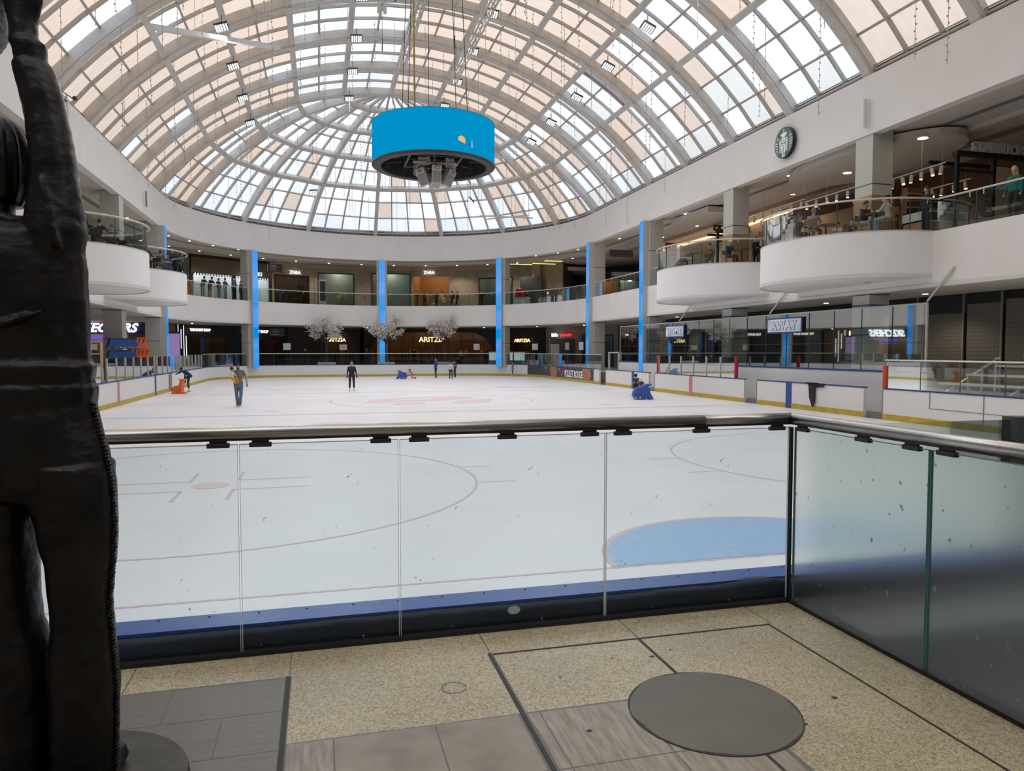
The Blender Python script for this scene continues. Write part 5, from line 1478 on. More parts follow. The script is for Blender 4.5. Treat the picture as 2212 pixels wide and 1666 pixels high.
# trusses
def truss(x, y0, y1, z, label, w_=.34):
    root = empty('truss', (0,0,0), 0, label, 'truss')
    b = MB()
    for (a, c) in ((-w_/2,-w_/2),(w_/2,-w_/2),(-w_/2,w_/2),(w_/2,w_/2)): b.bar((x+a,y0,z+c),(x+a,y1,z+c),.07,.07)
    b.build('chord', 'speaker_white', parent=root)
    b = MB(); k = int((y1-y0)/.5)
    for i in range(k):
        ya, yb = y0+(y1-y0)*i/k, y0+(y1-y0)*(i+1)/k; s_ = 1 if i%2 else -1
        b.bar((x-w_/2,ya,z-s_*w_/2),(x-w_/2,yb,z+s_*w_/2),.03,.03,up=(1,0,0)); b.bar((x+w_/2,ya,z-s_*w_/2),(x+w_/2,yb,z+s_*w_/2),.03,.03,up=(1,0,0)); b.bar((x-s_*w_/2,ya,z-w_/2),(x+s_*w_/2,yb,z-w_/2),.03,.03)
    b.build('lattice', 'speaker_white', parent=root)
    for y in (y0+1,y1-1):
        b = MB(); b.tube([(x,y,z+w_/2),(x,y,18.9)],.015,5); b.build('hanging_rod', 'cable', parent=root)
truss(4.65,24,42.0,17.3,'long white lighting truss above the blue drum, on its left')
truss(7.75,20,43.0,17.2,'long white lattice truss above the blue drum, on its right')
for i, (x, y) in enumerate(((3.1,36.2),(6.4,35.0),(3.2,31),(6.5,30))):
    root = empty('chain_hoist', (x,y,17.6), 0, ['left front','right front','left rear','right rear'][i]+' small chain hoist with hanging cable above the blue drum', 'hoist', 'chain hoists above the drum')
    b = MB(); b.box(-.22,-.1,0,-.08,.1,.5); b.box(.08,-.1,0,.22,.1,.5); b.box(-.2,-.06,.1,.2,.06,.3); b.build('body','speaker_white',parent=root)
    b = MB(); b.tube([(0,0,.0),(0,0,-1.8)],.012,5); b.tube([(0,0,-1.2),(0,0,-1.8)],.03,6); b.build('hook_cable','cable',parent=root)
    b = MB(); b.tube([(-.15,0,.5),(-.15,0,1.3)],.02,5); b.tube([(.15,0,.5),(.15,0,1.3)],.02,5); b.build('strap','cable',parent=root)
# boom poles
def pole(p, q, r, label, wires=()):
    root = empty('boom_pole', (0,0,0), 0, label, 'pole')
    b = MB(); b.bar(p, q, r*2, r*1.4); b.build('beam','pale_grey',parent=root)
    for w_ in wires:
        c = Vector(p).lerp(Vector(q), w_); b = MB(); b.tube([c, c+Vector((0,0,1.6))], .01, 5); b.build('wire','wire',parent=root)
pole((-6.3,32.2,14.25),(-1.8,39.0,16.55),.14,'long white boom pole slanting under the dome at upper left',(.3,.8))
pole((12.6,58,12.25),(16.9,57.6,12.2),.06,'upper thin white pole crossing another near the half dome foot',(.2,.8))
pole((13.2,58.3,12.05),(16.6,57.9,12.45),.06,'lower thin white pole of the crossing pair near the half dome foot',(.3,.7))
pole((13.0,55,16.2),(14.6,55,16.1),.09,'short white bar right of the blue drum',(.2,.8))
root = empty('flag_pole', (-9.62,33.6,0), 0, 'white vertical pole with hooks beside the left fascia', 'pole')
b = MB(); b.tube([(0,0,9.2),(-.05,-.2,11.7)],.035,8); b.box(-.1,-.1,9.15,.15,.1,9.2); b.build('pole','pale_grey',parent=root)
b = MB(); b.ell((.25,-.2,11.6),.1,.1,.09,8,6); b.ell((-.1,-.3,11.45),.08,.08,.08,8,6); b.tube([(-.3,-.2,11.9),(.3,-.2,11.5)],.02,5); b.build('hook','cable',parent=root)

# fairy-light strings
b = MB(); b.tube([(0,0,0),(0,0,-1)], .0065, 4)
proto_m = None
rg = random.Random(21)
def make_string(Ln):
    b = MB(); b.tube([(0,0,0),(0,0,-Ln)], .010, 4); k = int(Ln/.22)
    for i in range(k): s_ = 1 if i%2 else -1; b.obox((s_*.026,0,-.2-i*.22),(.020,0,0),(0,.014,0),(0,0,.024))
    return b
protos = [make_string(L_).build('string_light','wire') for L_ in (2.2,3.2,4.3)]
lab = 'thin string of tiny lights hanging from the skylight ribs'
for o in protos: tag(o, lab, 'string light', 'strings of lights under the dome')
cnt = 0; used = set()
def hang(p):
    global cnt
    i = rg.randrange(3); o = protos[i] if i not in used else protos[i].copy()
    if i in used: C.objects.link(o)
    used.add(i); o.location = p; o.rotation_euler = (0,0,rg.random()*6); cnt += 1
for k in range(0, 9):
    y = CYY-PIT*k
    for j in range(24):
        th = -46+92*(j+.5+rg.uniform(-.3,.3))/24
        if rg.random() < .16: continue
        p = bp(th, y-rg.choice([.35,.4,2.36]), .02)
        if abs(p.x-5.1) < 3.0 and 29 < p.y < 37 : continue
        hang(p)
for j in range(70):
    th = rg.uniform(12,46); az = rg.uniform(6,174); hang(dp(th, az, .02)-Vector((0,0,.05)))

# ================================================================ ROUND EMBLEM ON THE FASCIA
root = empty('round_emblem', (19.80,28.2,10.5), 0, 'round green and white mermaid emblem on the right fascia', 'emblem')
RE = .66
def face(pts, mat, t, nm='emblem_mark'):
    b = MB(); b.slab([(-.16-t, -a, c) for a, c in pts], (-.006,0,0)); return b.build(nm, mat, parent=root)
b = MB(); b.slab([(-.02, RE*math.cos(2*PI*i/48), RE*math.sin(2*PI*i/48)) for i in range(48)], (-.14,0,0)); b.build('drum', 'black', parent=root)
face([(RE*.98*math.cos(2*PI*i/48), RE*.98*math.sin(2*PI*i/48)) for i in range(48)], 'green_logo', 0, 'green_face')
face([(-.19,.30),(-.24,.42),(-.13,.37),(-.11,.47),(-.05,.39),(0,.50),(.05,.39),(.11,.47),(.13,.37),(.24,.42),(.19,.30),(.1,.27),(-.1,.27)], 'letter_white', .006)
face([(.055*math.cos(PI/2+2*PI*i/10)*(1 if i%2==0 else .45), .53+.07*math.sin(PI/2+2*PI*i/10)*(1 if i%2==0 else .45)) for i in range(10)], 'letter_white', .006)
face([(.12*math.cos(2*PI*i/24), .12+.15*math.sin(2*PI*i/24)) for i in range(24)], 'letter_white', .006)
for sx_ in (-1,1): face([(sx_*.05+.022*math.cos(2*PI*i/12), .15+.010*math.sin(2*PI*i/12)) for i in range(12)], 'green_logo', .013)
face([(-.012,.13),(.012,.13),(.018,.07),(-.018,.07)], 'green_logo', .013); face([(-.035,.035),(.035,.035),(0,.018)], 'green_logo', .013)
for sx_ in (-1,1):
    for k in range(4):
        pts = []; off = .15+.055*k
        up_ = [(sx_*(off+.03*math.sin(t_*7+k)) , .26-.05*k-t_) for t_ in [0,.1,.2,.3,.4,.5,.6,.68-.06*k]]
        pts = up_ + [(x-sx_*.026, z) for x, z in reversed(up_)]
        face(pts, 'letter_white', .006)
    for k in range(6):
        z0 = .18-.115*k; w_ = math.sqrt(max(.01,(.60)**2-z0*z0))
        face([(sx_*.40,z0),(sx_*w_,z0+.05),(sx_*w_,z0+.005),(sx_*.41,z0-.045)], 'letter_white', .006)
    face([(sx_*.36,.18),(sx_*.47,.36),(sx_*.44,.20),(sx_*.56,.24),(sx_*.44,.12)], 'letter_white', .006)
face([(-.10,-.05),(.10,-.05),(.13,-.25),(.09,-.42),(.10,-.60),(-.10,-.60),(-.09,-.42),(-.13,-.25)], 'letter_white', .008)
for sx_ in (-1,1): face([(sx_*.02,-.1),(sx_*.035,-.1),(sx_*.035,-.55),(sx_*.02,-.55)], 'green_logo', .015)

# ================================================================ BLOSSOM TREES
def tree(x, y, rz, label, seed):
    r_ = random.Random(seed)
    root = empty('blossom_tree', (x,y,0), 0, label, 'tree', 'blossom trees')
    t = MB(); t.tube([(0,0,0),(.03,.02,1.0),(-.02,0,2.3)], [.10,.08,.07], 8)
    tips = []
    for i in range(11):
        a = 2*PI*i/11+r_.uniform(-.3,.3); L_ = r_.uniform(.7,1.5); up_ = r_.uniform(.5,1.9)
        m_ = Vector((math.cos(a)*L_*.45, math.sin(a)*L_*.3, 2.2+up_*.45)); e = Vector((math.cos(a)*L_, math.sin(a)*L_*.55, 2.3+up_))
        t.tube([(0,0,2.0+.03*i), m_, e], [.045,.03,.012], 6); tips += [e, m_.lerp(e,.5)]
        for k in range(3):
            e2 = e + Vector((r_.uniform(-.45,.45), r_.uniform(-.2,.2), r_.uniform(-.25,.5))); t.tube([m_.lerp(e,.6), e2], [.018,.006], 5); tips.append(e2)
    t.build('trunk', 'bark', parent=root)
    c = MB()
    for p in tips:
        for k in range(34):
            d = Vector((r_.gauss(0,1), r_.gauss(0,1), r_.gauss(0,.8)))*.15
            q = p+d; s_ = r_.uniform(.028,.055)
            ax = Vector((r_.uniform(-1,1),r_.uniform(-1,1),r_.uniform(-1,1))).normalized(); bx = ax.cross(Vector((r_.uniform(-1,1),r_.uniform(-1,1),r_.uniform(-1,1)))).normalized()
            c.add([q-ax*s_-bx*s_, q+ax*s_-bx*s_, q+ax*s_+bx*s_, q-ax*s_+bx*s_], [(0,1,2,3)])
            cx2 = ax.cross(bx); c.add([q-ax*s_-cx2*s_, q+ax*s_-cx2*s_, q+ax*s_+cx2*s_, q-ax*s_+cx2*s_], [(0,1,2,3)])
    c.build('blossoms', 'blossom', parent=root, fix=False)
    b = MB(); b.box(-.75,-.3,0,.75,.3,.42); b.build('planter', 'pale_grey', parent=root, bevel=.03)
tree(.62,65.55,.3,'white blossom tree at left against the black shopfront',4)
tree(5.72,65.75,1.9,'white blossom tree in front of the middle blue light column',9)
tree(10.9,65.35,3.3,'white blossom tree at right over the large gold letters',15)

# ================================================================ SKATING AIDS
def seal(kind, x, y, rz, s, label, parent_group=None, z=ICE):
    root = empty('skating_aid', (x,y,z), rz, label, 'skating aid', parent_group)
    if kind == 'orange':
        P_ = [(70,880),(95,862),(155,850),(163,822),(205,822),(212,852),(245,850),(275,770),(300,705),(268,665),(300,668),(345,675),(425,652),(420,668),(365,712),(345,730),(335,800),(338,955),(420,988),(418,1006),(120,1006),(98,940),(74,902)]
        pts = [((a-245)*.00226*s, (1008-c)*.00226*s) for a, c in P_]; wd, mt = .16, 'seal_orange'
    else:
        P_ = [(262,492),(275,440),(292,400),(312,380),(400,366),(425,340),(445,330),(520,325),(525,338),(478,350),(470,368),(498,385),(503,455),(545,522),(545,538),(480,540),(452,508),(430,540),(290,540)]
        pts = [((a-400)*.0033*s, (545-c)*.0033*s) for a, c in P_]; wd, mt = .24, 'seal_blue'
    b = MB(); b.slab([(a, -wd*s, c) for a, c in pts], (0, 2*wd*s, 0)); b.build('body', mt, parent=root, bevel=.03*s)
    if kind == 'orange':
        for sy in (-1,1):
            b = MB(); b.loft([[(-.32*s,sy*wd*s,.01),(-.05*s,sy*wd*s,.01),(-.12*s,sy*wd*s,.16*s),(-.3*s,sy*wd*s,.2*s)],[(-.30*s,sy*(wd+.12)*s,.01),(.08*s,sy*(wd+.12)*s,.01),(-.08*s,sy*(wd+.1)*s,.08*s),(-.26*s,sy*(wd+.1)*s,.10*s)]]); b.build('flipper', mt, parent=root, bevel=.015)
        b = MB(); b.tube([(.24*s,-.26*s,.74*s),(.22*s,0,.70*s),(.24*s,.26*s,.74*s)], .025*s, 8); b.build('handle', mt, parent=root)
    else:
        b = MB(); b.tube([(.30*s,-.30*s,.70*s),(.22*s,0,.62*s),(.30*s,.30*s,.70*s)], .025*s, 8); b.build('handle', mt, parent=root)
        for sy in (-1,1):
            b = MB()
            for xx in (-.34,-.14): b.slab([(xx*s+.035*s*math.cos(2*PI*i/14), sy*wd*s, .09*s+.035*s*math.sin(2*PI*i/14)) for i in range(14)], (0, sy*.012, 0))
            b.build('white_cap', 'paper', parent=root)
    return root
seal('blue',14.5,31.3,math.radians(-12),1.0,'blue plastic skating aid near the right boards')
seal('blue',6.3,58.1,math.radians(172),.95,'blue plastic skating aid far off with a child kneeling behind')
seal('orange',-7.15,41.6,math.radians(-15),1.0,'orange plastic seal skating aid by the left boards')
# stacked aids behind the left glass on a low rack
root = empty('storage_rack', (0,0,0), 0, 'low grey rack behind the left glass carrying stacked skating aids', 'rack')
b = MB(); b.bar((-10.0,39.85,.5),(-8.55,41.9,.5),.7,.9); b.build('shelf', 'mid_grey', parent=root)
d0 = Vector((-9.95,39.9,0)); d1 = Vector((-8.6,41.8,0))
for lvl in range(2):
    for i in range(9 if lvl == 0 else 8):
        p = d0.lerp(d1, (i+.6)/9.5 + (.03 if lvl else 0)); k = 'blue' if i < 5 else 'orange'
        seal(k, p.x, p.y, math.radians(180 if k=='blue' else 0)+math.radians(28), .74, '%s %s skating aid from the left in the %s stacked row' % (['first','second','third','fourth','fifth','first','second','third','fourth'][i], k, 'upper' if lvl else 'lower'), '%s aids in the %s stack' % (k, 'upper' if lvl else 'lower'), z=.96+lvl*.6)
b = MB(); 
for i in range(9):
    b.ell((-.25+.09*(i%3)*1.6, .0+.1*(i//3), .06+.1*(i%2)), .13,.13,.12, 10, 6)
# ================================================================ PEOPLE
MC = {}
def cm(col, rough=.75):
    key = tuple(round(c,3) for c in col)
    if key not in MC: MC[key] = pm('cloth_%02d' % len(MC), col, rough, col2=tuple(min(1,c*1.25+.004) for c in col), scale=11, lo=.35, hi=.7)
    return MC[key]
SKIN = (.46,.27,.19); SKIN2 = (.30,.16,.10); SKIN3 = (.55,.35,.26)
BLK = (.012,.012,.014); NAVY = (.02,.03,.09); GREY = (.20,.20,.20); WHT = (.62,.61,.59); JEAN = (.10,.17,.27); BRN = (.06,.03,.018)
def joints(H, pose):
    s = H/1.75
    J = dict(pelvis=(0,0,.96), waist=(0,0,1.10), chest=(0,.01,1.30), neck=(0,-.005,1.47), head=(0,.02,1.62),
             hipL=(-.095,0,.93), knL=(-.10,.03,.50), anL=(-.105,0,.09), hipR=(.095,0,.93), knR=(.10,.03,.50), anR=(.105,0,.09),
             shL=(-.172,0,1.405), elL=(-.225,-.01,1.14), wrL=(-.245,.06,.90), shR=(.172,0,1.405), elR=(.24,-.01,1.14), wrR=(.26,.06,.90))
    J = {k: Vector(v) for k, v in J.items()}
    def up(**k):
        for a, v in k.items(): J[a] = Vector(v)
    if pose == 'walk': up(knL=(-.10,.20,.52),anL=(-.10,.22,.10),knR=(.10,-.02,.50),anR=(.10,-.26,.16),elL=(-.24,-.10,1.15),wrL=(-.24,-.12,.92),elR=(.24,.06,1.15),wrR=(.22,.22,.98))
    if pose == 'lean': up(waist=(0,.04,1.10),chest=(0,.12,1.28),neck=(0,.17,1.43),head=(0,.22,1.57),shL=(-.18,.15,1.38),shR=(.18,.15,1.38),elL=(-.22,.30,1.17),elR=(.22,.30,1.17),wrL=(-.08,.45,1.12),wrR=(.08,.45,1.12))
    if pose == 'phone': up(elR=(.22,.12,1.16),wrR=(.08,.26,1.30),head=(0,.05,1.61))
    if pose == 'arms': up(elR=(.24,.10,1.15),wrR=(.05,.25,1.10),elL=(-.24,.10,1.15),wrL=(-.05,.26,1.14))
    if pose == 'sit':
        up(pelvis=(0,0,.52),waist=(0,.02,.66),chest=(0,.06,.86),neck=(0,.09,1.03),head=(0,.13,1.18),hipL=(-.10,.02,.50),hipR=(.10,.02,.50),knL=(-.13,.44,.50),knR=(.13,.44,.50),anL=(-.13,.42,.09),anR=(.13,.46,.09),
           shL=(-.19,.08,.98),shR=(.19,.08,.98),elL=(-.23,.22,.76),elR=(.23,.22,.76),wrL=(-.10,.45,.78),wrR=(.10,.45,.78))
    if pose == 'sitchin':
        J = joints(1.75,'sit'); up(wrR=(.05,.27,1.05),elR=(.2,.34,.80))
    if pose == 'skate': up(knL=(-.11,.06,.50),knR=(.11,.0,.50),anL=(-.12,.02,.11),anR=(.12,-.06,.11),elL=(-.235,-.02,1.15),wrL=(-.265,.05,.92),elR=(.235,-.02,1.15),wrR=(.265,.05,.92))
    if pose == 'man': up(knL=(-.10,.06,.50),knR=(.07,.0,.50),anL=(-.06,.03,.12),anR=(.055,-.05,.12),head=(0,.06,1.60),elR=(.27,.08,1.14),wrR=(.12,.32,1.03),elL=(-.29,-.02,1.15),wrL=(-.33,.04,.88))
    if pose == 'held': up(pelvis=(0,0,0),waist=(0,0,.14),chest=(0,0,.34),neck=(0,0,.48),head=(0,.03,.66),hipL=(-.09,.03,0),hipR=(.09,.03,0),knL=(-.16,.34,-.04),knR=(.14,.32,-.10),anL=(-.16,.40,-.42),anR=(.12,.42,-.45),shL=(-.17,0,.44),shR=(.17,0,.44),elL=(-.24,.10,.20),elR=(.20,.20,.26),wrL=(-.18,.28,.12),wrR=(.12,.36,.26))
    if pose == 'bend':
        up(pelvis=(0,-.06,.92),waist=(0,.04,1.03),chest=(0,.25,1.15),neck=(0,.40,1.24),head=(0,.51,1.30),hipL=(-.09,-.04,.90),hipR=(.09,-.04,.90),knL=(-.10,.0,.50),anL=(-.10,-.06,.10),knR=(.10,.34,.80),anR=(.10,.36,.42),
           shL=(-.18,.36,1.20),shR=(.18,.36,1.20),elL=(-.20,.60,1.08),wrL=(-.12,.82,1.02),elR=(.18,.42,.90),wrR=(.12,.42,.62))
    if pose == 'kneel':
        up(pelvis=(0,-.12,.55),waist=(0,-.04,.68),chest=(0,.10,.86),neck=(0,.20,1.00),head=(0,.26,1.15),hipL=(-.1,-.12,.52),hipR=(.1,-.12,.52),knL=(-.12,-.02,.08),knR=(.12,-.02,.08),anL=(-.12,-.45,.10),anR=(.12,-.45,.10),
           shL=(-.18,.18,.96),shR=(.18,.18,.96),elL=(-.2,.42,.88),elR=(.2,.42,.88),wrL=(-.14,.62,.86),wrR=(.14,.62,.86))
    if pose == 'push': up(waist=(0,.06,1.08),chest=(0,.18,1.24),neck=(0,.28,1.38),head=(0,.36,1.52),shL=(-.18,.24,1.33),shR=(.18,.24,1.33),elL=(-.22,.42,1.10),elR=(.22,.42,1.10),wrL=(-.16,.62,1.05),wrR=(.16,.62,1.05))
    if s != 1 or True:
        J = {k: v*s for k, v in J.items()}
    return J
def ering(c, d, side, rx, ry, n=14):
    d = d.normalized(); side = (side - d*side.dot(d)).normalized(); f = d.cross(side)
    return [c + side*rx*math.cos(2*PI*i/n) + f*ry*math.sin(2*PI*i/n) for i in range(n)]
def remesh(o, vox, smooth=4):
    m_ = o.modifiers.new('continuous', 'REMESH'); m_.mode = 'VOXEL'; m_.voxel_size = vox; m_.use_smooth_shade = True
    if smooth:
        k = o.modifiers.new('soft', 'SMOOTH'); k.factor = .5; k.iterations = smooth
    return o
def hand(b, w, el, s, side, curl=.5):
    d = (w-el).normalized(); across = Vector((side,0,0)); across = (across-d*across.dot(d)).normalized(); pn = d.cross(across)
    pc = w + d*.045*s
    b.loft([ering(w, d, across, .024*s, .018*s, 8), ering(pc, d, across, .040*s, .016*s, 8), ering(w+d*.085*s, d, across, .038*s, .013*s, 8)])
    for i, L_ in enumerate((.062,.074,.070,.055)):
        base_ = w + d*.08*s + across*(-.029+.0195*i)*s
        m_ = base_ + (d*.6+pn*curl*.5)*L_*.6*s; e = m_ + (d*.35+pn*curl)*L_*.55*s
        b.tube([base_, m_, e], [.0085*s,.008*s,.006*s], 6)
    tb = w + d*.03*s - across*.034*s
    b.tube([tb, tb+(d*.5-across*.6+pn*.3)*.045*s, tb+(d*1.2-across*.7+pn*.7)*.06*s], [.011*s,.009*s,.007*s], 6)
def person(x, y, z, rz, H, pose, label, top=GREY, bottom=BLK, skin=SKIN, hair=BRN, sleeves='long', style='short', shoe=BLK, vox=.026, hat=None, fine=False, group=None, skates=False, extra=None, child=False, bag=None):
    J = joints(H, pose); s = H/1.75; g = .85 if child else 1.0
    hs = s*(1.22 if child else 1.0)
    root = empty('person', (x,y,z), math.radians(rz), label, 'person', group)
    sd = (J['shR']-J['shL']).normalized()
    def limb(b, pts, rs, n=10): b.tube(pts, rs, n)
    # continuous body
    b = MB()
    hd = (J['head']-J['neck']).normalized()
    hf = Vector((0,1,0)); hf = (hf-hd*hf.dot(hd)).normalized(); rot = Matrix((sd, hf, hd)).transposed()
    b.ell(J['head'], .073*hs, .092*hs, .115*hs, 14, 10, rot=rot)
    b.ell(J['head']+hf*.092*hs-hd*.01*hs, .014*hs,.02*hs,.024*hs,8,6, rot=rot)
    b.ell(J['head']+hf*.06*hs-hd*.075*hs, .042*hs,.04*hs,.035*hs,8,6, rot=rot)
    for k in (-1,1): b.ell(J['head']+sd*k*.076*hs-hd*.01*hs, .010*hs,.018*hs,.028*hs,8,6, rot=rot)
    b.tube([J['neck']-hd*.08*s, J['neck']+hd*.0*s, J['head']-hd*.05*hs], [.062*s,.052*s,.050*s], 10)
    sp = [J['pelvis'], J['waist'], J['chest'], J['neck']-hd*.03*s]
    wid = [(.150,.105),(.125,.09),(.155,.10),(.07,.06)]
    b.loft([ering(p, (sp[min(i+1,3)]-sp[max(i-1,0)]), sd, wid[i][0]*s, wid[i][1]*s) for i, p in enumerate(sp)])
    for a in 'LR':
        limb(b, [J['chest'].lerp(J['sh'+a],.3)+Vector((0,0,.06*s)), J['sh'+a], J['sh'+a].lerp(J['el'+a],.5), J['el'+a], J['wr'+a]], [.05*s,.05*s,.043*s,.036*s,.025*s])
        limb(b, [J['hip'+a], J['kn'+a], J['an'+a]], [.082*s,.052*s,.036*s])
        limb(b, [J['kn'+a], J['kn'+a].lerp(J['an'+a],.35), J['an'+a]], [.048*s,.052*s,.034*s])
        hand(b, J['wr'+a], J['el'+a], s*1.05, 1 if a=='R' else -1)
        ad = (J['an'+a]-J['kn'+a]).normalized(); ft = Vector((0,1,0)); ft = (ft-ad*ft.dot(ad)).normalized()
        b.tube([J['an'+a], J['an'+a]+ad*.045*s+ft*.05*s, J['an'+a]+ad*.06*s+ft*.13*s], [.036*s,.034*s,.025*s], 8)
    body = b.build('body', cm(skin,.55), parent=root)
    remesh(body, .0105*max(s,.75) if fine else vox, 2 if fine else 1)
    # top
    b = MB(); sp2 = [J['pelvis']-(J['waist']-J['pelvis'])*.25, J['pelvis'], J['waist'], J['chest'], J['chest'].lerp(J['neck'],.62), J['neck']-hd*.02*s]
    wd2 = [(.172,.122),(.172,.125),(.150,.112),(.182,.128),(.150,.095),(.068,.060)]
    b.loft([ering(p, sp2[min(i+1,5)]-sp2[max(i-1,0)], sd, wd2[i][0]*s*g*(1.08 if not fine else 1), wd2[i][1]*s) for i, p in enumerate(sp2)])
    for a in 'LR':
        if sleeves == 'none': continue
        sh, el, wr = J['sh'+a], J['el'+a], J['wr'+a]; st = J['chest'].lerp(sh,.45)+Vector((0,0,.04*s))
        if sleeves == 'short': limb(b, [st, sh, sh.lerp(el,.72)], [.052*s,.058*s,.056*s])
        else: limb(b, [st, sh, sh.lerp(el,.5), el, wr.lerp(el,.08)], [.052*s,.058*s,.053*s,.047*s,.034*s])
    t_ = b.build('top', cm(top), parent=root); remesh(t_, .017 if fine else vox, 2)
    # trousers
    b = MB(); 
    b.loft([ering(J['pelvis']+(J['waist']-J['pelvis'])*.35, J['waist']-J['pelvis'], sd, .150*s*g, .110*s), ering(J['pelvis'], J['waist']-J['pelvis'], sd, .168*s*g, .120*s), ering(J['pelvis']-(J['waist']-J['pelvis']).normalized()*.07*s, J['waist']-J['pelvis'], sd, .16*s*g, .115*s)])
    lr = (.096,.068,.058) if fine and bottom != BLK else (.094,.062,.050)
    for a in 'LR':
        k, an = J['kn'+a], J['an'+a]
        limb(b, [J['hip'+a]+Vector((0,0,.02*s)), J['hip'+a].lerp(k,.5), k, k.lerp(an,.5), an.lerp(k,.06)], [lr[0]*s,lr[0]*.88*s,lr[1]*s,lr[1]*.98*s,lr[2]*s])
    t_ = b.build('trousers', cm(bottom), parent=root); remesh(t_, .017 if fine else vox, 2)
    for a in 'LR':
        an = J['an'+a]; ad = (an-J['kn'+a]).normalized(); ft = Vector((0,1,0)); ft = (ft-ad*ft.dot(ad)).normalized()
        b = MB(); c0 = an+ad*.03*s
        b.loft([ering(an-ad*(.10 if skates else .02)*s, ad, sd, .052*s,.055*s,10), ering(c0, ad, sd, .050*s,.062*s,10), ering(c0+ad*.03*s+ft*.03*s, ad, sd, .048*s,.115*s,10), ering(c0+ad*.055*s+ft*.045*s, ad, sd, .046*s,.125*s,10)])
        so = b.build('skate' if skates else 'shoe', cm(shoe,.5), parent=root, smooth=True)
        if skates:
            b = MB(); q = c0+ad*.055*s
            b.slab([q+ft*-.10*s, q+ft*.16*s, q+ft*.15*s+ad*.035*s, q+ft*-.09*s+ad*.035*s], sd*.006*s); b.build('blade', 'steel_mat', parent=so)
    # hair / headwear
    b = MB(); hc = J['head']+hd*.022*hs-hf*.016*hs
    if style == 'helmet':
        b.ell(J['head']+hd*.03*hs-hf*.01*hs, .105*hs,.125*hs,.112*hs,14,8,rot=rot)
        hb = b.build('helmet', cm(hat or BLK,.35), parent=root, smooth=True)
        b2 = MB()
        for k in (-.05,-.017,.017,.05): b2.tube([J['head']+sd*k*hs+hf*.12*hs+hd*.06*hs, J['head']+sd*k*hs+hf*.135*hs-hd*.02*hs, J['head']+sd*k*hs+hf*.10*hs-hd*.11*hs], .004*hs, 5)
        b2.tube([J['head']+sd*-.09*hs+hf*.09*hs-hd*.03*hs, J['head']+hf*.135*hs-hd*.03*hs, J['head']+sd*.09*hs+hf*.09*hs-hd*.03*hs], .005*hs, 5)
        if fine: b2.build('face_cage', 'letter_grey', parent=hb)
    elif style == 'cap':
        b.ell(J['head']+hd*.035*hs-hf*.005*hs, .084*hs,.100*hs,.095*hs,14,8,rot=rot)
        b.ell(J['head']+hd*.045*hs+hf*.10*hs, .065*hs,.065*hs,.012*hs,12,4,rot=rot)
        b.build('cap', cm(hat or WHT), parent=root, smooth=True)
    else:
        b.ell(hc, .082*hs,.096*hs,.112*hs,14,8,rot=rot)
        if style == 'long': b.tube([hc-hf*.05*hs, J['neck']-Vector((0,.07,.02))*s, J['chest']-Vector((0,.13,-.02))*s], [.075*hs,.075*hs,.04*hs], 10)
        if style == 'bun': b.ell(hc-hf*.10*hs+hd*.04*hs, .04*hs,.04*hs,.04*hs,10,6)
        hb = b.build('hair', cm(hair), parent=root, smooth=True)
    # faces show only on the ice
    if fine:
        for k in (-1,1):
            b = MB(); b.ell(J['head']+sd*k*.030*hs+hf*.083*hs+hd*.015*hs, .011*hs,.009*hs,.007*hs,8,5,rot=rot); b.build('eye', cm((.03,.02,.02)), parent=root)
        b = MB(); b.ell(J['head']+hf*.093*hs-hd*.055*hs, .022*hs,.008*hs,.006*hs,8,5,rot=rot); b.build('mouth', cm((.30,.10,.09)), parent=root)
    if extra == 'beard':
        b = MB(); b.ell(J['head']+hf*.045*hs-hd*.070*hs, .058*hs,.055*hs,.050*hs,12,8,rot=rot); b.build('beard', cm((.03,.018,.012)), parent=root, smooth=True)
    if extra == 'backpack':
        b = MB(); b.ell(J['chest']-Vector((0,.19,.04))*s, .14*s,.09*s,.21*s,10,8); b.build('backpack', cm(BLK), parent=root, smooth=True)
    if extra == 'watch':
        pass
    if extra == 'gloves':
        for a in 'LR':
            b = MB(); d = (J['wr'+a]-J['el'+a]).normalized(); b.tube([J['wr'+a], J['wr'+a]+d*.09*s, J['wr'+a]+d*.15*s], [.032*s,.042*s,.028*s], 8); b.build('glove', cm(BLK), parent=root, smooth=True)
    if extra == 'stripes':
        for zz in (.25,.6):
            c_ = J['waist'].lerp(J['chest'], zz); b = MB(); b.loft([ering(c_-Vector((0,0,.02)), Vector((0,0,1)), sd, .176*s,.134*s), ering(c_+Vector((0,0,.02)), Vector((0,0,1)), sd, .178*s,.136*s)], cap=False); b.build('jersey_stripe', cm((.55,.12,.04) if zz<.5 else WHT), parent=root)
    return root
ICEK = dict(z=ICE+.022, fine=True, skates=True)
person(-3.18,31.4,ICE+.02,178,1.78,'man','man in grey tee and rolled jeans skating while holding a small child',top=(.13,.13,.135),bottom=(.09,.15,.23),skin=(.34,.19,.13),hair=(.01,.008,.008),sleeves='short',shoe=(.05,.05,.055),fine=True,skates=True,extra='beard')
person(-3.40,31.12,ICE+1.16,-118,1.0,'held','small child in white top, yellow trousers and cage helmet held by the man',top=(.60,.59,.56),bottom=(.62,.27,.01),style='helmet',hat=(.02,.02,.025),shoe=(.02,.018,.02),fine=True,skates=True,child=True)
person(1.72,41.3,ICE+.02,184,1.66,'skate','woman all in black with white skates standing on the ice',top=BLK,bottom=BLK,skin=(.50,.28,.22),hair=(.10,.035,.03),style='bun',shoe=WHT,fine=True,skates=True,extra='gloves')
person(7.05,57.9,ICE+.02,82,1.05,'kneel','child in pink-red snowsuit kneeling behind the far blue skating aid',top=(.50,.06,.05),bottom=(.52,.09,.10),style='helmet',hat=(.04,.04,.04),fine=True,skates=True,child=True)
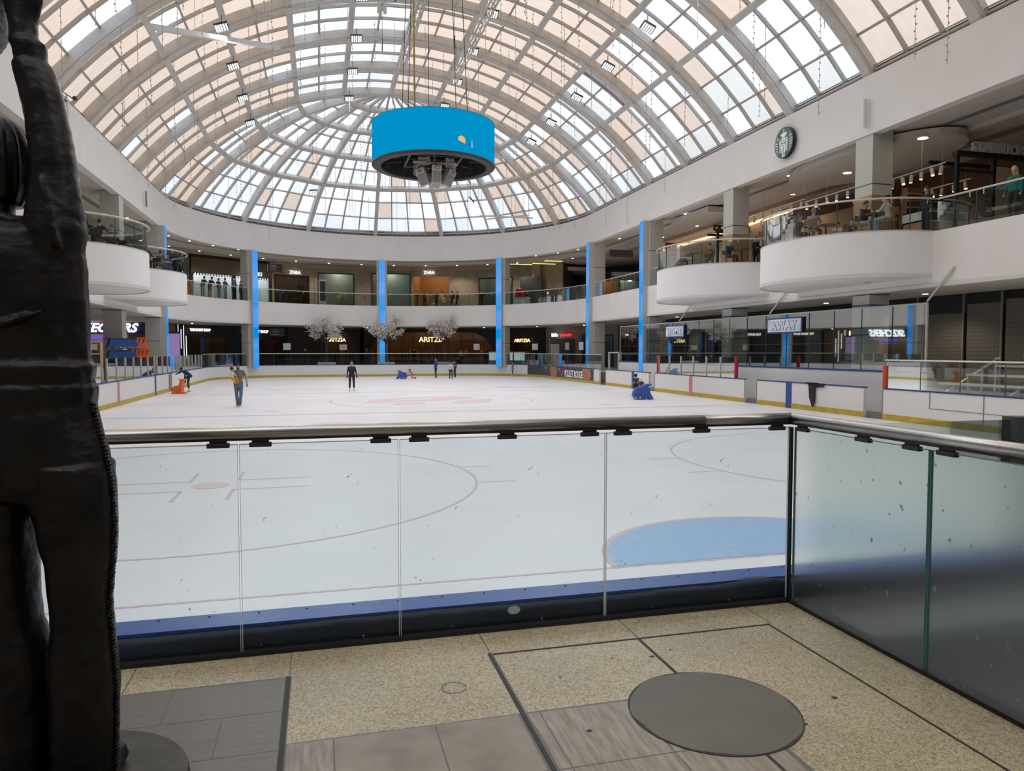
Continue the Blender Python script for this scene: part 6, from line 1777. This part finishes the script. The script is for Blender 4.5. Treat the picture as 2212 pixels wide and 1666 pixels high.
person(9.3,60.0,ICE+.02,105,1.62,'skate','person in blue jacket and blue cap skating near the far boards',top=(.015,.05,.24),bottom=BLK,style='cap',hat=(.02,.05,.22),fine=True,skates=True,child=False)
person(9.95,56.6,ICE+.02,170,1.38,'skate','child hockey player in white and black jersey at the far end',top=(.50,.49,.48),bottom=BLK,style='helmet',hat=BLK,fine=True,skates=True,child=True)
person(11.0,60.6,ICE+.02,120,1.40,'skate','child hockey player in navy jersey with orange stripes behind another',top=NAVY,bottom=(.03,.03,.06),style='helmet',hat=BLK,fine=True,skates=True,child=True,extra='stripes')
person(16.2,61.3,ICE+.02,95,1.30,'skate','child in grey sweater standing against the far boards',top=(.16,.16,.17),bottom=(.10,.10,.11),hair=BLK,shoe=WHT,fine=True,skates=True,child=True)
person(14.72,31.95,ICE+.02,165,1.00,'push','small child in white and pink hat leaning on the near blue skating aid',top=(.07,.07,.08),bottom=(.05,.05,.06),style='cap',hat=(.70,.55,.60),fine=True,skates=True,child=True)
person(14.85,32.75,ICE+.02,150,1.18,'push','child in black helmet behind the child in the white and pink hat',top=(.05,.05,.06),bottom=BLK,style='helmet',hat=BLK,fine=True,skates=True,child=True)
person(-6.95,43.45,ICE+.02,62,1.60,'bend','person in navy top bending to fix a white skate by the left boards',top=(.012,.025,.09),bottom=BLK,hair=(.02,.01,.01),style='bun',shoe=WHT,fine=True,skates=True)
person(-9.0,42.9,-.55,70,1.65,'sit','person in dark jacket seated behind the left glass',top=(.02,.025,.04),bottom=BLK)
person(-8.75,44.7,-.55,100,1.60,'stand','person in coral jacket behind the glass near the gate opening',top=(.45,.07,.07),bottom=BLK,hair=BLK)
person(-9.3,44.2,-.55,80,1.55,'stand','person in dark red top standing beside the person in coral',top=(.20,.03,.03),bottom=BLK,hair=BLK)
UP = 5.46
for (x,y,rz,H,ps,lab,kw) in (
 (-8.55,60.2,235,1.70,'lean','person in black jacket leaning on the upper rail, leftmost of the group',dict(top=BLK,bottom=(.03,.03,.03))),
 (-8.1,60.75,235,1.72,'lean','person in black coat and brown trousers leaning on the upper rail',dict(top=BLK,bottom=(.09,.045,.03),style='cap',hat=BRN)),
 (-7.55,61.35,235,1.65,'phone','person in black top and blue jeans at the upper rail',dict(top=BLK,bottom=(.05,.12,.25))),
 (-7.1,61.7,240,1.70,'arms','person with auburn hair and pale jeans at the upper rail',dict(top=(.05,.06,.07),bottom=(.2,.25,.3),hair=(.12,.04,.03))),
 (-6.5,62.3,240,1.74,'arms','person in cream cap and white-sleeved jacket at the upper rail',dict(top=(.09,.09,.11),bottom=BLK,style='cap',hat=WHT)),
 (-6.05,62.75,240,1.55,'arms','person holding a tan bag at the end of the rail group',dict(top=(.03,.02,.03),bottom=BLK)),
 (-5.6,66.5,150,1.65,'walk','dark-clothed person walking behind the left light column upstairs',dict(top=BLK,bottom=BLK)),
 (9.1,70.2,140,1.68,'arms','person in dark grey coat at the left of the wooden shop entry',dict(top=(.03,.035,.04),bottom=(.04,.05,.06))),
 (9.75,69.6,200,1.55,'arms','person in black facing the rail near the wooden shop entry',dict(top=BLK,bottom=BLK)),
 (10.5,70.1,160,1.60,'walk','person in light blue clothes by the wooden shop entry',dict(top=(.16,.22,.25),bottom=(.2,.25,.28))),
 (10.95,69.9,120,1.75,'stand','bald person in dark clothes in the middle of the shop entry group',dict(top=(.04,.04,.045),bottom=BLK,hair=SKIN)),
 (11.35,69.5,150,1.70,'stand','long-haired person in white top and pale jeans with a white shopping bag',dict(top=(.5,.48,.46),bottom=(.18,.22,.26),style='long',hair=BLK)),
 (12.35,69.4,100,1.68,'walk','person in maroon top with a black bag walking right',dict(top=(.10,.02,.03),bottom=BLK,extra='backpack')),
 (12.8,69.1,100,1.60,'walk','person in dark red coat behind the person in maroon',dict(top=(.08,.015,.02),bottom=BLK)),
 (14.9,67.7,120,1.68,'walk','person in black striding before the right stone window',dict(top=BLK,bottom=BLK)),
 (16.3,66.8,200,1.72,'arms','person in dark jacket standing just left of the blue light column',dict(top=(.02,.02,.035),bottom=(.02,.02,.04))),
 (16.9,66.2,200,1.45,'stand','child in brown top beside the person in dark jacket upstairs',dict(top=(.08,.04,.03),bottom=BLK)),
 (17.7,64.9,130,1.74,'walk','person in red jacket with black backpack right of the blue light column',dict(top=(.40,.03,.03),bottom=BLK,extra='backpack')),
 (18.3,64.3,130,1.30,'stand','seated dark figure beside the person in red jacket',dict(top=BLK,bottom=BLK)),
 (21.0,32.25,160,1.66,'arms','person in black top standing behind the farther right balcony',dict(top=BLK,bottom=BLK)),
 (21.1,31.7,150,1.68,'phone','person in cream vest taking a photo behind the farther right balcony',dict(top=(.45,.42,.36),bottom=BLK,hair=BLK)),
 (21.0,31.15,190,1.62,'stand','person carrying a tan backpack behind the farther right balcony',dict(top=(.10,.13,.20),bottom=(.10,.16,.24),style='long',hair=(.3,.2,.1),extra='backpack')),
 (21.05,30.7,170,1.80,'arms','tall person in dark navy right of the group near the glass',dict(top=(.015,.02,.04),bottom=(.02,.03,.05),hair=BLK)),
 (20.75,18.1,100,1.70,'stand','blond person in green sweater at the upper right edge',dict(top=(.02,.12,.05),bottom=(.03,.03,.035),style='long',hair=(.5,.38,.2))),
 (20.55,21.25,90,1.75,'stand','cafe worker in black beside the wooden counter',dict(top=BLK,bottom=BLK)),
 (22.6,23.2,190,1.72,'arms','cafe worker in dark clothes behind the glass case',dict(top=(.03,.03,.03),bottom=BLK,style='cap',hat=BLK)),
):
    person(x,y,UP,rz,H,ps,lab,**kw)
LP = (( -1.2,67.6,160,'person in dark clothes walking below the left gold letters'),(4.2,68.6,200,'dark figure left of the middle blossom tree'),(8.7,69.8,170,'dark figure just left of the large gold letters'),(13.0,68.4,190,'person in pale top under the right blossom tree'),(15.1,67.2,150,'person in navy carrying a yellow bag behind the far glass'),(15.9,66.1,130,'person in grey beside the glowing phone kiosks'))
for i, (x,y,rz,lab) in enumerate(LP):
    person(x,y,0,rz,1.68,'walk' if i%2 else 'stand',lab,top=[BLK,(.03,.03,.04),BLK,(.3,.28,.26),NAVY,(.09,.09,.1)][i],bottom=BLK)

# ---- cafe furniture
def cafe_chair(x, y, z, rz, label, wood=True, group=None):
    root = empty('cafe_chair', (x,y,z), math.radians(rz), label, 'chair', group)
    mt = 'chair_wood' if wood else 'steel_mat'
    b = MB(); b.ell((0,0,.45),.23,.23,.03,14,6); b.build('seat', 'chair_wood' if wood else 'dark_brown', parent=root, smooth=True)
    b = MB()
    rings = []
    for i in range(9):
        a = math.radians(200+140*i/8)
        c = Vector((.25*math.cos(a), .25*math.sin(a), .72)); nn_ = Vector((math.cos(a),math.sin(a),0))
        rings.append([c-nn_*.012+Vector((0,0,-.10)), c+nn_*.012+Vector((0,0,-.10)), c+nn_*.018+Vector((0,0,.10)), c-nn_*.006+Vector((0,0,.10))])
    b.loft(rings); b.build('backrest', 'chair_wood' if wood else 'dark_brown', parent=root)
    for (a, c) in ((-.18,-.2),(.18,-.2),(-.18,.18),(.18,.18)):
        b = MB(); b.tube([(a*1.15,c*1.15,0),(a*.95,c*.95,.45)]+([(a*1.05,c*1.2,.66)] if c<0 else []), .018 if wood else .012, 6); b.build('leg', mt, parent=root)
    return root
def cafe_table(x, y, z, label, top='wood_dark'):
    root = empty('cafe_table', (x,y,z), 0, label, 'table')
    b = MB(); b.cyl((0,0),.36,.72,.75,28); b.build('tabletop', top, parent=root)
    b = MB(); b.cyl((0,0),.03,.03,.72,10); b.build('pedestal', 'black', parent=root)
    b = MB(); b.cyl((0,0),.22,0,.03,20); b.build('foot', 'black', parent=root)
def cup(x, y, z, label):
    root = empty('paper_cup', (x,y,z), 0, label, 'cup')
    b = MB(); b.cyl((0,0),.03,0,.11,12,0,.042); b.build('cup_body','paper',parent=root); b = MB(); b.cyl((0,0),.044,.11,.12,12); b.build('lid','letter_white',parent=root)
S_ = [ # x,y,face,label,kw  (seated)
 (18.7,22.15,185,'person in burgundy hoodie seated on the nearest right balcony',dict(top=(.07,.015,.025),bottom=(.22,.26,.30),hair=(.02,.02,.05)),'R1'),
 (18.75,20.95,20,'person in cream sweater and pale jeans seated facing the burgundy hoodie',dict(top=(.50,.50,.44),bottom=(.28,.32,.34),hair=BLK,style='bun'),'R1'),
 (18.0,24.9,200,'long-haired person in black seated at the left end of the nearest balcony',dict(top=BLK,bottom=BLK,style='long',hair=(.03,.015,.012)),'R1'),
 (17.7,23.6,300,'grey-topped person seen from behind on the nearest right balcony',dict(top=(.22,.22,.21),bottom=(.04,.04,.05),hair=(.3,.24,.16),style='bun'),'R1'),
 (19.4,24.3,120,'child in white top at the middle table of the nearest balcony',dict(top=(.55,.54,.5),bottom=BLK,hair=(.05,.03,.02)),'R1'),
 (19.4,23.6,150,'small child leaning on the table of the nearest balcony',dict(top=(.05,.06,.09),bottom=BLK,skin=SKIN3),'R1'),
 (17.7,33.9,190,'person in pink sweater and pale headwear seated on the farther balcony',dict(top=(.50,.25,.32),bottom=(.05,.07,.13),style='cap',hat=(.38,.40,.48)),'R2'),
 (19.0,31.5,200,'person in navy hoodie and white cap seated on the farther balcony',dict(top=(.015,.025,.07),bottom=(.10,.02,.03),style='cap',hat=(.6,.6,.55)),'R2'),
 (18.7,32.7,150,'person in patterned brown top seated low on the farther balcony',dict(top=(.10,.09,.05),bottom=(.12,.10,.07),hair=BLK),'R2'),
 (-8.7,31.3,300,'person in black coat seated on the left balcony, nearest the statue',dict(top=BLK,bottom=BLK),'L1'),
 (-8.5,32.7,330,'broad person in dark suit seated in the middle of the left balcony',dict(top=(.02,.02,.022),bottom=BLK),'L1'),
 (-8.4,34.4,190,'person in brown shirt and dark coat seated at the far end of the left balcony',dict(top=(.12,.08,.06),bottom=BLK,hair=BRN),'L1'),
 (-8.4,40.4,320,'person in black seated on the farther left balcony',dict(top=BLK,bottom=BLK),'L2'),
 (-8.1,42.2,330,'person in camouflage jacket seated on the farther left balcony',dict(top=(.14,.11,.06),bottom=(.05,.08,.15),hair=BRN),'L2'),
 (-7.9,43.6,180,'person in white-sleeved blue jacket seated at the end of the farther left balcony',dict(top=(.08,.12,.28),bottom=(.06,.1,.2),hair=BLK),'L2'),
 (-8.2,24.4,30,'person in striped top seated on the balcony behind the statue head',dict(top=(.10,.10,.11),bottom=BLK,style='long',hair=(.05,.03,.02)),'L0'),
]
for i, (x,y,rz,lab,kw,bal) in enumerate(S_):
    small = 'child' in lab
    person(x,y,5.47,rz,1.25 if small else 1.72,'sitchin' if i%3==1 else 'sit',lab,child=small,**kw)
    cafe_chair(x+.05*math.sin(math.radians(rz)),y-.05*math.cos(math.radians(rz)),5.465,rz,('curved wooden chair' if bal[0]=='R' else 'metal-legged brown chair')+' under the '+lab.split(' seated')[0].split(' seen')[0].split(' at the')[0].split(' leaning')[0],wood=bal[0]=='R',group='cafe chairs')
for x,y,lab in ((18.75,21.55,'round table between the burgundy hoodie and the cream sweater'),(18.6,24.0,'round table in the middle of the nearest right balcony'),(17.9,32.95,'round table before the person in pink'),(19.2,30.65,'round table before the white cap'),(-8.1,33.6,'pale table on the left balcony'),(-8.0,42.95,'pale table on the farther left balcony')):
    cafe_table(x,y,5.47,lab,'wood_dark' if x>0 else 'pale_grey')
for x,y,rz,lab in ((18.0,32.1,0,'empty curved wooden chair facing the person in pink'),(19.9,29.9,30,'empty curved wooden chair right of the white cap table'),(-8.3,35.3,200,'empty metal-legged chair at the end of the left balcony')):
    cafe_chair(x,y,5.465,rz,lab,wood=x>0,group='cafe chairs')
cup(18.65,21.65,6.22,'white paper cup on the table before the burgundy hoodie'); cup(17.8,33.2,6.22,'white cup before the person in pink')
# shopping bags, mannequins, plant
b = MB(); b.box(-.18,-.06,.55,.18,.06,.95); b.tube([(-.08,0,.95),(0,0,1.12),(.08,0,.95)],.008,5); b.box(-.08,-.062,.66,.08,-.059,.82,1)
tag(b.build('shopping_bag',['paper','pad_red'],loc=(11.5,69.2,5.46)),'white shopping bag with red mark carried upstairs','bag')
b = MB(); b.box(-.15,-.05,0,.15,.05,.35); b.box(-.09,-.052,.06,.09,-.049,.26,1); tag(b.build('shopping_bag',['paper','dark_grey'],loc=(10.6,69.6,5.6)),'white shopping bag held low by the person in light blue','bag')
def mannequin(x,y,z,H,label,mat):
    J = joints(H,'stand'); s=H/1.75; root = empty('mannequin',(x,y,z),0,label,'mannequin')
    b = MB(); b.ell(J['head'],.07*s,.085*s,.11*s); b.tube([J['neck']-Vector((0,0,.1)),J['head']],.045*s,8)
    b.loft([ering(p,Vector((0,0,1)),Vector((1,0,0)),r1*s,r2*s) for p,r1,r2 in ((J['pelvis'],.15,.11),(J['waist'],.12,.09),(J['chest'],.17,.11),(J['neck'],.06,.05))])
    for a in 'LR':
        b.tube([J['sh'+a],J['el'+a],J['wr'+a]],[.05*s,.038*s,.025*s],8); b.tube([J['hip'+a],J['kn'+a],J['an'+a]],[.08*s,.05*s,.035*s],8)
    remesh(b.build('figure',mat,parent=root),.03,1)
    b = MB(); b.cyl((0,0),.25,-.0,.06*s,16); b.build('stand','dark_grey',parent=root)
M['gold_plastic'] = pm('gold_plastic',(.55,.40,.16),.4,.3)
M['tan_plastic'] = pm('tan_plastic',(.45,.28,.16),.5)
for x,y,z,H,l_,mt in ((6.95,74.3,5.6,1.9,'lit pale gold mannequin in the middle stone window','gold_plastic'),(6.0,74.5,5.5,1.5,'smaller gold figure beside the lit mannequin','gold_plastic'),(2.5,74.3,5.5,1.85,'lit gold mannequin in the middle-left stone window','gold_plastic'),(1.95,74.6,5.5,1.7,'gold mannequin standing behind in the middle-left window','gold_plastic'),(10.15,71.3,5.46,1.75,'tan dressed mannequin at the wooden shop entry','tan_plastic'),
    (22.6,41.6,.0,1.85,'tan mannequin behind the tall glass near the far light column','tan_plastic'),(22.2,40.6,.0,1.8,'second tan mannequin behind the tall glass','tan_plastic'),
    (2.2,75.4,0,1.75,'mannequin in the left arched window','tan_plastic'),(9.0,75.6,0,1.75,'mannequin left inside the wide arched window','tan_plastic'),(14.5,73.4,0,1.75,'mannequin right inside the wide arched window','tan_plastic'),(16.0,72.6,0,1.75,'mannequin at the right end of the wide arched window','tan_plastic')):
    mannequin(x,y,z,H,l_,mt)
for x,y,e in ((6.9,73.9,14),(2.4,73.9,12)):
    pass
root = empty('potted_plant',(22.4,33.2,5.46),0,'large-leaved potted plant behind the farther right balcony','plant')
b = MB(); b.cyl((0,0),.2,0,.4,16,0,.26); b.build('pot','light_grey',parent=root)
b = MB(); rg2 = random.Random(2)
for i in range(14):
    a = i*2.4; L_ = .5+.3*rg2.random(); h_ = 1.3+.6*rg2.random(); c_,s_ = math.cos(a),math.sin(a)
    b.tube([(0,0,.4),(c_*.1,s_*.1,h_*.7),(c_*.25,s_*.25,h_)],.01,4)
    p = [(c_*.2,s_*.2,h_-.05),(c_*(.2+L_*.5)-s_*.12,s_*(.2+L_*.5)+c_*.12,h_+.12),(c_*(.2+L_),s_*(.2+L_),h_-.05),(c_*(.2+L_*.5)+s_*.12,s_*(.2+L_*.5)-c_*.12,h_+.10)]
    b.slab(p,(0,0,.01))
b.build('leaves','leaf',parent=root)
for i,(x,y) in enumerate(((9.2,74.8),(11.0,74.2),(12.8,73.9),(6.6,75.3),(1.2,75.3),(3.0,75.5))):
    root = empty('clothing_rack',(x,y,0),0,'clothing rack '+['left of','below','right of','far left of','in the left arch, left of','in the left arch, right of'][i]+' the gold letters' ,'clothing rack','clothing racks in the arched windows')
    b = MB(); b.bar((-.6,0,1.4),(.6,0,1.4),.03,.03); b.bar((-.6,0,0),(-.6,0,1.4),.03,.03,up=(0,1,0)); b.bar((.6,0,0),(.6,0,1.4),.03,.03,up=(0,1,0)); b.build('frame','mid_grey',parent=root)
    for k in range(9):
        g = MB(); g.box(-.52+k*.125,-.2,.5,-.46+k*.125,.2,1.36); g.build('garment',['stone_pale','tan_plastic','fabric_dark','crimson','light_grey'][(k*2+i)%5],parent=root)

# ================================================================ BRONZE STATUE
def bronze():
    m, t, out = new_mat('dark_bronze')
    p = t.nodes.new('ShaderNodeBsdfPrincipled')
    p.inputs['Metallic'].default_value = .55; p.inputs['Roughness'].default_value = .40
    r, n, s = noise_mix(t, (.006,.005,.004), (.020,.016,.013), 7, 6, .35, .7)
    t.links.new(r.outputs[0], p.inputs['Base Color'])
    tcn = t.nodes.new('ShaderNodeTexCoord'); mp = t.nodes.new('ShaderNodeMapping'); mp.inputs['Scale'].default_value=(1,1,1.2); mp.inputs['Rotation'].default_value=(.3,.5,0)
    n2 = t.nodes.new('ShaderNodeTexNoise'); n2.inputs['Scale'].default_value=16; n2.inputs['Detail'].default_value=6; n2.inputs['Distortion'].default_value=.4
    bp_ = t.nodes.new('ShaderNodeBump'); bp_.inputs['Strength'].default_value=.5; bp_.inputs['Distance'].default_value=.012
    t.links.new(tcn.outputs['Object'], mp.inputs[0]); t.links.new(mp.outputs[0], n2.inputs['Vector']); t.links.new(n2.outputs[0], bp_.inputs['Height']); t.links.new(bp_.outputs[0], p.inputs['Normal'])
    t.links.new(p.outputs[0], out.inputs[0]); return m
M['bronze'] = bronze()
M['bronze_pale'] = pm('pale_rough_metal',(.16,.165,.17),.5,.4,col2=(.28,.29,.30),scale=14,bump=.8,bscale=30)  # paler grey than the statue body, mottled and bumpy
st_root = empty('bronze_statue', (-.85,2.65,0), math.radians(-14.75), 'dark bronze statue of a figure seen from behind with one arm raised', 'statue')
Z = Vector((0,0,1)); XX = Vector((1,0,0))
def rg_(u, z, hw, hd, v=0.0, n=20): return ering(Vector((u,v,z)), Z, XX, hw, hd, n)
b = MB()
# torso and hips
T = [(-.135,1.915,.10,.07),(-.13,1.90,.17,.10),(-.125,1.87,.225,.125),(-.120,1.80,.250,.146),(-.113,1.657,.248,.150),(-.104,1.524,.240,.145),(-.101,1.45,.238,.148),(-.098,1.39,.236,.152),(-.066,1.286,.222,.165),(-.037,1.166,.223,.165),(-.024,1.076,.222,.150),(-.024,1.03,.20,.12)]
b.loft([rg_(*t) for t in T])
Rl = [(.068,1.14,.125,.15),(.072,1.076,.130,.145),(.089,.939,.117,.125),(.097,.803,.099,.115),(.094,.70,.089,.106),(.097,.62,.088,.102),(.095,.527,.097,.110),(.099,.403,.100,.112),(.095,.263,.099,.110),(.091,.06,.096,.11)]
b.loft([rg_(*t) for t in Rl])
Ll = [(-.14,1.14,.11,.15),(-.146,1.076,.103,.14),(-.149,.939,.090,.125),(-.147,.803,.084,.115),(-.143,.70,.082,.106),(-.133,.62,.083,.102),(-.105,.527,.093,.106),(-.096,.403,.084,.105),(-.098,.263,.083,.100),(-.094,.06,.080,.10)]
b.loft([rg_(*t) for t in Ll])
def arm(mir=False):
    A_ = [(.035,1.78,.085,.10),(.046,1.88,.088,.10),(.046,1.978,.076,.085),(.046,2.03,.069,.075),(.040,2.123,.064,.070),(.026,2.224,.060,.064),(.010,2.31,.062,.062),(-.010,2.375,.060,.060),(-.020,2.405,.054,.056),(-.021,2.412,.046,.048),(-.026,2.465,.052,.050),(-.036,2.474,.050,.048),(-.041,2.481,.041,.040),(-.045,2.531,.041,.038),(-.047,2.56,.050,.036),(-.043,2.60,.062,.034),(-.038,2.64,.055,.032)]
    f = (lambda u: -.27-u) if mir else (lambda u: u)
    b.loft([rg_(f(u), z, hw_, hd_, .02*(z-1.9)) for u, z, hw_, hd_ in A_])
    for i in range(4):
        x0 = f(-.038-.04+.026*i)
        b.tube([(x0,.02,2.62),(x0,.045,2.68),(x0,.09,2.705),(x0,.12,2.67)], [.016,.0155,.014,.011], 8)
    b.tube([(f(-.09),.02,2.575),(f(-.105),.06,2.61),(f(-.085),.10,2.64)], [.018,.016,.012], 8)
arm(); arm(True)
b.tube([(-.145,0,1.86),(-.142,0,1.98),(-.138,.01,2.08)], [.066,.052,.055], 14)
b.ell((-.137,.03,2.13),.072,.092,.118,16,12); b.ell((-.137,.125,2.12),.015,.02,.025,8,6)
for sgn in (-1,1): b.ell((-.137+sgn*.080,.02,2.055),.012,.022,.032,10,6)
for u, v in ((.093,.07),(-.095,.07)): b.tube([(u,-.03,.07),(u,.07,.085),(u,.19,.08)], [.065,.06,.045], 10)
# waist folds of the jacket
b.loft([rg_(-.101,1.475,.232,.146), rg_(-.099,1.455,.252,.162), rg_(-.098,1.42,.246,.158), rg_(-.098,1.405,.240,.150), rg_(-.097,1.385,.252,.166), rg_(-.095,1.345,.246,.166), rg_(-.092,1.33,.228,.16)])
# wrinkles
for pts_, r_ in (([(-.02,-.040,2.30),(.03,-.052,2.20),(.08,-.045,2.05)],.010),([(.05,-.072,2.03),(.08,-.078,1.93),(.11,-.09,1.82)],.012),([(-.30,-.13,1.6),(-.1,-.16,1.56),(.08,-.13,1.62)],.010)):
    b.tube(pts_, r_, 8)
bd = b.build('body', 'bronze', parent=st_root)
rm = bd.modifiers.new('continuous','REMESH'); rm.mode='VOXEL'; rm.voxel_size=.0085; rm.use_smooth_shade=True
sm_ = bd.modifiers.new('soft','SMOOTH'); sm_.factor=.5; sm_.iterations=3
tx = bpy.data.textures.new('bronze_folds','CLOUDS'); tx.noise_scale=.075; tx.noise_depth=3
dm = bd.modifiers.new('folds','DISPLACE'); dm.texture=tx; dm.strength=.010; dm.mid_level=.5
# collar, hair, seam lacing, held bundle
b = MB(); rings=[]
for i in range(25):
    a = 2*PI*i/24; w_ = .012*math.sin(3*a)
    c_ = lambda r, z: Vector((-.140+r*math.cos(a), .0+r*.85*math.sin(a), z))
    rings.append([c_(.062,1.885), c_(.10,1.875+w_), c_(.125,1.905+w_), c_(.110,1.935+w_), c_(.062,1.925)])
b.loft(rings, cap=False); b.build('collar','bronze',parent=st_root,smooth=True)
b = MB(); rings = []
for j in range(15):
    tz = j/14; z = 1.965+.285*tz; prof_ = [.060,.072,.080,.086,.089,.0905,.091,.091,.090,.088,.084,.077,.066,.048,.012][j]
    rings.append([Vector((-.138+prof_*(1+.035*math.sin(15*a+2.5*tz)+.02*math.sin(29*a))*math.cos(a), .018+prof_*1.12*(1+.03*math.sin(15*a+2.5*tz))*math.sin(a), z)) for a in [2*PI*i/96 for i in range(96)]])
b.loft(rings); b.build('hair','bronze',parent=st_root,smooth=True)
b = MB()
for i in range(104):
    z = 1.33-.0122*i
    # right outline of the hip and leg
    tab = [(1.40,.140),(1.286,.158),(1.166,.188),(1.076,.202),(.939,.210),(.803,.199),(.70,.186),(.62,.188),(.527,.194),(.403,.201),(.263,.196),(.05,.189)]
    for (z1,u1),(z0,u0) in zip(tab[:-1],tab[1:]):
        if z0 <= z <= z1: u = u0+(u1-u0)*(z-z0)/(z1-z0)
    b.ell((u+.002+.002*math.sin(i*1.7),.0,z),.0075,.010,.0062,8,5)
b.build('seam_lacing','bronze',parent=st_root,smooth=True)['kind']='stuff'
b = MB(); b.ell((-.215,.03,2.535),.105,.09,.10,18,12); b.ell((-.17,.03,2.66),.11,.09,.08,16,10)
hb = b.build('held_bundle','bronze_pale',parent=st_root); remesh(hb,.012,2)
dm = hb.modifiers.new('rough','DISPLACE'); dm.texture=tx; dm.strength=.03
b = MB(); b.cyl((-.85,2.65),.40,0,.045,64,0,.392)
tag(b.build('statue_plinth', pm('plinth_metal',(.05,.042,.034),.45,.4,col2=(.075,.062,.048),scale=9), bevel=.006), 'low round dark metal plinth under the bronze statue', 'plinth')
st_root.location.z = .045-.05
